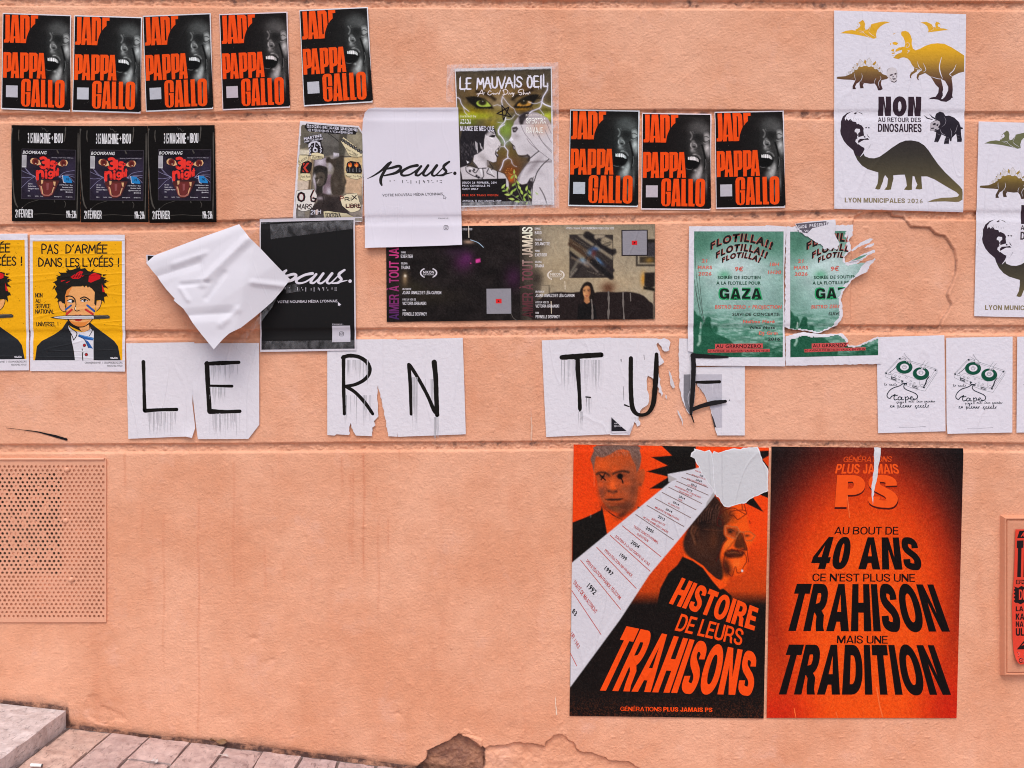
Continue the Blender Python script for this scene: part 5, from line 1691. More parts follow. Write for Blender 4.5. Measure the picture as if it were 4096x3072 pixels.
    for k, s_, wd in ((ka, "1960,430 1955,560 1880,680 1850,780 1830,880 1790,930 1650,980 1600,1020", 22), (ka, "1850,780 1780,820 1680,835 1580,800", 9), (ka, "1860,820 1920,860 2030,900", 26), (ka, "1795,935 1850,1000 1890,1060", 9), (ka, "132,706 200,740 222,820 280,910 380,985", 14), (ka, "282,910 290,990 340,1050", 10),
                      (ka, "1060,690 1040,780 1060,900", 14), (ka, "1060,700 1130,790 1160,830 1230,900 1290,940 1330,1030 1390,1060", 8), (ka, "1120,1110 1100,1200 1000,1300 980,1400 985,1458", 18), (ka, "870,880 960,860 1040,890", 6), (ka, "1130,1150 1230,1140 1300,1060", 6), (ka, "1080,1230 960,1210", 5),
                      (kb, "1060,0 960,70 940,150 1010,240 1050,300 1075,370 1065,430 1130,510 1120,600 1130,650 1050,700 1020,800 975,890", 18), (kb, "1130,650 1190,680 1210,740", 9), (kb, "1075,370 1120,330 1180,300", 7), (kb, "1065,430 990,430 960,480", 6), (kb, "1210,750 1250,800 1300,820", 5)):
        st(k, s_, wd * 2.6, '#b9b4cc', .35, 6, 2); st(k, s_, wd, LT, .95, 1.2, 2)
    p.picture('illustration', cv, 1)
    # drawn star
    for a_, b_ in (("1040,870", "1075,1165"), ("1075,1165", "1185,905"), ("1185,905", "945,1030"), ("945,1030", "1235,1100"), ("1235,1100", "1040,870")):
        p.stroke('drawn_star', A(a_ + ' ' + b_), 22 * ka.k, '#1c1618', 3, sm=0)
    g = 'title_lettering'
    WH = '#dfd9e8'
    # thorny title: tapering strokes, spikes above and below
    def thorn(ch, x0, x1, y0, y1, seed):
        r = np.random.default_rng(seed)
        _, d__ = SK[ch]
        wd_ = SK[ch][0]
        for s_ in d__.split('|'):
            q_ = P(s_)
            xx = x0 + q_[:, 0] / wd_ * (x1 - x0); yy = y1 - q_[:, 1] / 10 * (y1 - y0)
            pts = np.c_[xx, yy, np.full(len(xx), 30.0)]
            e0, e1 = pts[0].copy(), pts[-1].copy()
            d0 = pts[0, :2] - pts[1, :2]; d1 = pts[-1, :2] - pts[-2, :2]
            e0[:2] += d0 / (np.hypot(*d0) + 1) * 34 + r.uniform(-14, 14, 2); e1[:2] += d1 / (np.hypot(*d1) + 1) * 34 + r.uniform(-14, 14, 2)
            e0[2] = e1[2] = 2
            if len(pts) > 2:
                pts[1:-1, 2] = 36
            pp = np.vstack([e0, pts, e1]); f = ka(pp[:, :2])
            p.stroke(g, np.c_[f, pp[:, 2] * ka.k], 1, WH, 3, sm=0, cap=False)
            for k_ in (0, -1):
                if pts[k_, 1] > y1 - 30 and r.random() < .8:
                    f = ka([[pts[k_, 0] + 8, pts[k_, 1] - 20], [pts[k_, 0] + r.uniform(-16, 16), pts[k_, 1] + r.uniform(40, 80)]])
                    p.stroke(g, np.c_[f, [20 * ka.k, .2]], 1, WH, 3, sm=0, cap=False)
    for ch, x0, x1, y0, y1 in (('L', 205, 300, 330, 545), ('E', 335, 415, 325, 545), ('M', 545, 680, 320, 520), ('A', 700, 815, 300, 510), ('U', 850, 950, 315, 520), ('V', 970, 1110, 310, 540), ('A', 1120, 1260, 305, 500), ('I', 1288, 1310, 280, 500), ('S', 1340, 1440, 300, 500), ('O', 1555, 1650, 290, 520), ('E', 1690, 1770, 285, 500), ('I', 1815, 1840, 280, 500), ('L', 1880, 1960, 270, 490)):
        thorn(ch, x0, x1, y0, y1, int(x0))
    g = 'script_lettering'
    for s_ in ("560,690 640,560 650,570 670,660", "540,645 700,620", "830,590 790,580 760,640 800,665 840,640 870,625 880,655 905,630 920,650 960,620 985,650 1015,560", "1075,560 1090,660 1060,660 1140,640 1165,590 1120,550 1060,580", "1180,650 1200,620 1220,650 1250,615 1260,650 1290,620 1270,680 1250,690", "1460,545 1400,560 1370,610 1440,620 1430,660 1390,650", "1480,560 1470,655 1500,620 1520,650 1550,620 1570,650 1600,600 1610,630"):
        p.stroke(g, A(s_), 13 * ka.k, '#ecdcdc', 4)
    g = 'small_lettering'
    T = lambda k, t, b_, col, **kw: p.text(g, t, k(quad_of(b_)).ravel(), col, 3, **kw)
    T(ka, 'curated by', (200, 1055, 530, 1105), '#e4dccb'); T(ka, 'presenting', (1525, 1030, 1850, 1075), '#e4d4d0')
    T(ka, 'AZADA', (205, 1150, 425, 1245), '#f0ecf4', face=(19, 15), track=.10); T(ka, 'NUANCE DE MEC·QUE', (207, 1285, 888, 1385), WH, face=(18, 14), track=.06)
    T(ka, 'SPECTRA', (1532, 1120, 1930, 1235), '#fbe9e5', face=(18, 14), track=.06); T(ka, 'RAVAJE', (1535, 1310, 1865, 1425), '#fbe9e5', face=(18, 14), track=.06)
    T(kb, 'JEUDI 26 FEVRIER, 20H', (240, 1112, 905, 1150), WH, bold=.02, track=.1); T(kb, 'PRIX CONSEILLÉ 7€', (243, 1175, 780, 1210), WH, bold=.02, track=.1); T(kb, 'CASH ONLY', (243, 1236, 555, 1272), WH, bold=.02, track=.1)
    T(kb, 'FREE FOR TRANS WOMEN', (246, 1358, 940, 1396), '#d8452e', bold=.02, track=.1); T(kb, 'ANTICLUB, 32 QUAI ARLOING, 69009', (246, 1470, 1000, 1502), WH, bold=.02, track=.1)
    # clear film fixed over the sheet, wider than the paper
    f0 = np.vstack([ka([[-60, 60], [2180, 10]]), kb([[2130, 1640], [215, 1690]])])
    return p, f0, q


ey, f0_, q0_ = eyes()
o_ey = place(ey, 'drag_show_poster', 'colour illustrated poster with two staring eyes and facing singers under clear film', 'poster', off=0.0006)


def tape(name, pts, parent, y0, bow=0.0, seed=1, res=10, mat='tape'):
    """clear adhesive film as a thin curled sheet; pts = TL,TR,BR,BL in photograph pixels, or an outline ring"""
    r = np.random.default_rng(seed)
    q = np.asarray(pts, float)
    u, v = np.meshgrid(np.linspace(0, 1, res + 1), np.linspace(0, 1, res + 1))
    p = bilin(q, u.ravel(), v.ravel())
    X, Z = FX(p[:, 0]), FZ(p[:, 1])
    Y = paper_y(X, Z, .2) - y0 - 0.0009 * (1 + fbm(X, Z, 0.02, seed, 3)) - bow * np.sin(np.pi * u.ravel()) * np.sin(np.pi * v.ravel())
    F = [(j * (res + 1) + i, j * (res + 1) + i + 1, (j + 1) * (res + 1) + i + 1, (j + 1) * (res + 1) + i) for j in range(res) for i in range(res)]
    V = np.c_[X, Y, Z]
    if parent is not None:
        V = V - np.array(parent.location)
    return mesh_obj(name, V, F, MAT[mat], parent, smooth_=True)


q = q0_
ex_ = lambda c, k: (np.asarray(c) - q.mean(0)) * k + q.mean(0)
TLo, TRo, BRo, BLo = f0_
tape('clear_tape', [TLo, TRo, TRo + [0, 27], TLo + [0, 30]], o_ey, 0.0016, seed=3, res=26, mat='film')
tape('clear_tape', [TRo + [-26, 27], TRo + [0, 27], BRo, BRo + [-24, -4]], o_ey, 0.0016, seed=4, res=30, mat='film')
tape('clear_tape', [TLo + [0, 30], TLo + [28, 30], TLo + [26, 150], TLo + [-4, 150]], o_ey, 0.0016, seed=5, res=14, mat='film')
tape('clear_tape', [BLo + [0, -34], BRo + [-20, -34], BRo + [-20, -4], BLo], o_ey, 0.0016, seed=6, res=26, mat='film')
# ------------------------------------------------------------------ brush lettered announcement, white and black versions
K3 = crop(1400, 200, 2300, 1866)
PAUS_Q = (112, 492, 898, 482, 932, 1622, 130, 1648)


def brush(bg, ink, ol=None, border=None, mat='smooth', patch=None):
    p = Print(K3, PAUS_Q, bg if border is None else border, ol, mat)
    if border is not None:
        p.poly('printed_ground', "122,518 888,506 920,1606 142,1628", bg, 1)
    g = 'brush_lettering'
    S_ = lambda l, o=0: p.stroke(g, np.array(l, float), 1, ink, 2 + o, sm=4)
    S_([(148, 1072, 4), (200, 1046, 12), (262, 1005, 18), (318, 952, 22), (342, 938, 18)])
    S_([(342, 936, 18), (300, 990, 22), (262, 1060, 26), (258, 1100, 24), (266, 1124, 16)], .1)
    S_([(285, 995, 12), (350, 982, 20), (405, 968, 24), (425, 985, 22), (380, 1022, 20), (300, 1044, 14), (270, 1046, 8)], .2)
    S_([(300, 1046, 8), (380, 1030, 12), (440, 1000, 14), (500, 972, 18), (560, 960, 22)], .3)
    S_([(562, 962, 24), (500, 975, 20), (440, 1008, 22), (428, 1034, 22), (452, 1046, 18), (510, 1032, 14), (590, 975, 16)], .4)
    S_([(592, 968, 20), (555, 1015, 24), (548, 1040, 22), (575, 1042, 16), (640, 985, 14)], .5)
    S_([(650, 962, 22), (615, 1015, 24), (612, 1040, 20), (640, 1044, 16), (690, 1000, 14), (722, 962, 18)], .6)
    S_([(722, 962, 24), (688, 1010, 24), (684, 1040, 20), (712, 1044, 14), (765, 990, 10), (822, 934, 14)], .7)
    S_([(824, 932, 18), (782, 962, 22), (782, 988, 24), (800, 1012, 22), (775, 1040, 20), (722, 1046, 10)], .8)
    S_([(722, 1048, 6), (790, 1034, 12), (848, 1020, 6)], .9)
    p.ell(g, 871, 1027, 14, 15, ink, 2)
    g = 'small_lettering'
    for i, pat in enumerate(('13', '1', '', '135', '16', '1357', '46', '1357', '1346', '1246', '16', '24', '1256')):
        for d_ in pat:
            k = int(d_)
            p.ell(g, 335 + i * 34.5 + (10 if k % 2 == 0 else 0), 1086 + (k - 1) // 2 * 9, 3.6, 3.6, ink, 2, n=8)
    p.text(g, 'VOTRE NOUVEAU MÉDIA LYONNAIS', (272, 1196, 770, 1206, 771, 1186 + 22, 272, 1219)[:0] or (272, 1198, 770, 1186, 771, 1208, 272, 1220), ink, 2, bold=.006)
    p.poly(g, "774,1204 803,1230 790,1231 796,1240 791,1242 785,1233 777,1240", ink, 2)
    if patch is None:
        p.poly(g, "777,1210 797,1228 789,1229 785,1230 779,1235", bg, 3)
    p.text(g, 'FOLLOW US :', (732, 1393, 822, 1404), ink, 2)
    if patch:
        p.poly('code_patch', "730,1411 878,1408 884,1548 734,1553", patch, 2)
    ik = '#2a2630'
    oc = (798, 1477) if not patch else (808, 1480)
    sq = [(oc[0] + 17 * a, oc[1] + 18 * b_) for a, b_ in ((-.6, -1), (.6, -1), (1, -.6), (1, .6), (.6, 1), (-.6, 1), (-1, .6), (-1, -.6))]
    p.stroke(g, sq, 4, ik, 3, sm=0, closed=True, cap=False)
    p.stroke(g, [(oc[0] + 8 * math.cos(a), oc[1] + 8 * math.sin(a)) for a in np.arange(10) * .628], 3.5, ik, 3, sm=0, closed=True, cap=False); p.ell(g, oc[0] + 10, oc[1] - 11, 2.4, 2.4, ik, 3, n=8)
    return p


ol = K3(P("215,487 560,484 898,482 915,1050 932,1622 530,1634 130,1648 118,1100 104,690 112,590 128,530 160,500"))
wq = K3(quad_of(PAUS_Q))
wp = place(brush('#d9d1de', '#1b1819', ol), 'announcement_sheet', 'loose white announcement sheet with black brush lettering, curled at its top left corner', 'poster', off=0.0034, grid=0.02,
           lifts=((1460, 440, 120, 0.010), (1500, 990, 160, 0.004), (1850, 980, 120, 0.006)),
           extra=lambda x, z: -0.0022 * np.clip(vnoise(x, z, 0.12, 40), 0, 1) - 0.004 * np.clip((float(FZ(930)) - z) / 0.05, 0, 1) ** 2)
tape('clear_tape', K3(P("75,560 210,455 225,490 130,590")), wp, 0.0062, seed=11)
tape('clear_tape', K3(P("120,1370 270,1318 275,1440 132,1445")), wp, 0.0056, seed=12, bow=0.003)
tape('clear_tape', K3(P("270,1300 440,1300 445,1425 278,1425")), wp, 0.005, seed=13)
K7 = crop(500, 850, 1500, 2212)
bq = K7(P("1195,60 2035,42 2048,1222 1200,1235"))
bp = place(brush('#121011', '#d5cdd9', None, border='#cfc6d0', mat='smooth', patch='#bdb6c2'), 'announcement_sheet', 'black announcement sheet with white brush lettering behind the folded blank sheet', 'poster',
           quad=bq, off=0.0022, grid=0.025, extra=lambda x, z: -0.0012 * np.clip(vnoise(x + z, z, 0.22, 44), 0, 1))
tape('clear_tape', K7(P("1290,110 2025,70 2030,150 1300,240")), bp, 0.0062, seed=14, bow=0.004, res=16)
tape('clear_tape', K7(P("1200,60 1560,30 2120,10 1200,110")), bp, 0.0058, seed=15, res=14)
tape('clear_tape', K7(P("1070,165 1200,75 1210,120 1110,220")), bp, 0.0056, seed=16)
tape('clear_tape', K7(P("2030,40 2150,20 2160,130 2040,110")), bp, 0.0060, seed=17, bow=.003)
tape('clear_tape', K7(P("1190,1140 2035,1130 2040,1218 1196,1226")), bp, 0.0056, seed=18, res=16)
tape('clear_tape', K7(P("1420,650 1545,630 1560,700 1435,720")), bp, 0.0056, seed=19)


# a third sheet torn loose and folded over, showing its blank back
def folded():
    A_ = {k: K7([v])[0] for k, v in dict(L=(225, 457), L2=(292, 388), T=(1030, 115), R=(1475, 598), B=(880, 1222), Nn=(505, 795), R2=(1430, 672)).items()}
    n = 44
    V, F, ok = [], [], {}
    edge = K7(P("225,457 292,388 1030,115 1140,245 1225,330 1475,598 1430,672 1330,800 1205,925 1090,1035 1000,1085 950,1135 880,1222 760,1080 640,930 600,870 505,797 512,780 420,690 330,580"))
    x0, y0, x1, y1 = edge[:, 0].min(), edge[:, 1].min(), edge[:, 0].max(), edge[:, 1].max()
    tri = tessellate_polygon([[Vector((q[0], q[1], 0)) for q in edge]])
    me = bpy.data.meshes.new('folded_sheet')
    me.from_pydata([(float(FX(q[0])), 0, float(FZ(q[1]))) for q in edge], [], tri)
    bm = bmesh.new(); bm.from_mesh(me)
    for i in range(1, 76):
        for (co, no) in (((float(FX(x0 + (x1 - x0) * i / 76)), 0, 0), (1, 0, 0)), ((0, 0, float(FZ(y0 + (y1 - y0) * i / 76))), (0, 0, 1))):
            bmesh.ops.bisect_plane(bm, geom=bm.verts[:] + bm.edges[:] + bm.faces[:], dist=1e-7, plane_co=co, plane_no=no)
    CR = [((1120, 255), (760, 640), 30, .011), ((800, 640), (560, 660), 16, -.006), ((1425, 660), (1180, 640), 20, .006), ((640, 930), (1000, 905), 34, -.008), ((330, 580), (700, 470), 30, -.006), ((940, 560), (800, 780), 18, -.005), ((560, 690), (640, 800), 14, .005), ((1060, 880), (930, 1010), 22, .005), ((480, 480), (760, 380), 20, .004)]
    for v in bm.verts:
        px, py = v.co.x / S + 2048, 1536 - (v.co.z - Z0) / S
        s_ = ((px - A_['L'][0]) * 1.0 + (py - A_['L'][1]) * .18) / 560       # 0 at the left corner .. 1 at the fold
        t_ = ((py - 902) / 500.0)                                             # 0 top .. 1 bottom corner
        stand = 0.010 + 0.060 * np.clip(t_, 0, 1) ** 1.2 + 0.022 * math.sin(min(max(s_, 0), 1) * math.pi)
        stand *= 1 - 0.8 * np.clip((s_ - .75) / .3, 0, 1) * (1 - .3 * t_)
        # creases running down-left to up-right, and fine crumple
        cx = (px * 0.62 + py * 0.78)
        stand += 0.011 * abs(((cx / 190.0) % 2) - 1) * np.clip(1.2 - abs(t_ - .35) * 2, 0, 1)
        for (c0, c1, wd, hh) in CR:
            dd = float(segdist(np.array([px]), np.array([py]), K7(np.array([c0, c1], float)), False)[0])
            stand += hh * max(0.0, 1 - dd / wd) ** 1.3
        stand += 0.004 * float(fbm(np.array([px]), np.array([py]), 170, 5, 3)[0])
        top = np.clip(1 - ((py - A_['L2'][1]) - (px - A_['L2'][0]) * (A_['T'][1] - A_['L2'][1]) / (A_['T'][0] - A_['L2'][0])) / 40, 0, 1)
        stand -= 0.010 * top ** 2
        v.co.y = -max(stand, 0.004)
    bm.to_mesh(me); bm.free()
    cen = Vector((float(FX((x0 + x1) / 2)), 0, float(FZ((y0 + y1) / 2))))
    for v in me.vertices:
        v.co -= cen
    a = me.color_attributes.new('col', 'FLOAT_COLOR', 'POINT')
    a.data.foreach_set('color', np.tile(np.append(C('#d2ccd6'), 1), (len(me.vertices), 1)).astype('f').ravel())
    me.polygons.foreach_set('use_smooth', np.ones(len(me.polygons), bool))
    me.materials.append(MAT['smooth'])
    o = bpy.data.objects.new('folded_sheet', me); COL.objects.link(o); o.location = cen
    set_props(o, 'blank white back of a sheet torn loose and folded forward in a diamond', 'folded sheet')
    # printed black corner still taped to the wall
    for nm, pts, colr, y in (('stuck_corner', "193,375 300,380 300,457 196,455", '#cfc6d0', -.004), ('stuck_print', "206,384 300,388 300,440 208,436", '#1a1718', -.0045)):
        q = K7(P(pts))
        mesh_obj(nm, [(float(FX(u)) - cen.x, y, float(FZ(v)) - cen.z) for u, v in q], [(0, 1, 2, 3)], MAT['smooth'], o, np.tile(C(colr), (4, 1)))
    # twisted strip of film hanging from the fold
    q = K7(P("1400,690 1430,675 1300,900 1180,1010 1100,1090 1060,1265 990,1150 1080,1090 1200,960"))
    ring = P("1432,672 1350,850 1240,990 1130,1100 1060,1265 990,1152 1110,1060 1230,930 1330,800")
    q = K7(ring)
    tri = tessellate_polygon([[Vector((u, v, 0)) for u, v in q]])
    mesh_obj('hanging_tape', [(float(FX(u)) - cen.x, -.055 + .04 * (i / 8.0) * (1 - abs(i - 4) / 4), float(FZ(v)) - cen.z) for i, (u, v) in enumerate(q)], tri, MAT['tape'], o)


folded()


# ------------------------------------------------------------------ two landscape short film posters
def film_left():
    cr = crop(1500, 860, 2700, 2212)
    ol = cr(P("82,90 1068,78 1074,776 88,789"))
    p = Print(cr, (82, 90, 1068, 78, 1074, 776, 88, 789), '#201b1b', ol, 'wet')
    cv = p.canvas((85, 90, 1069, 79, 1073, 775, 90, 787), 7)
    cv.fill('#1f1a1a'); cv.noise(70, .35)
    b = cv.blob
    b(650, 345, 70, 70, '#4a2044', .9); b(600, 270, 90, 40, '#3a2438', .7); b(680, 320, 40, 40, '#5c2458', .7); b(1020, 460, 60, 80, '#3c1c38', .8); b(420, 600, 200, 60, '#2e2820', .7); b(260, 530, 120, 50, '#332d22', .7)
    b(220, 470, 34, 60, '#4b3a2c', .9); b(222, 470, 14, 40, '#8d7458', .9); b(224, 450, 9, 10, '#f0e2d0', 1); b(690, 200, 40, 14, '#b4907c', .9)
    cv.poly("742,330 775,320 778,348 742,356", '#cf3f92', 1, 3); cv.poly("700,355 710,352 712,362 702,362", '#cf3f92', 1, 2)
    cv.grain(4)
    p.picture('film_still', cv, 1)
    g = 'title_lettering'
    g0, g1 = C('#41275c'), C('#cf3f80')

    def colr(q):
        t = np.clip((cr(P('0,770'))[0][1] - q[:, 1]) / (520 * cr.k), 0, 1)[:, None]
        return g0 * (1 - t) + g1 * t
    p.text(g, 'AIMER À TOUT JAMAIS', (105, 772, 105, 95, 176, 95, 178, 772), colr, 2, face=(19, 15))
    g = 'small_lettering'
    for t, b_ in (('YANIS', (192, 270, 228, 284)), ('EXERTIER', (192, 294, 281, 318)), ('SELENA', (193, 351, 241, 365)), ('TRAINA', (194, 376, 260, 400)), ('UN FILM DE', (202, 540, 268, 554)), ('JOANA IANNUZZI ET LÉIA CARRON', (203, 562, 489, 585)),
                 ('AVEC LA VOIX DE', (203, 617, 302, 631)), ('VICTORIA URBANSKI', (204, 641, 378, 664)), ('SON', (204, 697, 228, 710)), ('PERNELLE DESPINOY', (205, 719, 383, 742)), ('HTTPS://WWW.FESTIVALNIKON.FR/VIDEO/2025/3000', (360, 98, 717, 114))):
        p.text(g, t, b_, '#dcd5dd', 2, face=(15, 13), track=.06)
    p.poly('code_patch', "822,545 1003,543 1005,728 824,730", '#8e8992', 2); p.poly('play_mark', "890,620 933,619 934,652 891,653", '#d92a2e', 3); p.poly('play_mark', "906,628 920,636 906,645", '#3a1416', 4)
    laurel(p, 396, 428, .63)
    for st in ("690,82 693,168",):
        p.stroke('paste_runs', st, 6, '#d9c9b8', 2)
    p.stroke('paste_runs', "705,185 760,205 800,240", 5, '#9fb4cc', 2); p.stroke('paste_runs', "1005,730 1020,760 1050,780", 3, '#6b6460', 2)
    return p


def laurel(p, cx, cy, k, col='#d8d0da'):
    g = 'festival_emblem'
    for sg in (-1, 1):
        p.stroke(g, [(cx + sg * k * (100 * math.cos(a)), cy - k * 62 * math.sin(a)) for a in np.linspace(-1.0, 1.0, 9)], 4 * k, col, 2, sm=0)
        for a in np.linspace(-.95, .95, 9):
            p.ell(g, cx + sg * k * 92 * math.cos(a), cy - k * 56 * math.sin(a), 13 * k, 5 * k, col, 2, rot=(55 - 60 * a) * sg, n=8)
    p.text(g, 'NIKON', (cx - 64 * k, cy - 24 * k, cx + 64 * k, cy + 8 * k), col, 3, bold=.02)
    p.text(g, 'FILM FESTIVAL', (cx - 64 * k, cy + 13 * k, cx + 64 * k, cy + 28 * k), col, 3)


def film_right():
    cr = crop(2070, 890, 2630, 2212)
    p = Print(cr, (30, 46, 2168, 30, 2170, 1530, 46, 1545), '#2a2421', None, 'satin')
    cv = p.canvas((32, 48, 2166, 32, 2168, 1528, 48, 1543), 13)
    cv.fill('#a3937c')
    b = cv.blob
    b(1100, 250, 900, 500, '#a8977f', .8); b(1900, 300, 400, 400, '#8d7f6d', .7); b(600, 800, 500, 300, '#a18c70', .7); b(1500, 950, 500, 180, '#b19a7c', .8)
    cv.grad('x', 420, 60, '#2b2522', .97); cv.grad('y', 250, 40, '#5d5246', .35); b(340, 350, 120, 120, '#4a4039', .7); b(300, 880, 90, 120, '#362d28', .9); b(250, 1250, 140, 300, '#2a2321', .95)
    cv.noise(40, .10)
    cv.poly("380,985 500,990 500,1200 360,1200", '#9a8a74'); cv.stroke("500,1000 505,1130", 18, '#54483c'); cv.stroke("510,1000 610,1015", 20, '#8d7d66'); cv.stroke("270,1000 500,992", 5, '#5a4c40')
    # abstract painting
    cv.poly("820,198 1505,200 1505,872 822,876", '#332c2a', 1, 5)
    for s_, wd, c_ in (("980,200 1500,560", 60, '#8d7f6d'), ("1100,200 1500,460", 120, '#1e1a1c'), ("1250,230 1340,200", 80, '#a3937f'), ("1380,300 1500,360", 130, '#a09079'), ("830,280 1240,560", 50, '#5a4636'), ("830,340 1150,600", 70, '#4a3527'), ("840,420 1050,580", 60, '#8a7a62'),
                      ("830,480 1000,620", 26, '#1c1818'), ("860,560 1120,700", 30, '#6a5a4c'), ("900,850 1280,260", 22, '#241f20'), ("840,800 960,600", 40, '#6a6258'), ("830,860 930,740", 26, '#8a8074'), ("1100,620 1260,780", 24, '#7a6e66'), ("1180,620 1480,870", 80, '#191618'), ("1350,640 1500,760", 60, '#2a2326')):
        cv.stroke(s_, wd, c_, .9, 14, 0)
    b(1150, 480, 50, 46, '#5b7fa6', .9); b(1220, 420, 60, 34, '#3f5f92', .9); b(1030, 600, 40, 30, '#4b86b8', .9, 30); b(1280, 600, 100, 26, '#4a6b96', .9, 45); b(1200, 490, 40, 60, '#5a2422', .8); b(1050, 630, 90, 34, '#a39a98', .7, 30)
    for i in range(26):
        x, y = rng.uniform(830, 1420), rng.uniform(220, 800)
        cv.stroke([(x, y), (x + rng.uniform(60, 200), y + rng.uniform(40, 140))], 4, ['#8f8272', '#15120f', '#6f655a'][i % 3], .7, 4, 0)
    for i in range(9):
        x = 1300 + i * 18
        cv.stroke([(x, 420 - i * 6), (x + 60, 330 - i * 4)], 5, '#221c1c', .8, 4, 0)
    cv.stroke("820,198 1505,200 1505,872 822,876 820,198", 8, '#1d1816', .7, 5, 0)
    # framed picture and lamp
    cv.poly("1870,270 2168,265 2168,690 1870,690", '#231d1a'); cv.poly("1895,520 2168,520 2168,665 1895,665", '#9c8e7a'); cv.poly("1925,540 2168,540 2168,640 1925,640", '#3a3026'); cv.blob(2080, 600, 60, 40, '#8d6a30', .9); cv.poly("2050,320 2168,320 2168,540 2050,540", '#3a3438')
    b(1985, 900, 40, 110, '#c78a34', .95); cv.poly("2005,795 2165,790 2165,1010 2090,1050 2000,1000", '#241d1b'); cv.poly("1990,1010 2168,1040 2168,1090 1990,1055", '#191512'); cv.poly("2150,1100 2168,1100 2168,1330 2150,1320", '#4a2a22')
    b(1430, 1040, 110, 100, '#5a3524', .9)
    # sofa
    cv.poly("300,1260 400,1170 540,1110 700,1100 860,1110 1000,1095 1200,1120 1250,1100 1450,1098 1560,1105 1700,1095 1850,1110 1990,1160 2080,1250 2140,1300 2140,1530 240,1540 250,1330", '#231a1a', 1, 10, 2)
    cv.poly("2140,1250 2168,1300 2168,1530 2140,1530", '#6a5c50', 1, 10)
    # seated figure
    cv.poly("980,1110 1000,1040 1050,960 1110,940 1170,970 1200,1060 1220,1130 1215,1200 1160,1260 1060,1250 1010,1190", '#1d1614', 1, 8, 2)
    cv.poly("1035,1050 1075,1005 1130,1010 1145,1060 1145,1130 1125,1180 1090,1205 1058,1190 1038,1140 1030,1090", '#c68a5c', 1, 6, 2); cv.poly("1055,1180 1130,1180 1140,1260 1090,1290 1050,1250", '#b0764e', 1, 6)
    b(1130, 1090, 18, 70, '#8d5236', .8); b(1055, 1085, 16, 7, '#2a1a14'); b(1118, 1085, 16, 7, '#2a1a14'); cv.stroke("1038,1068 1072,1062", 6, '#3a2016', .9); cv.stroke("1102,1062 1138,1068", 6, '#3a2016', .9); cv.stroke("1088,1090 1086,1130 1096,1136", 6, '#9a6040', .8); b(1090, 1163, 22, 9, '#8d3c3a'); b(1060, 1125, 14, 14, '#d8a070', .8)
    cv.poly("960,1300 1050,1270 1090,1295 1140,1275 1220,1310 1260,1530 940,1530", '#151213', 1, 8)
    cv.grain(5)
    p.picture('film_still', cv, 1)
    g = 'title_lettering'
    c0, c1_, c2_ = C('#4a2529'), C('#7a4650'), C('#e2d2bd')

    def colr(q):
        t = np.clip((cr(P('0,1500'))[0][1] - q[:, 1]) / (1400 * cr.k), 0, 1)[:, None]
        return np.where(t < .55, c0 + (c1_ - c0) * t / .55, c1_ + (c2_ - c1_) * (t - .55) / .3)[:, :] if True else None
    p.text(g, 'AIMER À TOUT JAMAIS', (76, 1500, 72, 75, 235, 75, 245, 1500), lambda q: np.clip(colr(q), 0, .86), 2, face=(19, 15))
    g = 'small_lettering'
    for t, b_ in (('DANAÉ', (272, 84, 362, 115)), ('BAUD', (274, 140, 380, 188)), ('PAULINE', (275, 260, 387, 292)), ('DELAMOTTE', (276, 315, 508, 363)), ('YANIS', (275, 436, 352, 467)), ('EXERTIER', (276, 490, 466, 538)), ('SELENA', (276, 610, 380, 641)), ('TRAINA', (277, 664, 420, 712)),
                 ('UN FILM DE', (282, 1080, 423, 1111)), ('JOANA IANNUZZI ET LÉIA CARRON', (282, 1132, 897, 1180)), ('AVEC LA VOIX DE', (283, 1246, 495, 1278)), ('VICTORIA URBANSKI', (285, 1298, 655, 1346)), ('SON', (284, 1414, 335, 1444)), ('PERNELLE DESPINOY', (286, 1466, 666, 1514)), ('HTTPS://WWW.FESTIVALNIKON.FR/VIDEO/2026/3000', (764, 76, 1522, 112))):
        p.text(g, t, b_, '#e2dbe0', 2, face=(15, 13), track=.06)
    p.poly('code_patch', "1638,120 2054,117 2056,530 1640,532", '#231c22', 2); p.poly('play_mark', "1800,290 1888,290 1888,358 1802,358", '#d3262c', 3); p.poly('play_mark', "1832,306 1866,324 1833,342", '#4a1214', 4)
    p.poly('code_patch', "1656,136 2038,132 2040,512 1660,516", '#8e8992', 2.4); pass
    laurel(p, 606, 832, 1.36, '#e0d4cc')
    for st, wd in (("745,935 750,1000 752,1060", 14), ("1165,1220 1180,1350 1182,1525", 26), ("1435,1100 1440,1300 1432,1525", 30), ("1665,1110 1668,1300 1680,1525", 24), ("1780,1120 1785,1240", 16), ("530,1250 535,1440", 14)):
        p.stroke('paste_runs', st, wd, '#6b625e' if wd > 14 else '#c9b8a4', 2, wob=.4)
    return p


place(film_left(), 'film_poster', 'dark landscape film poster with violet glow, partly under the white announcement sheet', 'poster', off=0.0004, group='landscape film posters')
place(film_right(), 'film_poster', 'landscape film poster of a long haired woman on a dark sofa', 'poster', off=0.0006, group='landscape film posters')
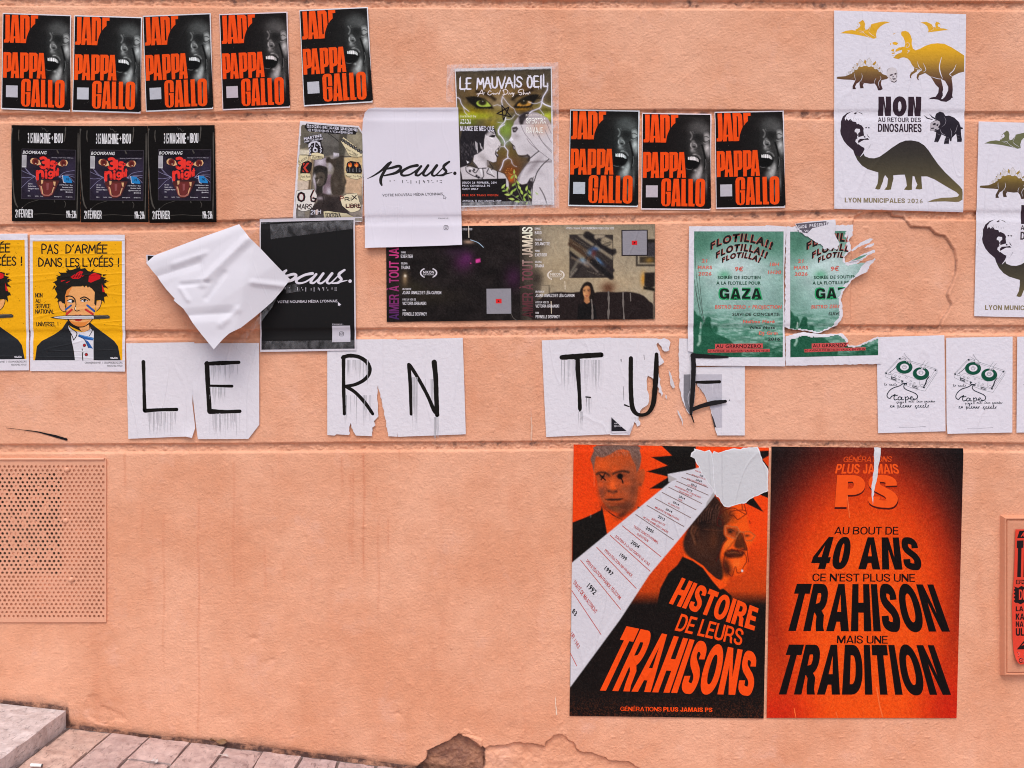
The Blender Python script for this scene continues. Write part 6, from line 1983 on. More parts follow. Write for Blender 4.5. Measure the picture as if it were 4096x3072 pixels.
# ------------------------------------------------------------------ yellow poster of a boy biting a knife
def boy():
    cr = crop(0, 880, 560, 1452)
    p = Print(cr, (318, 155, 1300, 155, 1302, 1572, 320, 1567), '#d9d1db', None, 'creased')
    Y, K = '#eba704', '#1d1915'
    a = 'illustration'
    p.poly(a, "345,222 1270,221 1275,1455 352,1455", Y, 1)
    r = np.random.default_rng(4)
    for _ in range(170):
        x, y = r.uniform(352, 1262), r.uniform(235, 1440)
        p.ell(a, x, y, r.uniform(1.5, 4.5) * (2.0 if r.random() < .1 else 1), r.uniform(1.5, 4), '#5b4208', 1.3, n=6)
    SK_, OR = '#e3a064', '#d9803a'
    p.poly(a, "370,1455 390,1310 440,1255 560,1190 650,1130 705,1045 720,1100 740,1230 765,1350 780,1455", '#232428', 2)
    p.poly(a, "935,1060 985,1100 1060,1160 1190,1255 1230,1310 1258,1455 975,1455 975,1180 945,1130", '#232428', 2)
    p.poly(a, "706,1055 720,1100 790,1155 870,1165 940,1125 975,1150 977,1455 780,1455 765,1350 740,1230 722,1140", '#d4cfd8', 2)
    p.poly(a, "700,1010 740,1070 810,1105 880,1105 940,1060 945,1090 935,1140 870,1165 845,1155 760,1115 720,1090", K, 3)
    p.poly(a, "828,1118 880,1108 930,1085 935,1135 870,1165 845,1150", SK_, 4)
    p.poly(a, "612,850 640,840 670,870 688,945 660,950 630,920", SK_, 2); p.stroke(a, "612,850 628,915 660,948 688,945", 7, K, 3)
    p.poly(a, "1052,830 1062,850 1040,912 1008,946 998,900 1000,850", SK_, 2); p.stroke(a, "1055,830 1060,855 1040,912 1005,948", 7, K, 3)
    p.poly(a, "680,700 760,690 990,690 1000,760 995,900 985,1000 940,1060 880,1105 810,1105 740,1070 700,1010 690,930 678,830", SK_, 4)
    p.poly(a, "680,720 760,690 722,760 704,850 705,960 740,1060 700,1010 690,930 678,830", OR, 5); p.poly(a, "720,1040 780,1060 880,1062 940,1040 880,1105 810,1105 750,1080", OR, 5)
    p.stroke(a, "688,880 695,980 735,1062 805,1106 880,1106 945,1058 985,1000", 8, K, 6)
    p.poly(a, "570,650 602,622 590,600 640,572 628,548 700,548 690,527 758,518 800,502 798,486 850,508 890,500 920,532 1000,546 1062,560 1058,590 1107,602 1085,622 1112,650 1088,660 1102,702 1072,700 1085,730 1112,792 1085,800 1092,850 1052,830 1010,835 1004,892 985,870 988,790 990,750 960,712 940,700 930,690 920,705 900,680 880,700 870,682 840,690 750,692 700,730 682,790 684,872 652,860 640,842 600,852 612,825 588,802 602,770 573,712 596,690", K, 7)
    for x, y, dx, dy in [(575, 690, -14, 20), (600, 790, -16, 18), (640, 560, -16, -14), (720, 525, -14, -16), (830, 498, 6, -14), (960, 535, 16, -14), (1080, 575, 20, -4), (1100, 630, 20, 6), (1098, 690, 18, 14), (1105, 770, 12, 18), (1080, 830, 6, 22), (590, 640, -22, 8), (620, 590, -18, -10)]:
        p.stroke(a, [(x, y, 18), (x + dx * 1.6, y + dy * 1.6, 2)], 1, K, 7, sm=0)
    RD = '#c8151c'
    p.poly(a, "738,592 790,560 838,530 872,540 850,570 882,580 822,612 762,612", RD, 8); p.poly(a, "930,582 960,560 990,550 1050,573 1047,612 1000,630 950,652 924,642", RD, 8); p.poly(a, "1062,660 1078,700 1096,750 1070,747 1066,700", RD, 8)
    p.poly(a, "640,630 690,625 640,645", RD, 8); p.poly(a, "690,650 740,630 700,658", RD, 8)
    for x in range(770, 900, 26):
        p.stroke(a, [(x, 600), (x + 26, 556)], 6, K, 9, sm=0)
    B = '#26579c'
    p.stroke(a, "694,795 730,790 762,800 785,826", 13, K, 6); p.stroke(a, "842,815 880,800 912,812 938,832", 13, K, 6)
    p.ell(a, 742, 842, 35, 15, '#dcd8dc', 6); p.ell(a, 763, 842, 14, 15, K, 7); p.stroke(a, "705,838 745,824 782,842", 8, K, 8); p.stroke(a, "710,850 745,860 780,850", 4, K, 8)
    p.ell(a, 880, 836, 34, 14, '#dcd8dc', 6); p.ell(a, 884, 836, 13, 14, K, 7); p.stroke(a, "845,836 880,820 916,838", 8, K, 8)
    p.stroke(a, "786,822 795,880 782,925 800,945 830,940", 8, K, 6); p.stroke(a, "792,905 790,930", 6, '#f0e2cf', 7)
    p.stroke(a, "690,930 745,886", 18, B, 7, sm=0); p.stroke(a, "698,978 752,930", 21, '#c7322c', 7, sm=0); p.stroke(a, "912,886 985,946", 21, B, 7, sm=0); p.stroke(a, "896,930 970,977", 21, '#c7322c', 7, sm=0)
    p.poly(a, "768,992 795,982 820,986 845,980 860,994", '#b3312a', 7); p.poly(a, "778,1030 860,1030 850,1046 820,1052 790,1046", '#b3312a', 7)
    p.poly(a, "528,1008 690,990 982,988 988,1030 690,1034 570,1022", K, 9); p.poly(a, "560,1008 690,996 978,995 982,1024 690,1028 590,1018", '#c9c5cc', 10); p.stroke(a, "620,1012 800,1010 960,1009", 4, '#8f8b92', 10.6)
    p.poly(a, "976,990 1128,988 1148,1003 1142,1022 985,1029", '#3a3836', 11); p.stroke(a, "1000,998 1080,995 1130,1000", 5, '#77736f', 11.6)
    p.stroke(a, "706,1055 732,1115 800,1172 770,1245 760,1222 735,1172", 9, K, 4); p.stroke(a, "965,1140 930,1200", 7, K, 4); p.stroke(a, "728,1150 745,1250 766,1345 780,1450", 8, K, 4)
    p.poly(a, "820,1185 900,1205 975,1222 972,1250 880,1238 812,1207", B, 5); p.poly(a, "882,1240 920,1258 972,1335 925,1326", B, 5); p.stroke(a, "830,1190 900,1212 972,1230", 6, '#4f8fd0', 6); p.stroke(a, "815,1206 880,1240 925,1326", 5, K, 6)
    for q in ((882, 1300), (902, 1396)):
        p.ell(a, q[0], q[1], 17, 17, K, 5); p.ell(a, q[0], q[1], 12, 12, '#b5232a', 6)
    p.stroke(a, "858,1335 862,1352", 7, K, 5, sm=0); p.stroke(a, "866,1372 862,1400 866,1455", 9, K, 5)
    p.stroke(a, "1150,1430 1170,1425 1180,1438 1200,1424 1228,1432", 5, '#d4cfd8', 4); p.stroke(a, "1155,1438 1226,1438", 5, '#d4cfd8', 4, sm=0)
    g = 'hand_lettering'
    p.pen(g, 'PAS', (442, 258, 610, 350), 13, K, 3, jit=.01); p.pen(g, "D'ARMÉE", (690, 262, 1116, 345), 13, K, 3, jit=.008)
    p.pen(g, 'DANS', (408, 400, 645, 482), 13, K, 3, jit=.01); p.pen(g, 'LES', (692, 402, 825, 485), 13, K, 3, jit=.01); p.pen(g, 'LYCÉES !', (870, 398, 1240, 482), 13, K, 3, jit=.008)
    for t, b_ in (('NON', (376, 762, 445, 802)), ('AU', (378, 822, 423, 858)), ('SERVICE', (378, 874, 528, 914)), ('NATIONAL', (376, 930, 568, 970)), ('UNIVERSEL !', (386, 1062, 610, 1100))):
        p.pen(g, t, b_, 6.5, K, 3, jit=.008)
    g = 'small_lettering'
    p.text(g, 'CRAAM@RISEUP.NET  //  CRAAM.NOBLOGS.ORG', (886, 1471, 1276, 1490), '#2a2528', 2); p.text(g, 'REJOIGNEZ-NOUS !', (1118, 1504, 1278, 1521), '#2a2528', 2)
    return p


by = boy()
k6 = crop(0, 880, 560, 1452)
wr = lambda x, z: -0.0007 * np.abs(np.sin(z * 62 + 6 * x)) ** 6
place(by, 'protest_poster', 'complete yellow poster of a boy biting a knife, left of the folded sheet', 'poster', off=0.0003, group='yellow posters of a boy biting a knife')
place(by, 'protest_poster', 'yellow poster of a boy biting a knife at the left edge', 'poster', quad=k6(quad_of((-690, 150, 292, 142, 309, 1559, -672, 1566))), off=0.0003, group='yellow posters of a boy biting a knife')

# ------------------------------------------------------------------ green fund-raising posters
KR = crop(2700, 860, 3600, 2212)


def green(torn):
    if torn:
        main = rough(KR(P("1085,120 1745,100 1738,205 1700,250 1722,300 1724,345 1655,420 1668,470 1790,452 1885,385 1893,397 1800,470 1712,522 1760,520 1950,428 1960,442 1900,510 1882,560 1760,622 1730,640 1690,700 1640,760 1622,830 1640,900 1640,1000 1590,1085 1500,1130 1400,1165 1300,1140 1110,1118 1072,1100")), 7, 2.6, 3)
        low = rough(KR(P("1082,1192 1250,1150 1420,1172 1640,1165 1690,1222 1700,1285 1780,1285 1985,1195 2010,1210 2016,1465 1082,1482")), 8, 1.6, 4)
        ol = [main, low]
    else:
        ol = [np.vstack([KR(P("133,115 880,112 890,104 1085,118 1062,600 1076,1488 640,1484 205,1482")), rough(KR(P("205,1482 190,1440 182,1352")), 5, 2, 5, False), KR(P("124,1340 122,1228 128,600"))])]
    q = (1075, 103, 2018, 86, 2014, 1465, 1078, 1482) if torn else (133, 115, 1085, 112, 1078, 1488, 124, 1482)
    p = Print(KR, q, '#dad4de', ol)
    H = homography(quad_of((133, 115, 1085, 112, 1078, 1488, 124, 1482)), quad_of((1075, 118, 2018, 100, 2014, 1465, 1078, 1482))) if torn else (lambda v: v)
    if torn:
        # inked area stops short of the torn white fibres
        p.clip = [rough(KR(P("1085,130 1660,112 1690,140 1662,200 1690,262 1660,330 1690,345 1640,430 1640,470 1690,500 1860,470 1760,600 1725,632 1660,690 1620,760 1600,830 1610,900 1605,1000 1560,1075 1490,1120 1400,1150 1300,1130 1110,1110 1080,1095")), 6, 3.5, 8),
                  rough(KR(P("1090,1235 1250,1190 1420,1205 1600,1180 1660,1225 1690,1300 1790,1298 1985,1215 1990,1385 1090,1400")), 6, 2, 9)]
        # the fold-back strip keeps its own colour
    Q = lambda s_: H(P(s_) if isinstance(s_, str) else np.asarray(s_, float))
    BX = lambda *b: Q(quad_of(b)).ravel()
    cv = p.canvas(BX(183, 165, 1060, 166, 1052, 1400, 174, 1400), 9)
    cv.fill('#5b8a79')
    # paint in the un-torn poster's coordinates
    if torn:
        Hi = homography(quad_of((1075, 118, 2018, 100, 2014, 1465, 1078, 1482)), quad_of((133, 115, 1085, 112, 1078, 1488, 124, 1482)))
        xy = Hi(np.c_[cv.X.ravel(), cv.Y.ravel()]); X0, Y0 = cv.X, cv.Y
        cv.X, cv.Y = xy[:, 0].reshape(X0.shape), xy[:, 1].reshape(X0.shape)
    b = cv.blob
    b(620, 640, 470, 340, '#b1c6c5', .97); b(560, 490, 340, 150, '#bccfcf', .95); b(900, 800, 200, 200, '#8fb0aa', .7); b(620, 900, 400, 120, '#8cafa8', .8); b(800, 1060, 260, 80, '#7fa59a', .8)
    b(250, 300, 160, 160, '#42725e', .8); b(950, 300, 160, 140, '#42725f', .7); b(620, 210, 300, 60, '#3f7460', .6); b(480, 590, 60, 40, '#58a07c', .8)
    cv.noise(110, .10, 12)
    wv = np.clip((cv.Y - 880) / 200, 0, 1)
    st = vnoise(cv.X * .22, cv.Y, 14, 15) * .6 + vnoise(cv.X * .3, cv.Y, 7, 16) * .4
    cv.mix(np.clip(st * 1.6, 0, 1) * wv * .8, '#a7c4bc'); cv.mix(np.clip(-st * 1.6, 0, 1) * wv * .8, '#356d57')
    cv.mix(np.clip((cv.Y - 1180) / 120, 0, 1) * np.clip(.75 - .8 * st, 0, 1), '#20573f'); b(640, 1260, 200, 30, '#8fb3a6', .6); b(560, 1360, 150, 24, '#9dbcb0', .5)
    DG = '#1f5640'
    cv.poly("176,930 200,960 215,990 250,1000 272,1040 262,1080 240,1110 235,1190 215,1290 176,1330", DG, 1, 5); cv.poly("262,1100 285,1045 300,1010 325,1005 348,1025 345,1060 360,1110 400,1170 480,1200 600,1290 640,1400 176,1400 176,1250 240,1240", DG, 1, 5, 2)
    cv.blob(390, 1125, 30, 40, DG, 1, 0, 6); cv.blob(320, 1035, 28, 36, DG, 1, 0, 6); cv.stroke("235,1190 240,1240 220,1280", 22, '#9dbcae', .9, 6); cv.stroke("250,1060 245,1110", 12, '#c4d2cc', .9, 5)
    cv.grain(6)
    if torn:
        cv.X, cv.Y = X0, Y0
    p.picture('sea_picture', cv, 1)
    a = 'sea_picture'
    for s_ in ("190,330 205,600 250,900 290,1060", "185,640 215,840 275,1050", "225,500 250,800 275,1050", "200,740 240,980"):
        if not torn:
            p.stroke(a, Q(s_), 4, '#3f4a46', 2)
    K, R = '#1c1a19', '#cc5c54'
    g = 'title_lettering'
    lines = [("FLOTILLA!!", 342, 935, 352, 300, 75, 0.0), ("FLOTILLA!!", 395, 885, 438, 385, 66, 0.0), ("FLOTILLA!", 455, 818, 478, 430, 52, 0)]
    for i, (t, x0, x1, yb, ymid, hgt, _) in enumerate(lines):
        dy = (82, 76, 50)[i]

        def warp(u, v, x0=x0, x1=x1, yb=yb, hgt=hgt, dy=dy):
            x = x0 + (x1 - x0) * u
            arc = 4 * u * (1 - u)
            tilt = (u - .5) * 2
            y = yb - dy * arc - hgt * v * (1.0 + .15 * arc)
            return Q(np.c_[x + 14 * v + tilt * 14 * v, y])
        p.text(g, t, None, R, 2, bold=.085, track=.0, warp=warp)
        p.text(g, t, None, K, 3, bold=.05, track=.055, warp=warp)
    def two(t, bx, col, rim, L=2, sh=.12, bo=.0):
        sx = bx[2] - bx[0]
        q = np.array(quad_of(bx)); q[:2, 0] += sh * (bx[3] - bx[1])
        e = (bx[3] - bx[1]) * .06
        q2 = q + np.array([[-e, -e], [e, -e], [e, e], [-e, e]])
        p.text(g2, t, Q(q2).ravel(), rim, L, bold=.03 + bo); p.text(g2, t, Q(q).ravel(), col, L + 1, bold=.018 + bo)
    g2 = 'small_lettering'
    D = '#3a2a28'
    for t, bx in (('21', (257, 438, 308, 470)), ('MARS', (217, 503, 355, 535)), ('2026', (224, 565, 350, 597)), ('9€', (582, 515, 658, 555)), ('18H', (925, 472, 1012, 504)), ('-', (965, 520, 985, 528)), ('1H30', (907, 550, 1032, 582)), ('BISTRO ZERO + PROJECTION', (388, 890, 1036, 922)), ('Naïima Maré', (662, 1034, 970, 1064)), ('DJ Grin', (818, 1147, 1000, 1177))):
        two(t, bx, '#dc6a5c', '#8a4a42')
    for t, bx in (('SUIVI DE CONCERTS:', (556, 964, 1020, 992)), ('Nika Noss', (735, 1092, 975, 1120)), ('2016', (905, 1206, 1022, 1236))):
        two(t, bx, K, '#6f8a80')
    for t, bx in (('SOIRÉE DE SOUTIEN', (415, 603, 833, 632)), ('À LA FLOTILLE POUR', (402, 657, 833, 687))):
        two(t, bx, '#14261e', '#4c9a78', sh=0)
    g = 'large_lettering'
    p.text(g, 'GAZA', BX(420, 716, 855, 836), '#2c9a63', 2, face=(34, 30)); p.text(g, 'GAZA', BX(432, 726, 842, 826), '#14201b', 3, face=(24, 19), track=.04)
    for x0, x1, y in ((440, 520, 825), (540, 600, 822), (620, 660, 822), (770, 845, 824)):
        pass
    p.clip, keep = p.clip, p.clip
    if not torn:
        p.poly(g2, Q("388,1268 855,1264 858,1312 388,1318"), '#c94f4f', 2); p.poly(g2, Q("316,1322 925,1318 926,1348 316,1354"), '#c94f4f', 2)
    else:
        p.poly(g2, Q("388,1268 760,1266 735,1300 720,1314 388,1318"), '#c94f4f', 2); p.poly(g2, Q("316,1322 925,1318 926,1348 316,1354"), '#c94f4f', 2)
    p.text(g2, 'AU GRRRNDZERO', BX(398, 1273, 838, 1308), '#2a1614', 3, bold=.02); p.text(g2, '60 AVENUE DE BOHLEN VAULX EN VELIN', BX(322, 1326, 920, 1347), '#2a1614', 3, bold=.01)
    return p


place(green(False), 'benefit_poster', 'whole green sea poster with arched red edged lettering above the marker letter E', 'poster', off=0.0040, group='green sea posters')
place(green(True), 'benefit_poster', 'green sea poster torn open across its right side and lower middle', 'poster', off=0.0028, group='green sea posters', quad=None,
      lifts=((3460, 960, 60, .006), (3480, 1020, 70, .006)))
# torn strips and the scrap of another poster stuck on top
sc_ol = KR(P("1168,92 1300,70 1566,48 1572,110 1558,190 1580,235 1607,282"))
sc_ol = np.vstack([sc_ol, rough(KR(P("1607,282 1582,345 1545,325 1520,350 1490,330 1462,345 1430,300 1310,228 1212,172 1168,92")), 6, 2.6, 12, False)[:-1]])
p = Print(KR, (1168, 50, 1607, 50, 1607, 345, 1168, 345), '#d8d2dc', sc_ol)
p.poly('pasted_lettering', "1178,92 1470,66 1500,80 1490,100 1340,135 1290,185 1240,175 1200,130", '#5b5560', 1)
for i, (c, x) in enumerate(zip('GADE PRÉSENTE', range(1198, 1500, 23))):
    if c != ' ':
        y = 108 - (x - 1198) * .11
        p.text('pasted_lettering', c, (x, y, x + 18, y + 32), '#d8d2dc', 2, bold=.03)
p.text('pasted_lettering', 'A VI', (1212, 152, 1300, 176), '#d8d2dc', 2, bold=.02)
place(p, 'torn_scrap', 'torn white scrap with black cut out letters over the ragged green poster', 'torn paper', off=0.0050)
for i, (pts, lb) in enumerate((("1722,352 1770,308 1830,268 1905,232 1938,240 1900,280 1830,302 1780,330 1738,362", 'upper long white paper shred to the right of the torn green poster'),
                               ("1842,332 1870,310 1905,292 1945,278 1946,296 1900,322", 'short white paper shred between longer shreds right of the torn green poster'),
                               ("1690,468 1760,430 1850,380 1952,345 1955,372 1892,396 1820,440 1740,462", 'long white paper shred with a trace of green, lowest beside the torn green poster'))):
    ol = rough(KR(P(pts)), 5, 1.6, 30 + i)
    p = Print(KR, tuple(np.array([[1690, 232], [1955, 232], [1955, 470], [1690, 470]], float).ravel()), '#d6d0da', ol)
    if i == 2:
        p.poly('green_print', "1720,455 1800,412 1895,384 1880,396 1800,440", '#5f8f7d', 1)
    place(p, 'paper_shred', lb, 'torn paper', off=0.0036 + .0004 * i)

# ------------------------------------------------------------------ sheets with one marker letter each
KL, KT = crop(460, 1320, 1900, 2212), crop(2100, 1320, 3100, 2212)
MK = '#15110f'


def wash(p, x0, x1, y0, y1, n, seed):
    """ink washed down by rain: pale grey runs under the pen strokes"""
    r = np.random.default_rng(seed)
    for _ in range(n):
        x = r.uniform(x0, x1); L = (y1 - y0) * r.uniform(.35, 1.0); w_ = r.uniform(1.5, 6)
        g = int(r.uniform(165, 202))
        p.stroke('washed_ink', [(x, y0, w_), (x + r.uniform(-2, 2), y0 + L * .6, w_ * .7), (x + r.uniform(-3, 3), y0 + L, .6)], 1, '#%02x%02x%02x' % (g, g - 5, g + 3), 1.5, sm=0, cap=False)


def sheet(cr, quad, ol, strokes, washes, lb, off, lifts=(), wd_seed=1, extra=None, quadp=None):
    p = Print(cr, quad, '#dad3dc', ol)
    for i, w_ in enumerate(washes):
        wash(p, *w_, seed=wd_seed * 10 + i)
    for s_ in strokes:
        s_ = np.array(s_, float); s_[:, 2] *= 1.22 if cr is KL else 1.0
        p.stroke('marker_letter', s_, 1, MK, 2, sm=5, wob=.05)
    if extra:
        extra(p)
    return place(p, 'letter_sheet', lb, 'paper sheet', off=off, lifts=lifts, group='white sheets with one hand drawn letter each', grid=0.02 if lifts else 0)


sheet(KL, (72, 82, 490, 75, 492, 664, 85, 668), KL(P("72,82 490,75 486,300 478,450 496,600 480,662 440,654 85,668")), [[(178, 196, 20), (181, 300, 17), (183, 400, 17), (186, 492, 20)], [(188, 496, 20), (280, 490, 17), (382, 488, 18)]],
      [(192, 385, 505, 655, 34)], 'white sheet with a black marker letter L', .0006, ((760, 1750, 60, .008),), 1)
sheet(KL, (486, 82, 888, 82, 888, 670, 512, 670), KL(P("488,82 888,80 889,582 822,669 512,670 498,560 484,430 478,300 486,150")), [[(568, 205, 24), (572, 300, 24), (578, 400, 22), (584, 498, 24)], [(562, 208, 18), (640, 204, 22), (764, 199, 16)], [(586, 342, 12), (650, 344, 13), (722, 345, 15)], [(586, 500, 26), (680, 502, 18), (770, 499, 18)], [(575, 215, 10), (562, 240, 8), (566, 262, 8)]],
      [(590, 760, 215, 330, 26), (585, 680, 350, 470, 26), (580, 780, 510, 660, 40)], 'white sheet with a black marker letter E and its lower right corner bent up', .0009, ((790, 1560, 50, .004),), 2)
V = [KL([v])[0] for v in ((822, 669), (889, 582), (834, 612))]
rE = sheet  # (kept short)
sheet(KL, (1306, 62, 1735, 58, 1735, 655, 1306, 648), np.vstack([KL(P("1306,60 1734,56 1735,655 1680,652")), rough(KL(P("1680,652 1662,545 1640,440 1617,340 1612,420 1620,530 1592,560 1602,585 1582,600 1582,652")), 9, 2, 21, False), KL(P("1482,648")), rough(KL(P("1482,648 1462,610 1448,570 1440,645")), 8, 3, 22, False), KL(P("1362,640 1352,648 1306,645"))]),
      [[(1406, 165, 20), (1406, 260, 17), (1407, 380, 18), (1411, 515, 16)], [(1400, 170, 18), (1440, 158, 20), (1500, 166, 19), (1550, 200, 20), (1568, 250, 18), (1540, 300, 18), (1480, 334, 17), (1415, 346, 16)], [(1420, 346, 18), (1480, 385, 17), (1540, 450, 18), (1585, 515, 16)]],
      [(1415, 1560, 185, 340, 36), (1410, 1590, 400, 600, 24)], 'white sheet with a black marker letter R, torn along the bottom', .0006, (), 3)
sheet(KL, (1733, 60, 2137, 48, 2155, 640, 1735, 655), KL(P("1730,60 2137,48 2147,350 2156,640 1738,656 1733,600 1730,520 1728,300")), [[(1806, 212, 18), (1815, 330, 18), (1822, 515, 18)], [(1812, 215, 16), (1860, 290, 18), (1920, 400, 18), (1960, 490, 20), (1985, 522, 16)], [(1962, 198, 26), (1972, 300, 24), (1975, 400, 24), (1980, 522, 22)]],
      [(1826, 1860, 290, 640, 26), (1960, 1990, 535, 680, 26), (1900, 1970, 300, 480, 12)], 'white sheet with a black marker letter N', .0009, (), 4)
sheet(KT, (148, 92, 756, 68, 752, 925, 187, 945), KT(P("148,92 756,66 762,90 756,400 752,922 187,946 165,500")), [[(325, 243, 44), (420, 236, 46), (540, 228, 46), (672, 220, 44)], [(460, 250, 50), (470, 400, 40), (480, 560, 32), (485, 690, 34), (483, 715, 14)]],
      [(320, 680, 265, 560, 60), (470, 510, 720, 880, 14), (540, 585, 600, 800, 12)], 'white sheet with a black marker letter T', .0006, (), 5,
      lambda p: (p.stroke('marker_letter', "538,592 560,594 578,596", 12, MK, 2), p.stroke('marker_letter', "540,600 540,640", 2, MK, 2, sm=0)))
olU = np.vstack([KT(P("756,70 1160,75")), rough(KT(P("1160,75 1250,80 1285,110 1275,180 1230,190 1175,110 1160,130 1200,240 1230,285 1180,320 1190,460 1220,560 1205,590 1170,500 1140,440 1085,405 1078,500 1095,600 1085,660 1020,710 1000,770 1018,840 990,855 960,810")), 10, 4, 23, False), KT(P("900,790 850,832 760,770"))])
U_ = sheet(KT, (756, 70, 1365, 75, 1365, 930, 752, 930), np.vstack([olU[:-3], KT(P("962,815 925,930 752,928 754,500"))]), [[(935, 250, 36), (934, 400, 40), (936, 550, 40), (950, 690, 42), (1000, 748, 32), (1080, 738, 30), (1130, 660, 42), (1148, 520, 44), (1158, 380, 46), (1162, 215, 34)], [(880, 662, 14), (920, 678, 10)], [(848, 262, 8), (850, 280, 4)], [(1050, 220, 4), (1054, 262, 3)], [(868, 500, 3), (873, 620, 3)]],
           [(940, 1000, 770, 820, 8)], 'tattered white sheet with a black marker letter U, its right side ripped away', .0009, (), 6)
# scrap lying over the lower corner of that sheet
p = Print(KT, (755, 768, 965, 768, 965, 930, 755, 930), '#d5cdd8', KT(P("756,770 905,905 962,812 925,928 912,918 895,905 770,912 754,890")))
p.poly('printed_corner', "762,772 840,845 898,893 762,896", '#1f1b24', 1)
p.text('printed_corner', 'www', (786, 816, 832, 830), '#d5cdd8', 2); p.text('printed_corner', '@krasp', (786, 840, 850, 854), '#d5cdd8', 2)
place(p, 'torn_corner', 'dark printed corner with a curled white edge at the foot of the letter U sheet', 'torn paper', off=.0022, grid=.012, lifts=((2530, 1700, 40, .010),))
for i, (pts, lb) in enumerate((("1268,350 1290,385 1305,440 1325,500 1310,518 1288,490 1278,420", 'thin upright white paper sliver right of the marker letter U'),
                               ("1340,692 1370,740 1392,790 1398,858 1380,800 1352,740", 'narrow white paper sliver low between the marker letters U and E'),
                               ("1238,560 1252,580 1256,618 1242,600", 'tiny white paper flake beside the ripped edge of the letter U sheet'))):
    p = Print(KT, (1230, 340, 1400, 340, 1400, 860, 1230, 860), '#d0c6cc', rough(KT(P(pts)), 5, 1.4, 40 + i))
    place(p, 'paper_sliver', lb, 'torn paper', off=.0006)


def e_extra(p):
    p.poly('grey_print', "1402,394 1462,392 1456,745 1420,690 1400,600", '#77747c', 1); p.poly('grey_print', "1500,392 1740,392 1742,860 1690,870 1640,690 1600,590 1520,480 1505,430", '#b9b3bf', 1)
    p.poly('grey_print', "1642,730 1665,780 1690,862 1672,858", '#3a363c', 1.6)
    p.stroke('grey_print', "1455,540 1440,600 1452,680", 6, '#b5afb8', 1.7)


olE = [np.vstack([KT(P("1363,75 1480,78 1500,80 1510,420 1500,600 1480,745 1450,745")), rough(KT(P("1450,745 1420,690 1385,600 1366,520 1362,400 1358,150")), 9, 2, 25, False)]),
       np.vstack([KT(P("1500,330 1942,318 1942,932 1698,932")), rough(KT(P("1698,932 1672,840 1640,700 1600,600 1560,530 1520,485 1500,430")), 8, 2, 26, False)])]
eQ = [[(1482, 235, 40), (1486, 320, 42), (1482, 450, 40), (1476, 580, 40), (1466, 700, 30), (1464, 745, 20)], [(1515, 462, 24), (1600, 462, 30), (1718, 458, 28)], [(1480, 700, 34), (1560, 670, 36), (1660, 645, 42), (1768, 630, 26)], [(1470, 760, 14), (1490, 820, 8)], [(1805, 620, 9), (1808, 621, 9)]]
sheet(KT, (1360, 75, 1942, 75, 1942, 932, 1360, 932), olE, eQ[1:2] + eQ[4:5], [(1520, 1720, 480, 600, 16)], 'ripped white sheet with a black marker letter E below the green poster', .0006, (), 7, e_extra)


def drawn(name, strokes, cr, lb, cat, off, wob=.06, holes=None):
    """marker strokes made straight on the wall (and over what was pasted there)"""
    p = Print.__new__(Print)
    pts = np.vstack([np.asarray(s_, float)[:, :2] for s_ in strokes])
    lo, hi = pts.min(0) - 5, pts.max(0) + 5
    p.cr = cr; p.quad = cr(quad_of((lo[0], lo[1], hi[0], hi[1]))); p.parts = {}; p.mat = 'marker'; p.clip = None; p.outlines = []
    p.parts[''] = Part()
    for s_ in strokes:
        p.stroke('', np.array(s_, float), 1, MK, 0.5, sm=5, wob=wob)
    return place(p, name, lb, cat, off=off)


drawn('marker_stroke', [eQ[0], eQ[2], eQ[3], [(1480, 228, 44), (1560, 232, 36), (1680, 238, 30), (1790, 240, 14)]], KT, 'black marker strokes of the last letter E running over bare wall and green poster', 'marker drawing', .0056)
drawn('marker_stroke', [[(50, 22, 3), (200, 40, 5), (290, 52, 9), (350, 66, 14), (430, 86, 16), (515, 111, 17)]], crop(0, 1700, 800, 1543), 'short slanted black marker dash on the bare wall above the vent plate', 'marker drawing', -.0008, .25)
# residue of scraped stickers: thin pale flecks
for i, (pts, lb) in enumerate((([(54, 560, 4), (56, 580, 3)], ''), ([(50, 690, 3), (55, 800, 5), (56, 860, 8), (55, 975, 10)], ''))):
    pass
p = Print(KT, (45, 545, 70, 545, 70, 985, 45, 985), '#dfb49e', rough(KT(P("50,690 56,692 60,800 66,870 62,975 50,980 52,870 52,800")), 8, 1.5, 50))
place(p, 'glue_residue', 'thin pale streak of glue residue left of the letter T sheet', 'residue', off=-.0009)
ck2 = crop(1400, 2700, 2900, 2212)
p = Print(ck2, (1204, 50, 1224, 50, 1224, 240, 1204, 240), '#e8cbb8', rough(ck2(P("1210,120 1214,140 1216,180 1223,232 1215,234 1212,190 1209,150")), 8, 1, 51))
place(p, 'glue_residue', 'thin whitish scrape left of the bottom corner of the long red poster', 'residue', off=-.0009)
# ------------------------------------------------------------------ two large red and black campaign posters
ident = crop(0, 0, 1, 1)
k5, k2, k3 = crop(2250, 1750, 3080, 1197), crop(2270, 1760, 2770, 1659), crop(2600, 1760, 3100, 1382)


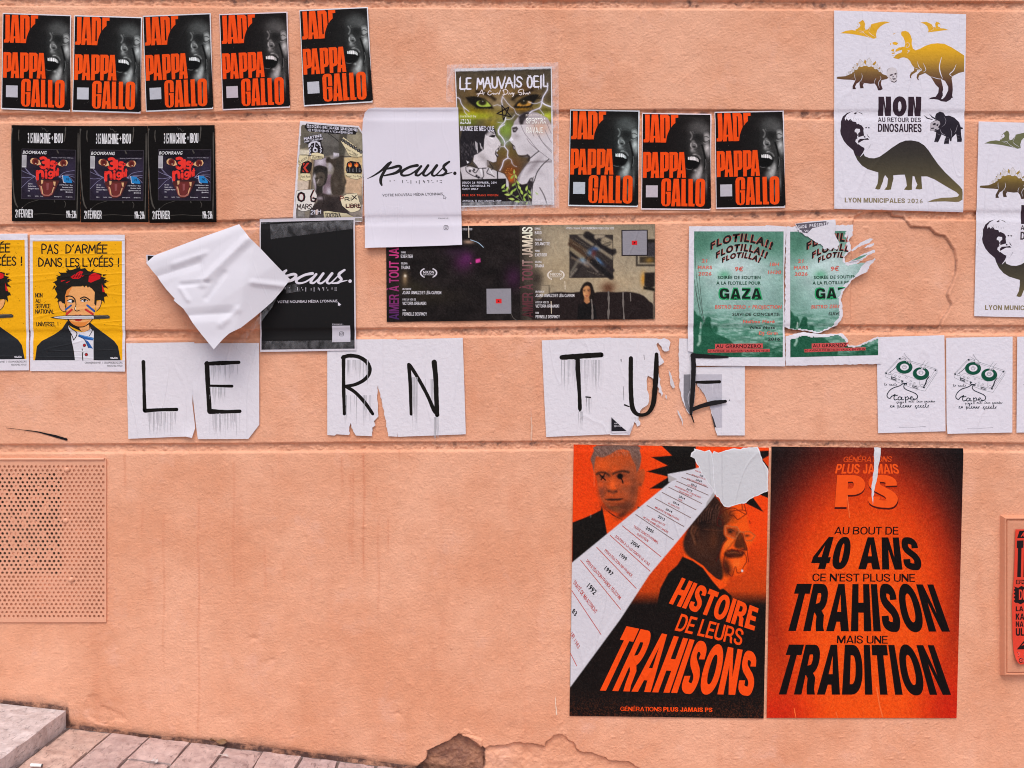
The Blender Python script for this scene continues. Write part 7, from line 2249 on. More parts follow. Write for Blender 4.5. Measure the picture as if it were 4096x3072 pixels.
def history():
    quad = k5(quad_of((64, 40, 1189, 58, 1158, 1618, 40, 1603)))
    p = Print(ident, quad.ravel(), '#c9c6cc', None, 'satin')
    cv = p.canvas(quad.ravel(), 2.7)
    OR = '#e8410d'
    cv.fill(OR)
    b = lambda k, cx, cy, rx, ry, col, a=1.0, rot=0, hard=2.0: cv.blob(*(k([[cx, cy]])[0]), rx * k.k, ry * k.k, col, a, rot, hard)
    st = lambda k, s_, wd, col, a=1.0, soft=1.6, sm=4: cv.stroke(k(P(s_)), wd * k.k, col, a, soft, sm)
    po = lambda k, s_, col, a=1.0, soft=1.4, sm=0: cv.poly(k(P(s_)), col, a, soft, sm)
    g5 = lambda y: k5([[0, y]])[0][1]
    b(k5, 100, 100, 300, 400, '#dd3b0c', .7)
    cv.grad('y', g5(560), g5(900), '#a83a10', .75)
    cv.grad('y', g5(885), g5(965), '#16100f', 1)
    # star burst
    for s_ in ("1245,72 1385,205 1110,226 1325,337 1048,416 1328,482 1322,500 1083,646 1275,640 1420,560 1700,380 1700,60",):
        po(k2, s_, '#15110f')
    po(k3, "1190,122 1310,116 1310,172 1240,212 1310,300 1310,330 1150,330 1100,60", '#15110f'); po(k3, "1240,215 1310,172 1310,300", '#d8400f')
    po(k3, "1180,608 1300,560 1300,636 1210,600", '#15110f'); po(k3, "1050,695 1130,630 1250,793", '#15110f'); po(k3, "1250,540 1310,590 1310,640 1230,610", '#15110f')
    # left man
    po(k2, "64,1092 200,1040 330,985 440,930 455,868 520,930 640,1010 740,1066 900,960 930,880 960,885 980,1000 525,1400 60,1650", '#15110f')
    po(k2, "455,868 520,935 600,1000 740,1066 860,980 925,872 935,945 760,1070 525,1255 495,1080", '#e2450f')
    FC = '#b9491f'
    po(k2, "345,400 345,300 380,205 470,150 640,110 820,140 900,250 925,380 950,400 1000,380 1030,430 1010,540 975,608 935,620 922,760 885,880 810,945 740,975 640,960 560,915 480,840 440,760 412,640 380,500", FC, 1, 2, 3)
    hair = "390,70 350,140 320,210 305,260 330,330 345,410 360,300 380,215 430,225 470,230 560,190 640,140 720,122 800,140 830,180 850,240 880,300 905,350 915,430 960,350 975,230 955,140 920,70"
    po(k2, hair, '#6d5048', 1, 2, 2)
    for i in range(46):
        x = 345 + i * 13.3; y = 95 + (i * 37 % 80)
        st(k2, f"{x},{y} {x + 18},{y + 22} {x + 30},{y + 60}", 7, ['#8d6a60', '#4a352f', '#a58478'][i % 3], .55, 1.6)
    po(k2, "660,150 740,125 830,150 800,160 730,150 690,165", '#c4512a', .7, 2)
    po(k2, "700,420 760,500 740,600 700,700 760,780 740,880 700,950 800,940 885,870 925,760 940,600 930,460 900,330 820,300", '#8a4a34', .55, 26, 2); po(k2, "440,600 520,640 500,760 560,880 640,955 560,915 480,840 440,760 412,640", '#8a4630', .5, 16, 2)
    b(k2, 640, 300, 180, 60, '#b04c22', .45); b(k2, 860, 480, 60, 180, '#9c4a2a', .7); b(k2, 870, 640, 60, 160, '#6a3422', .75); b(k2, 760, 620, 70, 60, '#8a4428', .6); b(k2, 450, 660, 50, 110, '#74392a', .75); b(k2, 420, 560, 30, 60, '#8a4630', .6)
    b(k2, 570, 420, 30, 80, '#8a4020', .5); b(k2, 640, 885, 170, 56, '#40211a', .9); b(k2, 800, 860, 80, 70, '#562c1e', .7); b(k2, 560, 860, 60, 30, '#80401f', .5); b(k2, 640, 900, 60, 30, '#93502a', .6); b(k2, 720, 990, 90, 40, '#3c2018', .8, -30)
    b(k2, 990, 480, 26, 80, '#a24a26', .6); b(k2, 960, 590, 24, 24, '#6a3220', .7)
    st(k2, "390,450 430,430 500,432 548,470", 30, '#35201a', .95, 4); st(k2, "604,446 660,424 740,412 806,426", 28, '#2a1913', .95, 4); st(k2, "545,420 558,480", 14, '#6a3420', .8, 4)
    b(k2, 470, 480, 60, 20, '#6a3626', .8); b(k2, 460, 488, 26, 14, '#241613'); b(k2, 715, 472, 80, 28, '#6a3626', .7); b(k2, 690, 480, 34, 26, '#1a1210')
    b(k2, 470, 548, 60, 16, '#8d4830', .6); b(k2, 740, 545, 60, 16, '#7a3c28', .6)
    po(k2, "520,660 560,650 665,650 660,690 600,720 540,692", '#5d2f20', .9, 4); b(k2, 600, 600, 26, 60, '#ee6a2a', .6); b(k2, 545, 680, 14, 8, '#241411'); b(k2, 640, 682, 16, 8, '#241411'); st(k2, "520,640 510,690 470,740", 9, '#6a3420', .7, 4); st(k2, "680,640 710,700", 9, '#6a3420', .6, 4)
    cv.stroke(k2(P('640,690 655,650 640,600')), 10 * k2.k, '#7a3a22', .8, 3); po(k2, "500,785 560,772 620,776 700,770 740,778 690,800 600,806 530,800", '#351c16', 1, 3); b(k2, 610, 820, 80, 12, '#b0522c', .7); b(k2, 610, 745, 60, 14, '#8d4426', .6)
    cv.noise(5, .10, 22)
    b(k2, 470, 330, 90, 70, '#e2551c', .8); b(k2, 620, 380, 60, 40, '#d8511f', .6); b(k2, 440, 590, 40, 50, '#e05220', .75); b(k2, 590, 590, 40, 60, '#ea5a22', .8); b(k2, 610, 640, 50, 22, '#e4561f', .7); b(k2, 780, 575, 70, 34, '#d04f22', .6); b(k2, 560, 720, 40, 26, '#c04a22', .5); b(k2, 600, 860, 70, 16, '#c24c26', .5)
    # graffiti on the eyes
    st(k2, "425,455 500,530", 15, '#0d0a0a', 1, 1.2, 0); st(k2, "500,438 445,525", 15, '#0d0a0a', 1, 1.2, 0); b(k2, 695, 480, 38, 40, '#0d0a0a', 1, 0, 6); st(k2, "705,500 722,530 734,570", 16, '#0d0a0a')
    st(k2, "350,400 352,610", 6, '#ee8a6a', .6, 2, 0); st(k2, "306,990 304,1020", 9, '#8d8480', .9, 2, 0)
    # right man in profile: lit side melts into the orange
    po(k3, "660,640 760,680 860,720 1000,700 1060,800 1100,1000 1160,1060 1130,1130 1080,1200 1070,1330 1040,1460 950,1500 880,1480 840,1590 700,1500 500,1380 390,1260", '#ec5312', .9, 6, 2)
    po(k3, "690,615 600,720 520,830 450,920 400,1020 365,1120 370,1190 395,1250 480,1330 600,1420 720,1530 780,1545 805,1500 795,1400 770,1300 785,1200 812,1130 850,1095 815,1040 820,950 868,900 880,850 850,800 832,740 780,690 740,640", '#2e1b16', 1, 5, 2)
    b(k3, 560, 880, 120, 130, '#170f0e', .9); b(k3, 560, 1180, 130, 150, '#46271b', .8); b(k3, 500, 1010, 34, 90, '#5d3422', .8); b(k3, 700, 1100, 60, 130, '#512a19', .8); b(k3, 690, 1350, 70, 90, '#3c2016', .7)
    po(k3, "770,700 850,735 905,765 935,850 885,905 825,950 800,880", '#6a2e15', .85, 12, 2); b(k3, 930, 900, 50, 30, '#a8450f', .6)
    st(k3, "470,950 452,1010 478,1090 500,1150", 14, '#74452e', .8, 4); st(k3, "520,990 500,1050 520,1110", 9, '#140d0c', .8, 4)
    for i in range(30):
        x = 545 + i * 9
        st(k3, f"{x},{690 + (i * 31 % 70)} {x - 30},{760 + (i * 17 % 60)} {x - 44},{860 + (i * 17 % 60)}", 6, ['#8a5846', '#0f0a0a', '#5a362a'][i % 3], .5, 2)
    po(k3, "950,1010 1008,1030 1035,1095 1062,1180 1066,1214 1020,1220 962,1200 925,1165 945,1090", '#48200f', .95, 5, 2); b(k3, 985, 1070, 22, 40, '#7a3414', .7)
    po(k3, "845,1102 932,1098 905,1150 842,1214 812,1228 822,1160", '#f26a22', .95, 6, 2); st(k3, "935,1100 890,1160 840,1220 822,1290", 9, '#7a3010', .8, 4)
    po(k3, "815,1252 900,1205 1000,1228 1045,1240 1005,1290 930,1304 850,1298", '#35160d', .95, 5, 2); st(k3, "860,1246 930,1240 1000,1250", 14, '#8d4a2c', .8, 4)
    po(k3, "812,1310 872,1345 905,1420 880,1485 830,1490 785,1420", '#3a1b10', .9, 12, 2); b(k3, 955, 1365, 60, 60, '#f4641e', .85); b(k3, 1010, 1200, 24, 12, '#c04a18', .8)
    # spectacles
    st(k3, "825,945 835,1050 940,1090 985,1010 960,960 825,945", 13, '#b3633a', .95, 2, 0); st(k3, "985,1010 1030,1020", 11, '#b3633a', .95, 2, 0); st(k3, "1030,1015 1060,1110 1120,1110 1160,1055 1100,1010 1030,1015", 11, '#a8542c', .95, 2, 0)
    po(k3, "840,960 955,970 975,1010 935,1075 850,1045", '#6a3420', .6, 4); b(k3, 885, 1010, 26, 18, '#1f1310'); b(k3, 1070, 1055, 26, 14, '#5a2a1a'); st(k3, "850,990 890,985 930,1005", 7, '#2a1712', .9, 2); st(k3, "800,1000 600,985", 8, '#5f3524', .7, 3, 0)
    po(k3, "360,1283 480,1330 580,1400 690,1545 830,1659 900,1720 900,1900 60,1900 110,1640 200,1470 300,1380", '#15110f', 1, 1.6)
    po(k3, "380,1270 480,1318 585,1385 640,1450 720,1520 800,1560 850,1600 800,1640 770,1650 690,1560 580,1412 470,1335 365,1290", '#ea4a10', 1, 2)
    cv.noise(4, .08, 25); cv.grain(6)
    r = np.random.default_rng(6)
    sp = np.clip((cv.Y - g5(1440)) / (g5(1600) - g5(1440)), 0, 1) * (r.random(cv.X.shape) < .22)
    cv.mix(sp * .6, '#7a3a22')
    # pale tower with the dates
    po(k5, "605,210 735,186 800,168 875,312 872,340 820,405 660,600 500,790 330,1050 43,1440 52,722 250,560 640,240 612,256", '#ccc7d0')
    po(k5, "605,212 660,240 612,258", '#a9a2a4'); po(k5, "872,310 885,322 822,405 832,370", '#a59ea0')
    st(k5, "120,1300 400,860 500,640", 8, '#d8d4de', .5, 5)
    # graffiti scrawled over the profile
    for s_ in ("790,735 760,830 740,880 745,940 790,950 805,900 770,865 745,870", "760,830 830,770 920,750 980,780 1060,820 1050,780 980,775 890,790 880,830 920,830 960,875 1000,860 1060,815", "1010,700 1020,765", "850,1095 800,1160 760,1260 725,1340", "1020,1030 1040,1120 1065,1180 1060,1215 1000,1200", "1065,1190 1085,1340", "830,1230 815,1310 810,1400 850,1430 870,1480 905,1500 930,1420 945,1400 960,1460 1000,1460 1040,1380 1060,1350 1060,1290 1020,1230 960,1220 900,1210 850,1220", "960,1210 1010,1280 1020,1240", "840,1260 930,1290", "1040,710 1058,790", "1095,890 1104,920"):
        st(k3, s_, 7, '#4a0f0c', .95, 1.2)
    b(k3, 1015, 1443, 12, 16, '#d8cfd4', 1, 0, 6)
    p.picture('photo_montage', cv, 1)
    g = 'title_lettering'
    T5 = lambda t, q, col, part=g, L=3, **kw: p.text(part, t, k5(quad_of(q)).ravel(), col, L, **kw)
    O2 = '#ee4a12'
    T5('HISTOIRE', (688, 806, 1130, 984, 1104, 1112, 612, 955), O2, face=(25, 20))
    T5('DE LEURS', (684, 1014, 1046, 1106, 1030, 1198, 645, 1110), O2, face=(17, 15))
    T5('TRAHISONS', (368, 1086, 1122, 1240, 1096, 1485, 188, 1456), O2, face=(26, 21))
    T5('GÉNÉRATIONS', (333, 1550, 570, 1552, 570, 1577, 333, 1574), O2, 'small_lettering', face=(14, 12)); T5('PLUS JAMAIS PS', (580, 1552, 863, 1556, 863, 1580, 580, 1577), O2, 'small_lettering', face=(22, 18))
    g2 = 'timeline_lettering'
    RD, KK = '#b0342a', '#1b191d'

    def along(t, p0, p1, up, col, bold=.0):
        p0, p1, up = np.array(p0, float), np.array(p1, float), np.array(up, float)
        T5(t, np.vstack([p0 + up, p1 + up, p1, p0]).ravel(), col, g2, face=(16, 14) if t[0].isalpha() else None, bold=bold)
    for (t, p0, p1, up) in (('1992', (137, 860), (180, 908), (20, -24)), ('1997', (238, 758), (280, 800), (15, -20)), ('1999', (325, 682), (362, 713), (12, -20)), ('2004', (390, 608), (435, 640), (12, -18)), ('2005', (477, 526), (520, 553), (8, -16)),
                            ('2012', (548, 460), (586, 481), (6, -14)), ('2014', (592, 416), (628, 435), (6, -12)), ('2014', (634, 376), (668, 393), (5, -11)), ('2014', (668, 343), (702, 359), (5, -11)), ('2015', (712, 299), (744, 314), (5, -10)), ('2016', (738, 272), (770, 287), (5, -10)), ('2025', (764, 246), (800, 258), (5, -9)), ('20', (788, 220), (806, 228), (5, -8)), ('83', (52, 1005), (72, 1032), (14, -24))):
        along(t, p0, p1, up, KK, .03)
    for (t, p0, p1, up) in (('TRAITÉ DE MAASTRICHT', (58, 838), (188, 1018), (13, -20)), ('PRIVATISATION FRANCE TÉLÉCOM', (134, 718), (328, 935), (10, -18)), ('PRIVATISATION AIR FRANCE', (240, 655), (397, 806), (8, -15)), ('SOUTIEN À LA LOI CONTRE LE VOILE', (302, 573), (498, 740), (7, -13)),
                            ('TRAITÉ CONSTITUTIONNEL', (407, 516), (549, 613), (6, -12)), ('EUROPÉEN', (427, 560), (490, 602), (6, -12)), ('AÉROPORT DE', (510, 472), (588, 510), (5, -10)), ('NOTRE-DAME-DES-LANDES', (463, 463), (606, 552), (5, -10)), ('MEURTRE DE RÉMI FRAISSE', (530, 405), (668, 478), (5, -9)),
                            ('43 ANNUITÉS', (606, 381), (671, 414), (4, -9)), ('CICE', (663, 357), (686, 368), (4, -8)), ('PROPOSITION DE LA DÉCHÉANCE', (646, 284), (794, 350), (4, -8)), ('DE NATIONALITÉ', (668, 312), (744, 344), (4, -8)), ('LOI TRAVAIL', (718, 273), (770, 296), (4, -7)), ('NON CENSURE DE BAYROU', (716, 240), (828, 283), (4, -7)), ('NON CENSURE DE', (742, 215), (822, 244), (3, -6)), ('NON CEN', (763, 193), (798, 205), (3, -6)), ('UR 1983', (44, 1135), (88, 1218), (14, -18))):
        along(t, p0, p1, up, RD, .012)
    for a_ in ("52,880 222,1135", "103,705 335,990", "195,630 425,870", "273,562 505,770", "343,507 568,687", "420,442 640,590", "485,390 700,513", "532,350 740,463", "572,315 770,417", "610,285 802,380", "655,250 840,332", "685,228 838,288", "712,205 780,230", "44,1240 82,1316"):
        p.stroke(g2, k5(P(a_)), 4.2 * k5.k, '#b8564c' if int(a_.split(',')[1].split()[0]) > 480 else '#806864', 3, sm=0, cap=False)
    # ripped area: the white core of the paper, with lighter fibrous rim
    tp = P("445,182 452,142 490,112 484,94 560,112 600,126 655,108 688,152 702,120 750,140 835,112 930,90 1000,102 1030,84 1188,75 1212,132 1240,230 1302,322 1302,562")
    bt = rough(P("1302,562 1180,618 1130,640 1060,692 960,712 870,742 812,730 770,655 720,602 640,480 540,310 492,206 445,182"), 22, 7, 61, False)
    ring = np.vstack([rough(tp, 30, 4, 62, False), bt[1:-1]])
    p.poly('ripped_paper', k3(ring), '#d8d6dc', 4)
    inner = k3(ring); inner = (inner - inner.mean(0)) * .965 + inner.mean(0)
    p.poly('ripped_paper', inner, '#c6c4ca', 5)
    p.stroke('ripped_paper', k3(P("655,112 690,230 700,420 722,600")), 5 * k3.k, '#dedce4', 6)
    for s_ in ("160,520 185,1000", "520,640 700,240"):
        pass
    return p


place(history(), 'campaign_poster', 'tall red and black poster of two men and a pale tower of dates', 'poster', off=0.0004, group='tall red and black campaign posters')


def tradition():
    cr = crop(3050, 1750, 3900, 1226)
    p = Print(cr, (50, 52, 1156, 62, 1116, 1616, 21, 1615), '#c9c6cc', None, 'satin')
    cv = p.canvas((50, 52, 1156, 62, 1116, 1616, 21, 1615), 4.2)
    cv.fill('#e5480f')
    X, Y = cv.X, cv.Y
    u = (X - 590) / 560; v = (Y - 60) / 1550
    rr = np.hypot(u / 1.05, np.where(v < .62, (v - .62) / .62, (v - .62) / 1.1))
    rr = np.where(v > .45, np.minimum(rr, 1.02 - .25 * np.clip((v - .45) / .4, 0, 1)), rr)
    stops = [(0, '#e8500f'), (.50, '#e64c10'), (.72, '#d23c0e'), (.88, '#a32a10'), (1.02, '#611c12'), (1.18, '#2c1412'), (1.36, '#130d0e')]
    xs = [q[0] for q in stops]; cc = np.array([[int(q[1][i:i + 2], 16) for i in (1, 3, 5)] for q in stops], float)
    cv.rgb = np.stack([np.interp(rr, xs, cc[:, i]) for i in range(3)], -1)
    cv.blob(60, 1615, 200, 160, '#c81c0c', .6); cv.blob(1110, 1560, 160, 220, '#c01a0c', .7)
    cv.noise(9, .10, 33); cv.grain(7)
    p.picture('red_gradient', cv, 1)
    K, O = '#120d0e', '#f0531a'
    g = 'title_lettering'
    T = lambda t, q, col, L=3, part=g, **kw: p.text(part, t, q, col, L, **kw)
    T('GÉNÉRATIONS', (464, 110, 742, 108, 740, 140, 462, 141), '#d84a1a', shear=.12, face=(14, 12))
    T('PLUS JAMAIS', (428, 152, 775, 152, 787, 208, 415, 207), O, face=(21, 17))
    p.text(g, 'PS', (426, 224, 772, 224, 784, 412, 412, 412), '#4a1410', 2, face=(27, 22))
    p.text(g, 'PS', (428, 216, 770, 216, 780, 402, 414, 400), O, 3, face=(27, 22))
    s_ = 'small_lettering'
    T('AU BOUT DE', (415, 514, 781, 514, 781, 559, 410, 557), K, 3, s_, face=(15, 13)); T('CE N’EST PLUS UNE', (286, 783, 876, 785, 877, 831, 284, 828), K, 3, s_, face=(15, 13)); T('MAIS UNE', (428, 1140, 719, 1142, 719, 1187, 426, 1185), K, 3, s_, face=(15, 13))
    T('40 ANS', (330, 572, 882, 576, 922, 762, 266, 756), K, face=(27, 21))
    T('TRAHISON', (196, 842, 982, 846, 1078, 1118, 115, 1114), K, face=(27, 21))
    T('TRADITION', (150, 1192, 985, 1196, 1084, 1482, 60, 1480), K, face=(27, 21))
    p.poly('ripped_paper', rough(P("642,57 681,60 676,110 668,150 661,210 648,270 640,310 633,386 626,330 625,290 632,230 640,190 641,120"), 14, 2.5, 65), '#cfcdd4', 5)
    for st, wd in (("655,1440 672,1540 690,1610", 7), ("480,280 500,460", 5), ("180,1560 190,1612", 5), ("420,1580 430,1612", 4)):
        p.stroke('red_gradient', st, wd, '#f06a34', 2)
    return p


place(tradition(), 'campaign_poster', 'tall red gradient poster with black slanted lettering and a white rip at its top', 'poster', off=0.0004, group='tall red and black campaign posters')

# ------------------------------------------------------------------ dinosaur posters
d1, d2 = crop(3330, 40, 3880, 2212), crop(3330, 380, 3880, 1901)


def dinos(pale):
    quad = np.vstack([d1(P("18,15 2140,76")), d2(P("1800,1622 18,1575"))])
    p = Print(ident, quad.ravel(), '#dcd5e1', None, 'matte')
    stops = [(40, '#d9a233'), (190, '#e3a921'), (250, '#b98a2e'), (290, '#7f5f36'), (330, '#57392f'), (370, '#33222c'), (440, '#33222c')]
    if pale:
        stops = [(40, '#6a6a4c'), (160, '#6a6a4c'), (250, '#a5873a'), (300, '#66522f'), (340, '#4a392f'), (440, '#33222c')]
    ys = np.array([q[0] for q in stops]); cs = np.array([C(q[1]) for q in stops])

    def gold(q):
        return np.stack([np.interp(q[:, 1], ys, cs[:, i]) for i in range(3)], 1)
    ys2 = np.array([560, 620, 700, 760, 800]); cs2 = np.array([C(c) for c in ('#322b2c', '#38332e', '#4f4738', '#675a3c', '#7a6a4a')])

    def olive(q):
        return np.stack([np.interp(q[:, 1], ys2, cs2[:, i]) for i in range(3)], 1)
    PW = '#dcd5e1'

    def fine(pts, n=2):
        return smooth(pts, n, True)

    def A(part, s_, col, L=1, sm=2, k=d1):
        p.poly(part, k(fine(P(s_), sm) if sm else P(s_)), col, L)
    def LN(part, s_, w_, col=PW, k=d1, L=2):
        q = smooth(P(s_), 4)
        t = np.linspace(0, 1, len(q)); wd = w_ * (0.25 + .75 * np.sin(np.pi * np.clip(t, .03, .97)))
        p.stroke(part, np.c_[k(q), wd * k.k], 1, col, L, sm=0)
    g = 'flying_reptile'
    A(g, "115,382 200,345 300,330 365,340 362,320 400,310 388,270 400,215 440,195 470,168 500,185 515,230 510,290 520,325 560,320 600,270 615,235 660,225 760,200 830,192 918,208 830,230 760,275 710,330 692,400 700,460 650,470 600,455 520,435 400,410 250,388", gold, 1, 0)
    for s_, w_ in (("395,350 440,345 490,360 470,378 420,362", 6), ("490,375 560,430 640,470", 6), ("575,350 600,280 615,240", 5), ("570,355 600,390 690,450", 6), ("480,345 540,330", 4)):
        LN(g, s_, w_)
    A(g, "378,225 405,205 430,235 440,262 420,290 385,300 375,275 392,255", PW, 2, 0); A(g, "395,232 412,230 410,242 396,244", gold, 3, 0); A(g, "382,262 405,270 395,280", gold, 3, 0)
    LN(g, "600,450 665,495", 5, C('#d9a233') if not pale else C('#6a6a4c')) if False else None
    g = 'small_flying_reptile'
    A(g, "1405,208 1500,198 1560,225 1585,240 1610,280 1650,290 1640,230 1660,198 1700,208 1725,235 1722,280 1715,300 1780,305 1860,330 1780,335 1680,350 1600,360 1528,368 1535,330 1515,270 1470,235", gold, 1, 0)
    A(g, "1690,235 1722,240 1720,280 1700,285 1682,262", PW, 2, 0); A(g, "1700,245 1712,246 1708,256", gold, 3, 0)
    LN(g, "1580,270 1620,310 1540,362", 4); LN(g, "1640,310 1720,305", 4)
    g = 'upright_dinosaur'
    A(g, "1100,355 1160,342 1210,362 1245,410 1268,480 1265,560 1285,630 1330,656 1400,630 1480,585 1580,552 1680,542 1790,552 1900,605 2000,668 2108,738 2108,1000 2020,1020 1915,1075 1905,1110 1920,1200 1925,1290 1915,1380 1925,1420 1905,1420 1885,1450 1820,1485 1740,1475 1690,1450 1620,1440 1530,1442 1580,1412 1650,1400 1690,1340 1700,1260 1650,1210 1600,1130 1570,1080 1480,1020 1440,1040 1385,1060 1370,1105 1385,1140 1360,1130 1342,1090 1355,1040 1420,975 1350,975 1345,1000 1280,1040 1255,1070 1258,1110 1238,1100 1232,1060 1255,1015 1300,985 1305,935 1262,880 1240,830 1200,790 1140,768 1100,775 1050,798 960,778 1000,755 930,730 920,640 915,560 960,440 1090,400", gold, 1, 0)
    # lit part of the face is bare paper
    A(g, "905,400 960,380 1090,375 1100,420 1130,450 1150,500 1160,560 1150,600 1110,600 1080,640 1020,660 990,680 1110,650 1100,690 1040,712 990,745 960,735 900,720", PW, 2, 0)
    for s_ in ("955,395 1020,372 970,402", "1000,520 1050,540 1020,575 960,560 955,530", "920,545 935,535 930,570 918,570", "930,650 985,630 975,680 945,670", "940,700 1000,690 985,712 950,716", "1000,650 1060,610 1120,605 1080,650 1020,680", "1150,470 1190,520 1200,570 1160,560"):
        A(g, s_, gold, 3, 0)
    LN(g, "1165,545 1205,535 1225,560 1215,600 1175,610 1185,570", 7, PW, d1, 3); LN(g, "1190,665 1225,665 1190,705", 10, PW, d1, 3)
    for s_, w_ in (("1745,768 1715,880 1712,960 1735,1050 1760,1105", 18), ("1980,885 1935,980 1875,1040 1915,1080", 14), ("1580,1080 1680,1112 1760,1118", 10), ("1352,835 1380,920 1425,970 1385,1000", 9), ("1448,860 1480,930 1490,980 1450,1005", 9), ("1305,935 1350,955 1420,972", 7)):
        LN(g, s_, w_)
    A(g, "1735,1118 1800,1150 1850,1240 1850,1300 1800,1400 1760,1440 1735,1440 1760,1390 1745,1370 1770,1290 1765,1240", PW, 2, 0); A(g, "1730,1440 1765,1385 1762,1340 1755,1330 1720,1440", gold, 3, 0)
    g = 'plated_dinosaur'
    A(g, "60,1092 75,1080 200,1072 300,1030 350,970 420,920 520,905 620,915 700,950 770,1010 800,1040 860,1060 890,1100 860,1120 780,1140 770,1200 800,1280 760,1300 725,1300 700,1230 670,1190 600,1195 500,1180 480,1215 495,1265 440,1268 425,1200 430,1160 380,1190 355,1240 370,1280 315,1282 315,1230 340,1180 360,1140 280,1130 160,1125 62,1112", gold, 1, 0)
    for pts in ("375,865 395,860 400,900 385,905", "497,850 510,800 535,830 525,890", "630,880 688,825 693,880 660,900", "725,950 762,915 760,960", "780,1010 795,985 790,1020", "310,930 330,920 330,950", "275,1000 285,990 290,1010"):
        A(g, pts, gold, 1, 0)
    for cx, cy, w_, h_, ro in ((450, 865, 46, 62, -14), (580, 855, 50, 72, 0), (690, 912, 36, 52, 14), (755, 975, 24, 32, 22), (365, 930, 38, 44, -24), (265, 1018, 20, 22, -24), (225, 1048, 12, 14, -20), (318, 985, 24, 26, -24)):
        r = math.radians(ro)
        pts = [(cx + x * w_ * math.cos(r) - y * h_ * math.sin(r), cy + x * w_ * math.sin(r) + y * h_ * math.cos(r)) for x, y in ((0, -1.15), (.5, -.6), (.95, 0), (.8, .7), (.3, .95), (-.3, .95), (-.85, .6), (-.95, 0), (-.5, -.7))]
        p.poly(g, d1(pts), '#d9d0d6', 1.6)
        p.stroke(g, d1(pts), 3 * d1.k, '#8a7a5a', 2, sm=0, closed=True, cap=False)
        for x in (-.4, 0, .4):
            p.stroke(g, d1([(cx + x * w_ * .9 + math.sin(r) * h_ * .5, cy - h_ * .5), (cx + x * w_ - math.sin(r) * h_ * .6, cy + h_ * .6)]), 2.4 * d1.k, '#a5977c', 2, sm=0)
    for s_, w_ in (("350,1025 350,1080 365,1140", 6), ("460,1030 470,1080 450,1140 400,1180", 7), ("690,1105 670,1150 672,1190", 6), ("755,1070 770,1110 730,1180 745,1260", 7), ("770,1140 850,1120", 5), ("430,1160 490,1172", 4), ("290,1105 350,1100", 3)):
        LN(g, s_, w_)
    p.poly(g, d1(fine(P("865,1040 862,980 900,940 960,930 1010,950 1032,1010 1030,1090 1015,1150 980,1175 930,1150 890,1090"), 2)), '#d0c6cc', 3)
    DK = '#43303a'
    for s_ in ("905,1055 950,1035 965,1050 930,1070", "985,1030 1020,1015 1020,1045 990,1050", "950,1110 1000,1105 1015,1120 970,1130", "925,1140 985,1165 1025,1130 1020,1155 985,1175 940,1160", "960,1060 980,1085 955,1092", "1015,1050 1030,1080 1025,1110", "890,1080 910,1120 900,1100"):
        A(g, s_, DK, 4, 0)
    for s_ in ("870,1000 880,965 915,940", "1020,980 1032,1040", "910,1070 920,1110 950,1130"):
        LN(g, s_, 4, DK, d1, 4)
    g = 'long_necked_dinosaur'
    A(g, "265,232 200,250 140,300 110,370 108,450 100,500 108,550 150,640 200,700 280,770 300,830 340,910 400,980 480,1030 560,1055 625,1075 625,1150 615,1230 582,1300 620,1312 650,1305 665,1260 690,1200 700,1150 720,1112 760,1160 752,1230 745,1270 708,1312 760,1318 800,1310 815,1240 835,1160 832,1115 900,1108 990,1105 1010,1180 1020,1260 980,1312 1040,1320 1090,1315 1090,1240 1100,1125 1125,1130 1145,1200 1165,1240 1138,1305 1200,1310 1232,1300 1225,1220 1220,1130 1300,1130 1400,1170 1500,1230 1600,1290 1700,1345 1742,1385 1720,1410 1640,1420 1500,1425 1380,1450 1300,1485 1400,1478 1550,1475 1680,1482 1740,1480 1788,1450 1790,1350 1785,1310 1750,1265 1650,1170 1550,1075 1450,960 1380,860 1320,770 1260,700 1180,650 1080,632 1000,635 920,665 820,730 720,805 640,860 570,880 500,875 440,850 415,800 440,745 520,690 525,640 500,540 480,400 440,290 400,250 340,230", olive, 1, 0, d2)
    HD = '#31242f'
    A(g, "265,232 200,250 140,300 110,370 108,450 100,500 108,550 150,640 200,700 280,770 300,830 380,860 440,745 440,290 340,230", HD, 1.4, 0, d2)
    # light side of the face
    A(g, "300,225 345,235 400,262 470,300 520,400 535,560 530,680 460,735 440,765 430,740 380,720 345,690 310,650 315,620 345,600 330,590 345,560 320,520 300,520 300,490 320,470 370,475 375,510 345,540 350,590 430,565 420,500 425,470 400,430 350,405 330,410 320,380 270,370 240,330 215,360 190,330 170,360 165,320 200,270 250,240", PW, 2, 0, d2)
    for s_ in ("330,440 370,445 385,465 350,470 325,465", "352,455 368,455 362,468", "395,610 430,610 480,600 500,625 430,625 400,640 350,670 345,640 370,612", "470,545 512,608 480,580", "445,450 470,448 465,465 450,468", "485,448 508,455 500,470 485,465", "420,560 455,590 430,595", "290,260 320,240 340,250 310,270", "345,680 400,720 440,740 400,745 350,715"):
        A(g, s_, HD, 3, 0, d2)
    LN(g, "440,765 415,810 378,858", 12, PW, d2, 3)
    for s_ in ("480,760 520,690", "500,740 528,690"):
        LN(g, s_, 4, HD, d2, 3)
    for i in range(14):
        LN(g, f"{180 + i * 17},{300 + (i * 23 % 40)} {190 + i * 17},{330 + (i * 23 % 40)}", 5, PW if i % 2 else HD, d2, 3)
    g = 'horned_dinosaur'
    T3 = '#251f2a'
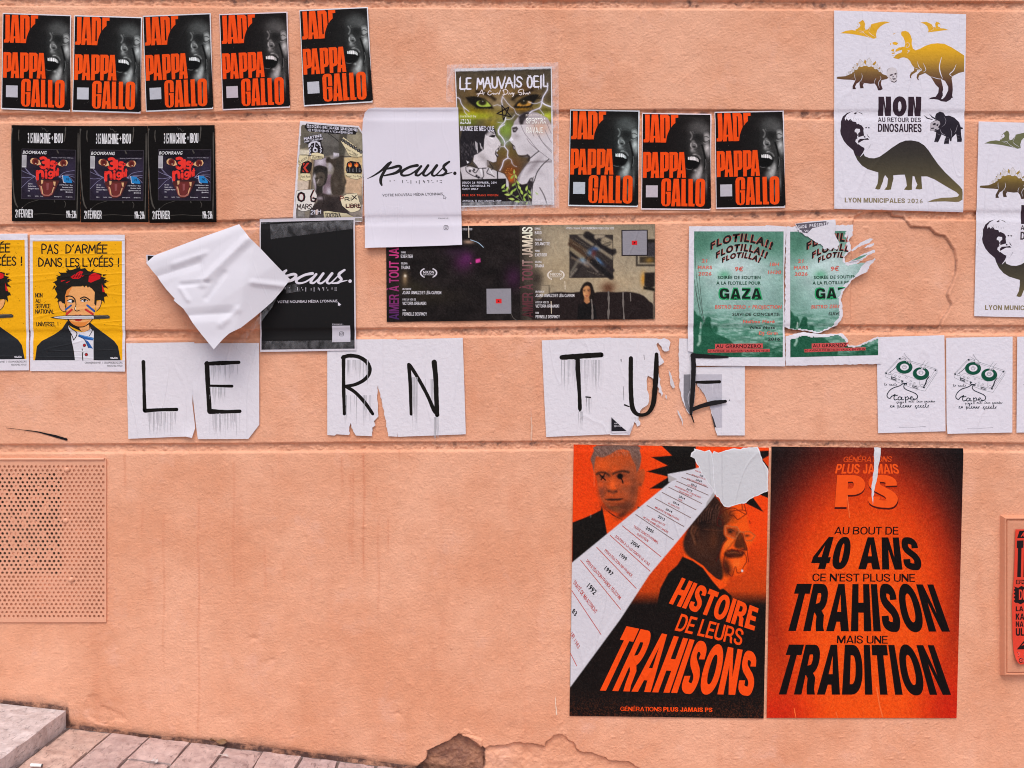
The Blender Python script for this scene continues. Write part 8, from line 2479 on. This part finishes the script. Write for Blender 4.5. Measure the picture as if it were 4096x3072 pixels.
    A(g, "1412,310 1430,260 1480,232 1530,245 1560,290 1610,285 1680,315 1740,380 1765,450 1790,455 1795,475 1765,480 1770,560 1780,620 1775,655 1715,655 1712,600 1700,540 1660,580 1640,600 1635,645 1615,640 1605,600 1600,680 1530,685 1540,630 1560,580 1500,550 1480,600 1450,660 1395,655 1415,590 1425,520 1380,500 1340,495 1345,440 1350,390 1400,360 1440,345", T3, 1, 0, d2)
    A(g, "1255,275 1310,315 1385,340 1370,348 1300,330", T3, 1, 0, d2); A(g, "1332,258 1380,300 1450,340 1425,350 1370,315", T3, 1, 0, d2); LN(g, "1460,345 1510,325", 5, T3, d2, 1)
    A(g, "1345,395 1390,372 1440,355 1470,370 1480,410 1450,450 1470,475 1430,490 1390,500 1345,492 1340,450", '#b5abb4', 2, 0, d2)
    for s_ in ("1370,405 1410,390 1425,410 1390,425", "1345,460 1390,455 1400,470 1360,475", "1420,420 1460,400 1445,440", "1400,480 1440,470 1420,495"):
        A(g, s_, T3, 3, 0, d2)
    for s_, w_ in (("1540,300 1560,350 1545,410 1500,450", 4), ("1620,470 1640,530 1630,590", 6), ("1720,420 1700,490 1680,530", 5), ("1440,540 1480,560", 6), ("1550,630 1595,625", 6), ("1555,600 1600,595", 4), ("1715,560 1745,570", 5), ("1480,480 1500,530 1550,560", 6), ("1715,600 1745,606", 4), ("1405,640 1440,650", 5), ("1540,675 1590,680", 5), ("1720,645 1770,648", 4)):
        LN(g, s_, w_, '#a59ca8', d2)
    g = 'title_lettering'
    TC = '#32222d'
    T = lambda t, b_, col, **kw: p.text(g, t, d2(quad_of(b_)).ravel(), col, 2, **kw)
    T('NON', (625, 28, 1218, 30, 1214, 296, 628, 292), TC, face=(31, 26), track=.03, jit=2.4 * d2.k); T('AU RETOUR DES', (623, 312, 1216, 316, 1216, 380, 622, 376), TC, face=(20, 17), track=.03); T('DINOSAURES', (622, 402, 1222, 404, 1224, 520, 620, 514), TC, face=(22, 18), track=.0)
    T('LYON MUNICIPALES 2026', (162, 1422, 1238, 1438, 1238, 1500, 162, 1488), '#857658', face=(21, 17), track=.03)
    return p


place(dinos(False), 'election_poster', 'white poster of golden and dark dinosaurs with human heads, top right of the wall', 'poster', off=0.0004, group='dinosaur posters')
place(dinos(True), 'election_poster', 'dinosaur poster cut by the right edge, its flying reptile olive grey', 'poster', off=0.0004, group='dinosaur posters', quad=[(3912, 487), (4440, 502), (4420, 1277), (3894, 1265)])


# ------------------------------------------------------------------ cassette posters
def cassette():
    cr = crop(3500, 1340, 3800, 1244)
    p = Print(cr, (18, 36, 1140, 4, 1160, 1596, 42, 1626), '#dcd5e0', None, 'matte')
    g = 'cassette_drawing'
    GR, LN_, NV = '#0d4a38', '#4f5a5e', '#1d2630'
    W_ = '#dcd5e0'
    S_ = lambda s_, w_, col=LN_, L=1, sm=0, **kw: p.stroke(g, s_, w_, col, L, sm=sm, **kw)
    S_("160,625 390,385 410,378 1010,565 1022,580 1020,625 820,930 700,905 610,880 255,735 165,690 158,640", 4); S_("180,630 395,400 990,580 800,870", 3); S_("160,640 270,665 330,615 735,752 720,850 810,885 1018,600", 3); S_("270,665 258,730", 3); S_("250,690 710,850 700,905", 3)
    for x, y in ((402, 395), (993, 584), (178, 632), (800, 868)):
        p.ell(g, x, y, 17, 13, NV, 2)
    for x, y, r_ in ((328, 675, 16), (398, 690, 17), (512, 705, 16), (582, 768, 15), (645, 798, 15), (235, 640, 25), (768, 836, 24)):
        p.stroke(g, [(x + r_ * math.cos(a), y + r_ * .8 * math.sin(a)) for a in np.arange(12) * .5236], 4, LN_, 2, sm=0, closed=True, cap=False)
    for cx, cy, hx, hy in ((476, 536, 478, 532), (752, 640, 752, 624)):
        p.ell(g, cx, cy, 136, 106, GR, 2, n=40); p.ell(g, hx, hy, 72, 56, W_, 3, n=28)
        p.stroke(g, [(cx + 128 * math.cos(a), cy + 98 * math.sin(a)) for a in np.linspace(1.9, 3.6, 10)], 4, '#3c7a66', 3, sm=0); p.stroke(g, [(cx + 112 * math.cos(a), cy + 84 * math.sin(a)) for a in np.linspace(-.6, .5, 8)], 3, '#2f6c58', 3, sm=0)
        p.stroke(g, [(hx + 38 * math.cos(a), hy + 28 * math.sin(a)) for a in np.arange(14) * .4488], 4, LN_, 4, sm=0, closed=True, cap=False)
        p.stroke(g, [(hx - 22, hy + 16), (hx - 26, hy - 6), (hx - 8, hy - 14), (hx, hy - 4), (hx + 10, hy - 14), (hx + 26, hy - 4), (hx + 20, hy + 16)], 4, LN_, 4, sm=2)
    S_("345,520 300,570 235,620", 9, NV, 2); S_([(888, 690, 12), (850, 740, 18), (830, 800, 20), (800, 852, 14)], 1, NV, 2, 3)
    for s_ in ("258,685 345,712 345,760 258,735", "430,748 522,778 522,828 430,795", "610,832 694,858 694,895 610,868"):
        p.poly(g, s_, NV, 2)
    for s_ in ("270,705 340,726 340,738 270,716", "440,790 470,760 515,778 515,795", "620,850 690,872 690,882 620,860", "264,728 300,740 340,750 264,733"):
        p.poly(g, s_, W_, 3)
    S_("372,727 396,734 394,752 372,746 372,727", 3); S_("558,812 580,818 578,838 558,832 558,812", 3)
    # drawn hands resting on the reels
    for pts in ("500,395 512,455 518,452 522,425 540,470 548,466 545,430 560,486 568,480 562,430 575,468 580,440 570,405 520,380", "760,505 735,540 745,545 765,525 752,565 764,570 775,535 772,578 785,580 788,530 800,566 812,560 800,520 825,550 822,515 800,490"):
        p.poly(g, pts, W_, 5); p.stroke(g, P(pts), 3.5, LN_, 6, sm=0, closed=True, cap=False)
    for s_ in ("472,300 520,370 575,428 605,436", "442,355 495,385 505,430", "818,424 790,470 760,505", "872,450 835,485 815,520"):
        S_(s_, 3.5, LN_, 6, 3)
    t = 'hand_lettering'
    for s_, w_ in (("430,762 455,780 450,810 380,850 300,875 235,920 195,980 195,1025 235,1052 265,1020 300,1000 320,985", 15), ("515,795 480,820 468,860 500,900 580,935 660,970 695,1010 690,1045 660,1065 620,1055", 15),
                   ("325,985 305,1040 320,1076 360,1065", 15), ("270,1010 320,1008 362,1000", 13), ("430,1035 395,1025 372,1055 390,1078 420,1062 438,1030 432,1070 465,1072", 14), ("490,1025 497,1070 500,1118", 16), ("495,1040 530,1020 545,1045 525,1075 500,1070", 13), ("545,1060 585,1050 610,1030 590,1022 575,1050 600,1078 650,1062", 13)):
        p.stroke(t, s_, w_, NV, 2, sm=4)
    # cursive small lines drawn as joined loops
    def cursive(txt, x0, x1, yb, h, w_):
        n = len(txt); dx = (x1 - x0) / n
        pts = []
        r = np.random.default_rng(len(txt))
        for i, c in enumerate(txt):
            x = x0 + i * dx
            if c == ' ':
                if len(pts) > 2:
                    p.stroke(t, pts, w_, NV, 2, sm=4)
                pts = []
                continue
            up = 1.9 if c in 'lbdt' else 1.0; dn = .8 if c in 'gpq' else 0
            if c in 'aeouqdg':
                pts += [(x + .1 * dx, yb), (x + .7 * dx, yb - h), (x + .25 * dx, yb - h * .7), (x + .45 * dx, yb)]
                if up > 1: pts += [(x + .85 * dx, yb - h * up), (x + .8 * dx, yb)]
                if dn: pts += [(x + .8 * dx, yb + h * dn), (x + .5 * dx, yb + h * dn), (x + .9 * dx, yb)]
            elif c in "l b t".replace(' ', ''):
                pts += [(x + .1 * dx, yb), (x + .7 * dx, yb - h * up), (x + .4 * dx, yb - h * up), (x + .5 * dx, yb)]
            elif dn:
                pts += [(x + .2 * dx, yb - h), (x + .3 * dx, yb + h * dn), (x + .4 * dx, yb - h * .8), (x + .8 * dx, yb - h * .5), (x + .6 * dx, yb)]
            else:
                pts += [(x + .1 * dx, yb), (x + .3 * dx, yb - h), (x + .45 * dx, yb), (x + .65 * dx, yb - h), (x + .85 * dx, yb)]
        if len(pts) > 2:
            p.stroke(t, pts, w_, NV, 2, sm=4)
    cursive('la seule', 140, 365, 836, 20, 5); cursive("qu'on", 345, 470, 1126, 20, 5); cursive('veut bien prendre', 545, 990, 1114, 20, 5); cursive('en pleine gueule', 235, 895, 1196, 30, 8)
    p.stroke(t, [(390, 1530), (500, 1527), (610, 1529), (830, 1517)], 4, '#6a6570', 2, sm=0)
    return p


cs = cassette()
place(cs, 'music_flyer', 'white cassette drawing flyer tucked under the green poster corner', 'poster', off=0.0004, group='white flyers with a green cassette drawing')
place(cs, 'music_flyer', 'middle of the three white flyers with a green cassette drawing', 'poster', off=0.0006, group='white flyers with a green cassette drawing', quad=cr_(quad_of((660, 953, 1119, 945, 1117, 1607, 664, 1616))), lifts=((3785, 1732, 40, .006),), grid=0.02)
place(cs, 'music_flyer', 'flyer at the right edge beside two cassette flyers', 'poster', off=0.0006, group='white flyers with a green cassette drawing', quad=cr_(quad_of((1151, 946, 1612, 938, 1610, 1600, 1146, 1608))))

# ------------------------------------------------------------------ moulded cover on the wall at the right, with a red flyer
kb_ = crop(3900, 2000, 4096, 406)
MAT['cover'] = painted_mat('peach_painted_cover', '#d58f70', 0.55, 0.4)


def frame(x0, y0, x1, y1, prof, mat, name, parent=None):
    """mitred moulding round a rectangle: prof = [(inset px, y metres)]"""
    V, F = [], []
    n = len(prof)
    for (ins, y) in prof:
        for (cx, cy) in ((x0 + ins, y0 + ins), (x1 - ins, y0 + ins), (x1 - ins, y1 - ins), (x0 + ins, y1 - ins)):
            V.append((float(FX(cx)), y, float(FZ(cy))))
    for i in range(n - 1):
        for q in range(4):
            F.append((i * 4 + q, i * 4 + (q + 1) % 4, (i + 1) * 4 + (q + 1) % 4, (i + 1) * 4 + q))
    F.append(tuple((n - 1) * 4 + q for q in range(4)))
    return mesh_obj(name, V, F, mat, parent)


cov = frame(4002, 2064, 4560, 2696, [(-5, .002), (-2, -.004), (2, -.014), (5, -.018), (9, -.018), (11, -.013), (13, -.012), (15, -.016), (24, -.0165)], MAT['cover'], 'meter_cover')
set_props(cov, 'peach painted moulded meter cover standing proud of the wall at the right edge', 'cover')
q = kb_(P("212,128 420,128 420,150 222,158")); z_ = np.c_[FX(q[:, 0]), np.full(4, -.019), FZ(q[:, 1])]
pr_ = Print(kb_, (302, 234, 1080, 225, 1076, 1345, 276, 1338), '#d9402e', kb_(np.vstack([P("302,234 1080,225 1076,1350 420,1345 330,1338"), smooth(P("330,1338 300,1310 288,1250 278,1130"), 4), P("273,850 290,600")])), 'smooth')
a = 'printed_lettering'
K_ = '#1c1113'
pr_.poly(a, "335,245 600,240 590,300 315,306", K_, 1); pr_.text(a, 'ALL', (345, 256, 420, 294), '#d9402e', 2, shear=.3, bold=.04)
pr_.poly(a, "314,326 368,324 366,385 352,386 346,626 316,626 322,386 312,388", K_, 1)
pr_.poly(a, "374,324 408,323 440,340 440,480 415,490 440,626 408,626 400,500 392,626 366,626", K_, 1, ["400,375 412,375 412,450 398,450"])
pr_.text(a, 'RE', (306, 648, 470, 684), K_, 1, face=(28, 23)); pr_.text(a, 'RE', (312, 653, 464, 679), '#b8402f', 2, bold=.02)
pts = []
for i in range(10):
    pts += [(300 if i % 2 else 286, 702 + i * 15)]
pr_.poly(a, np.vstack([pts, [(320, 838), (345, 850), (370, 835), (420, 845), (600, 840), (600, 705), (420, 700), (380, 712), (350, 698), (325, 714)]]), K_, 1)
pr_.text(a, 'DRA', (330, 728, 432, 812), '#d9402e', 2, face=(22, 18))
for t, b_ in (('LA D', (304, 866, 415, 906)), ('KAÏS', (304, 925, 424, 976)), ('NATI', (304, 990, 408, 1034)), ('ULT', (304, 1046, 408, 1108))):
    pr_.text(a, t, b_, K_, 1, face=(25, 20))
pr_.poly(a, "312,1220 390,1128 600,1120 600,1218", K_, 1); pr_.poly(a, "350,1190 400,1140 396,1165 420,1160 380,1200 384,1180", '#d9402e', 2)
pr_.text(a, '3 A', (310, 1238, 410, 1276), K_, 1, face=(25, 20)); pr_.text(a, '3 A', (315, 1243, 405, 1271), '#e0625a', 2, bold=.0)
pr_.text(a, 'GR', (320, 1288, 412, 1325), K_, 1, face=(25, 20)); pr_.text(a, 'GR', (325, 1293, 407, 1320), '#e0625a', 2, bold=.0)
place(pr_, 'red_flyer', 'bright red flyer with black block lettering stuck on the meter cover', 'poster', off=0.0168, k=0.0, grid=0.012, lifts=((4040, 2640, 60, .014),))
